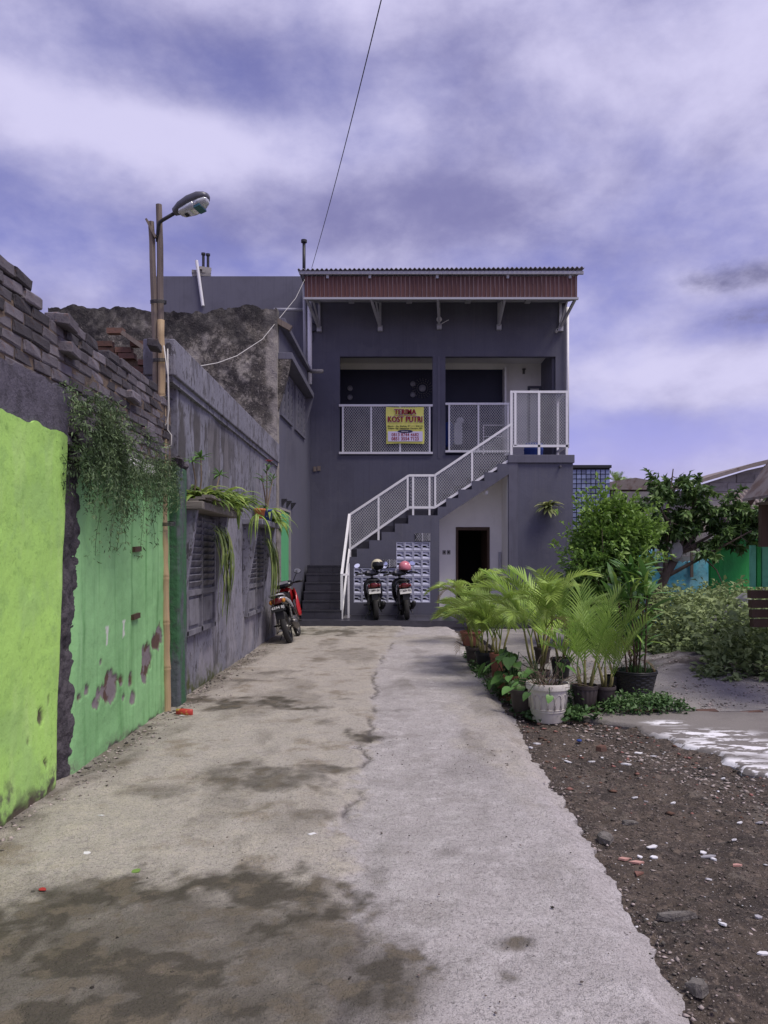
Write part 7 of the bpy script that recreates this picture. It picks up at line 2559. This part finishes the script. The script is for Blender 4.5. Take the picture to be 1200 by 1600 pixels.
shard('paper_scrap', 'white paper scrap lying alone near the middle of the driveway', 'paper', 488, 1303, .075, .055, TILE_WHITE, .012, thick=.002, n=4)
shard('paper_scrap', 'white torn paper scrap left of the green fallen leaf', 'paper', 136, 1333, .06, .05, TILE_WHITE, .012, thick=.002, n=5)
shard('paper_scrap', 'small bluish white scrap nearest the broken dark pier', 'paper', 158, 1274, .06, .03, TILE_WHITE, .012, thick=.002, n=4)
shard('leaf', 'red fallen leaf on the damp patch by the lime wall', 'leaf', 66, 1390, .05, .045, RED_LEAF, .014, thick=.002)
shard('leaf', 'green fallen leaf on the driveway between paper scrap and damp patch', 'leaf', 212, 1361, .06, .05, GREEN_LEAF, .014, thick=.002, n=7)
pk = G(288, 1113, .03)
o = MB().loft([(-.085, 0, 0, .004, .03), (-.075, 0, 0, .02, .034), (0, 0, 0, .03, .036), (.075, 0, 0, .02, .034), (.085, 0, 0, .004, .03)], 12, 2.5)
ob_ = o.build('snack_packet', PACKET, origin=pk, world=False, smooth=True); ob_.rotation_euler = (0, 0, R(80))
tag(ob_, 'crumpled red and yellow packet at the foot of the bamboo pole', 'packet')
shard('paper_scrap', 'white scrap beside the crumpled packet', 'paper', 284, 1118, .09, .05, TILE_WHITE, .015, thick=.002, n=4)
shard('tile_piece', 'pale pink broken tile at the driveway edge, left half', 'tile piece', 976, 1345, .085, .045, TILE_PINK, -.03, thick=.008, n=4)
shard('tile_piece', 'pale pink broken tile at the driveway edge, right half', 'tile piece', 995, 1349, .10, .05, TILE_PINK, -.03, thick=.008, n=4)
shard('tile_piece', 'dull brown triangular tile shard below the pink tile', 'tile piece', 998, 1369, .065, .09, TILE_BROWN, -.05, thick=.008, n=3)
shard('tile_piece', 'pair of small pink tile bits far right in the soil, larger one', 'tile piece', 1152, 1353, .07, .03, TILE_PINK, -.07, n=5)
shard('concrete_chunk', 'long pale concrete bar lying in the soil', 'rubble', 1053, 1436, .19, .055, ROCK, -.07, thick=.02, n=8)
shard('concrete_chunk', 'flat grey slab stick in the middle of the soil', 'rubble', 985, 1285, .13, .045, ROCK, -.07, thick=.015, n=5)
shard('concrete_chunk', 'broken concrete wedge touching the ragged driveway edge', 'rubble', 946, 1314, .10, .15, ROCK, -.06, thick=.025, n=5)
shard('stone', 'grey stone half buried near the driveway edge at the bottom', 'stone', 1089, 1556, .08, .085, ROCK, -.07, thick=.022, n=8)
shard('brick_fragment', 'dark brick fragment in the soil below the white pot', 'brick', 940, 1168, .11, .07, BRICK_RED, -.06, thick=.03, n=4)
shard('tile_piece', 'white tile shard nearest the driveway below the white pot', 'tile piece', 838, 1161, .10, .05, TILE_WHITE, -.04, n=4)
shard('tile_piece', 'white tile shard overhanging the driveway edge', 'tile piece', 829, 1168, .06, .05, TILE_WHITE, -.03, n=4)
shard('tile_piece', 'white four sided tile shard in the middle of the soil', 'tile piece', 979, 1198, .10, .06, TILE_WHITE, -.06, n=4)
SCRAP_LABELS = ['white crumpled plastic right above the pink broken tile', 'white scrap touching the right tip of the pink broken tile', 'tiny white scrap between the pink tile and crumpled plastic',
                'widest pale bluish plastic scrap in the right half of the soil', 'pale scrap hugging the left end of the bluish plastic', 'pale scrap hugging the right end of the bluish plastic',
                'white chip above the flat grey slab stick', 'white chip just right of the chip above the grey slab stick', 'white chip directly below the paint splash corner', 'tiny white chip below the dark brick fragment',
                'white chip between the pad edge and the small pink bits', 'white shard at the right edge below the paint splash', 'small white chip midway between pale plastic and right edge', 'thin pale sliver on dark soil left of centre',
                'broad flat white scrap on the rubble ridge', 'white scrap just below the broad flat scrap on the ridge', 'bluish white sliver at the right edge near the bottom', 'upright pale flake right of the long concrete bar',
                'small pale chip left of the pink tile bits', 'small pale chip at the right edge beside the flake', 'pale flat sliver left of the four sided tile shard', 'white chip on the lower rim of the paint splash']
for k, (px, py, w, h) in enumerate(((1018, 1324, .10, .05), (1022, 1340, .07, .05), (1000, 1338, .05, .04), (1106, 1334, .13, .08), (1098, 1330, .06, .05), (1115, 1338, .05, .04), (992, 1247, .06, .04),
                                    (1009, 1250, .05, .03), (1052, 1254, .06, .04), (941, 1180, .04, .03), (1156, 1285, .06, .03), (1187, 1284, .08, .05), (1147, 1313, .05, .03), (888, 1190, .12, .05), (1000, 1173, .18, .09),
                                    (1022, 1178, .10, .06), (1192, 1493, .10, .04), (1129, 1448, .05, .08), (1107, 1375, .05, .03), (1185, 1440, .05, .04), (925, 1193, .10, .04), (1130, 1213, .06, .03))):
    shard('white_scrap', SCRAP_LABELS[k], 'scrap', px, py, w * .8, h * .8, (TILE_WHITE, CLOTH_WHITE, TILE_WHITE, TARP)[k % 4], -.07, thick=.006, group='white scraps on the soil', n=5 + k % 3, tilt=.3)
c = G(905, 1157, -.06)
ob_ = MB().ball((0, 0, 0), (.025, .025, .012), 8, 5).build('bottle_cap', POT_BLUE, origin=(c.x, c.y, -.06), world=False)
tag(ob_, 'tiny bright blue bottle cap in the soil', 'cap')


def pebbles(name, label, n, sampler, size, mat, seed, flat=0.6, cat='rubble'):
    g = np.random.default_rng(seed)
    x, y, z = sampler(g, n)
    n = len(x)
    base = np.array([(1, 0, 0), (0.3, .95, 0), (-.8, .6, 0), (-.8, -.6, 0), (.3, -.95, 0), (0.1, 0, 1), (-.1, 0, -1)], float)
    V = base[None] * g.uniform(.6, 1.3, (n, 7, 1))
    V = V * (size[0] + (size[1] - size[0]) * g.random((n, 1, 1)) ** 3) * np.array([1, 1, flat]) * g.uniform(.6, 1.2, (n, 1, 3))
    a = g.uniform(0, 6.28, n); ca, sa = np.cos(a)[:, None], np.sin(a)[:, None]
    X = V[..., 0] * ca - V[..., 1] * sa; Y = V[..., 0] * sa + V[..., 1] * ca
    V = np.stack([X + x[:, None], Y + y[:, None], V[..., 2] + z[:, None]], -1).reshape(-1, 3)
    fb = np.array([(0, 1, 5), (1, 2, 5), (2, 3, 5), (3, 4, 5), (4, 0, 5), (1, 0, 6), (2, 1, 6), (3, 2, 6), (4, 3, 6), (0, 4, 6)])
    F = ((np.arange(n) * 7)[:, None, None] + fb[None]).reshape(-1, 3)
    me = bpy.data.meshes.new(name)
    me.vertices.add(len(V)); me.vertices.foreach_set('co', V.astype(np.float32).reshape(-1))
    me.loops.add(len(F) * 3); me.loops.foreach_set('vertex_index', F.astype(np.int32).reshape(-1))
    me.polygons.add(len(F)); me.polygons.foreach_set('loop_start', (np.arange(len(F)) * 3).astype(np.int32))
    me.materials.append(mat)
    me.update(calc_edges=True)
    at = me.attributes.new('tint', 'FLOAT', 'POINT')
    at.data.foreach_set('value', np.repeat(g.random(n), 7).astype(np.float32))
    o = bpy.data.objects.new(name, me); COL.objects.link(o)
    return tag(o, label, cat, kind='stuff')


STONE_DK = material('pebble_dark', (0.115, 0.095, 0.08), .95, tintvar=.75)
STONE_LT = material('pebble_pale', (0.25, 0.22, 0.195), .95, tintvar=.75)
LITTER = material('litter_white', (0.66, 0.65, 0.65), .6, tintvar=.3)
STONE_RED = material('pebble_brick', (0.19, 0.10, 0.075), .95, tintvar=.5)


def soil_s(lo=0.85, hi=4.0, y0=1.8, y1=7.8, pw=1.5):
    def f(g, n):
        y = y0 + (y1 - y0) * g.random(n) ** pw
        x = g.uniform(lo, hi, n)
        k = x > drive_right(y) - .02
        x, y = x[k], y[k]
        return x, y, soilz(x, y) + .002
    return f


pebbles('soil_crumbs', 'dark clods and crumbs strewn over the soil', 12000, soil_s(), (.003, .015), STONE_DK, 1, .45)
pebbles('pale_rubble', 'pale bits of rubble strewn over the soil', 2200, soil_s(), (.003, .016), STONE_LT, 2, .35)
pebbles('small_litter', 'tiny white flecks of litter strewn over the soil', 420, soil_s(0.9, 3.6, 1.9, 7.6, 1.1), (.004, .020), LITTER, 12, .18)
pebbles('brick_rubble', 'red brick crumbs strewn below the pots', 420, soil_s(1.2, 3.0, 4.6, 7.8, .8), (.004, .032), STONE_RED, 3, .4)


def band(g, n):
    t = g.random(n)
    c = np.stack([1.75 + .75 * t, 7.2 - 2.6 * t], -1) + g.normal(size=(n, 2)) * np.array([.16, .25])
    return c[:, 0], c[:, 1], soilz(c[:, 0], c[:, 1]) + .002


pebbles('rubble_ridge', 'ridge of pale rubble between the soil and the paint splashed pad', 1300, band, (.004, .030), STONE_LT, 4, .35)


def foot(g, n):
    y = g.uniform(3.8, 13.5, n); x = -2.17 + np.abs(g.normal(size=n)) * .13
    return x, y, .01 + 0 * x


def edge_s(g, n):
    y = 1.9 + 9 * g.random(n) ** 1.4; x = drive_right(y) + g.normal(size=n) * .05 + .02
    return x, y, soilz(x, y) + .02 * g.random(n)


pebbles('edge_crumbs', 'crumbled concrete bits along the broken driveway edge', 1100, edge_s, (.003, .016), STONE_LT, 9, .6)


pebbles('wall_foot_debris', 'plaster crumbs and grit along the foot of the left wall', 1500, foot, (.003, .022), STONE_LT, 5, .5)


def drv(g, n):
    y = 2.2 + 5.5 * g.random(n) ** 1.7; x = g.uniform(-2.1, 1.0, n)
    k = (x < drive_right(y) - .1) & ((fbm(x * 1.5, y * 1.5, 66, 3) > .52) | (g.random(n) < .12))
    x, y = x[k], y[k]
    z = (fbm(x * 1.2, y * 0.8, 11, 4) - 0.5) * 0.05 + .003
    return x, y, z


pebbles('driveway_grit', 'loose grit and tiny stones on the damp driveway', 2600, drv, (.0025, .009), STONE_DK, 7, .6)


def grv(g, n):
    y = g.uniform(7.8, 12, n); x = g.uniform(1.9, 5.5, n)
    hp_ = .20 * np.exp(-(((x - hc.x) / .75) ** 2 + ((y - 10.6) / .9) ** 2))
    return x, y, -.045 + (fbm(x * 1.2, y * 1.2, 151, 4) - .5) * .06 + hp_ * .95


pebbles('gravel_stones', 'grey gravel stones of the back yard', 7000, grv, (.006, .024), STONE_LT, 8, .6)
# broken bricks edging the pad
be = thing('brick_edging', 'row of half buried bricks edging the gravel behind the paint splash', 'edging', (3.0, 7.75, -.06))
eb = MB().box(-.1, .1, -.05, .05, -.03, .03).mesh('brick', BRICK_RED)
for k in range(17):
    put(eb, 'brick', be, (-1.1 + k * .215 + rt_.uniform(-.01, .01), rt_.uniform(-.05, .05), rt_.uniform(-.035, -.005)), (rt_.uniform(-.1, .1), rt_.uniform(-.1, .1), rt_.uniform(-.15, .15)))
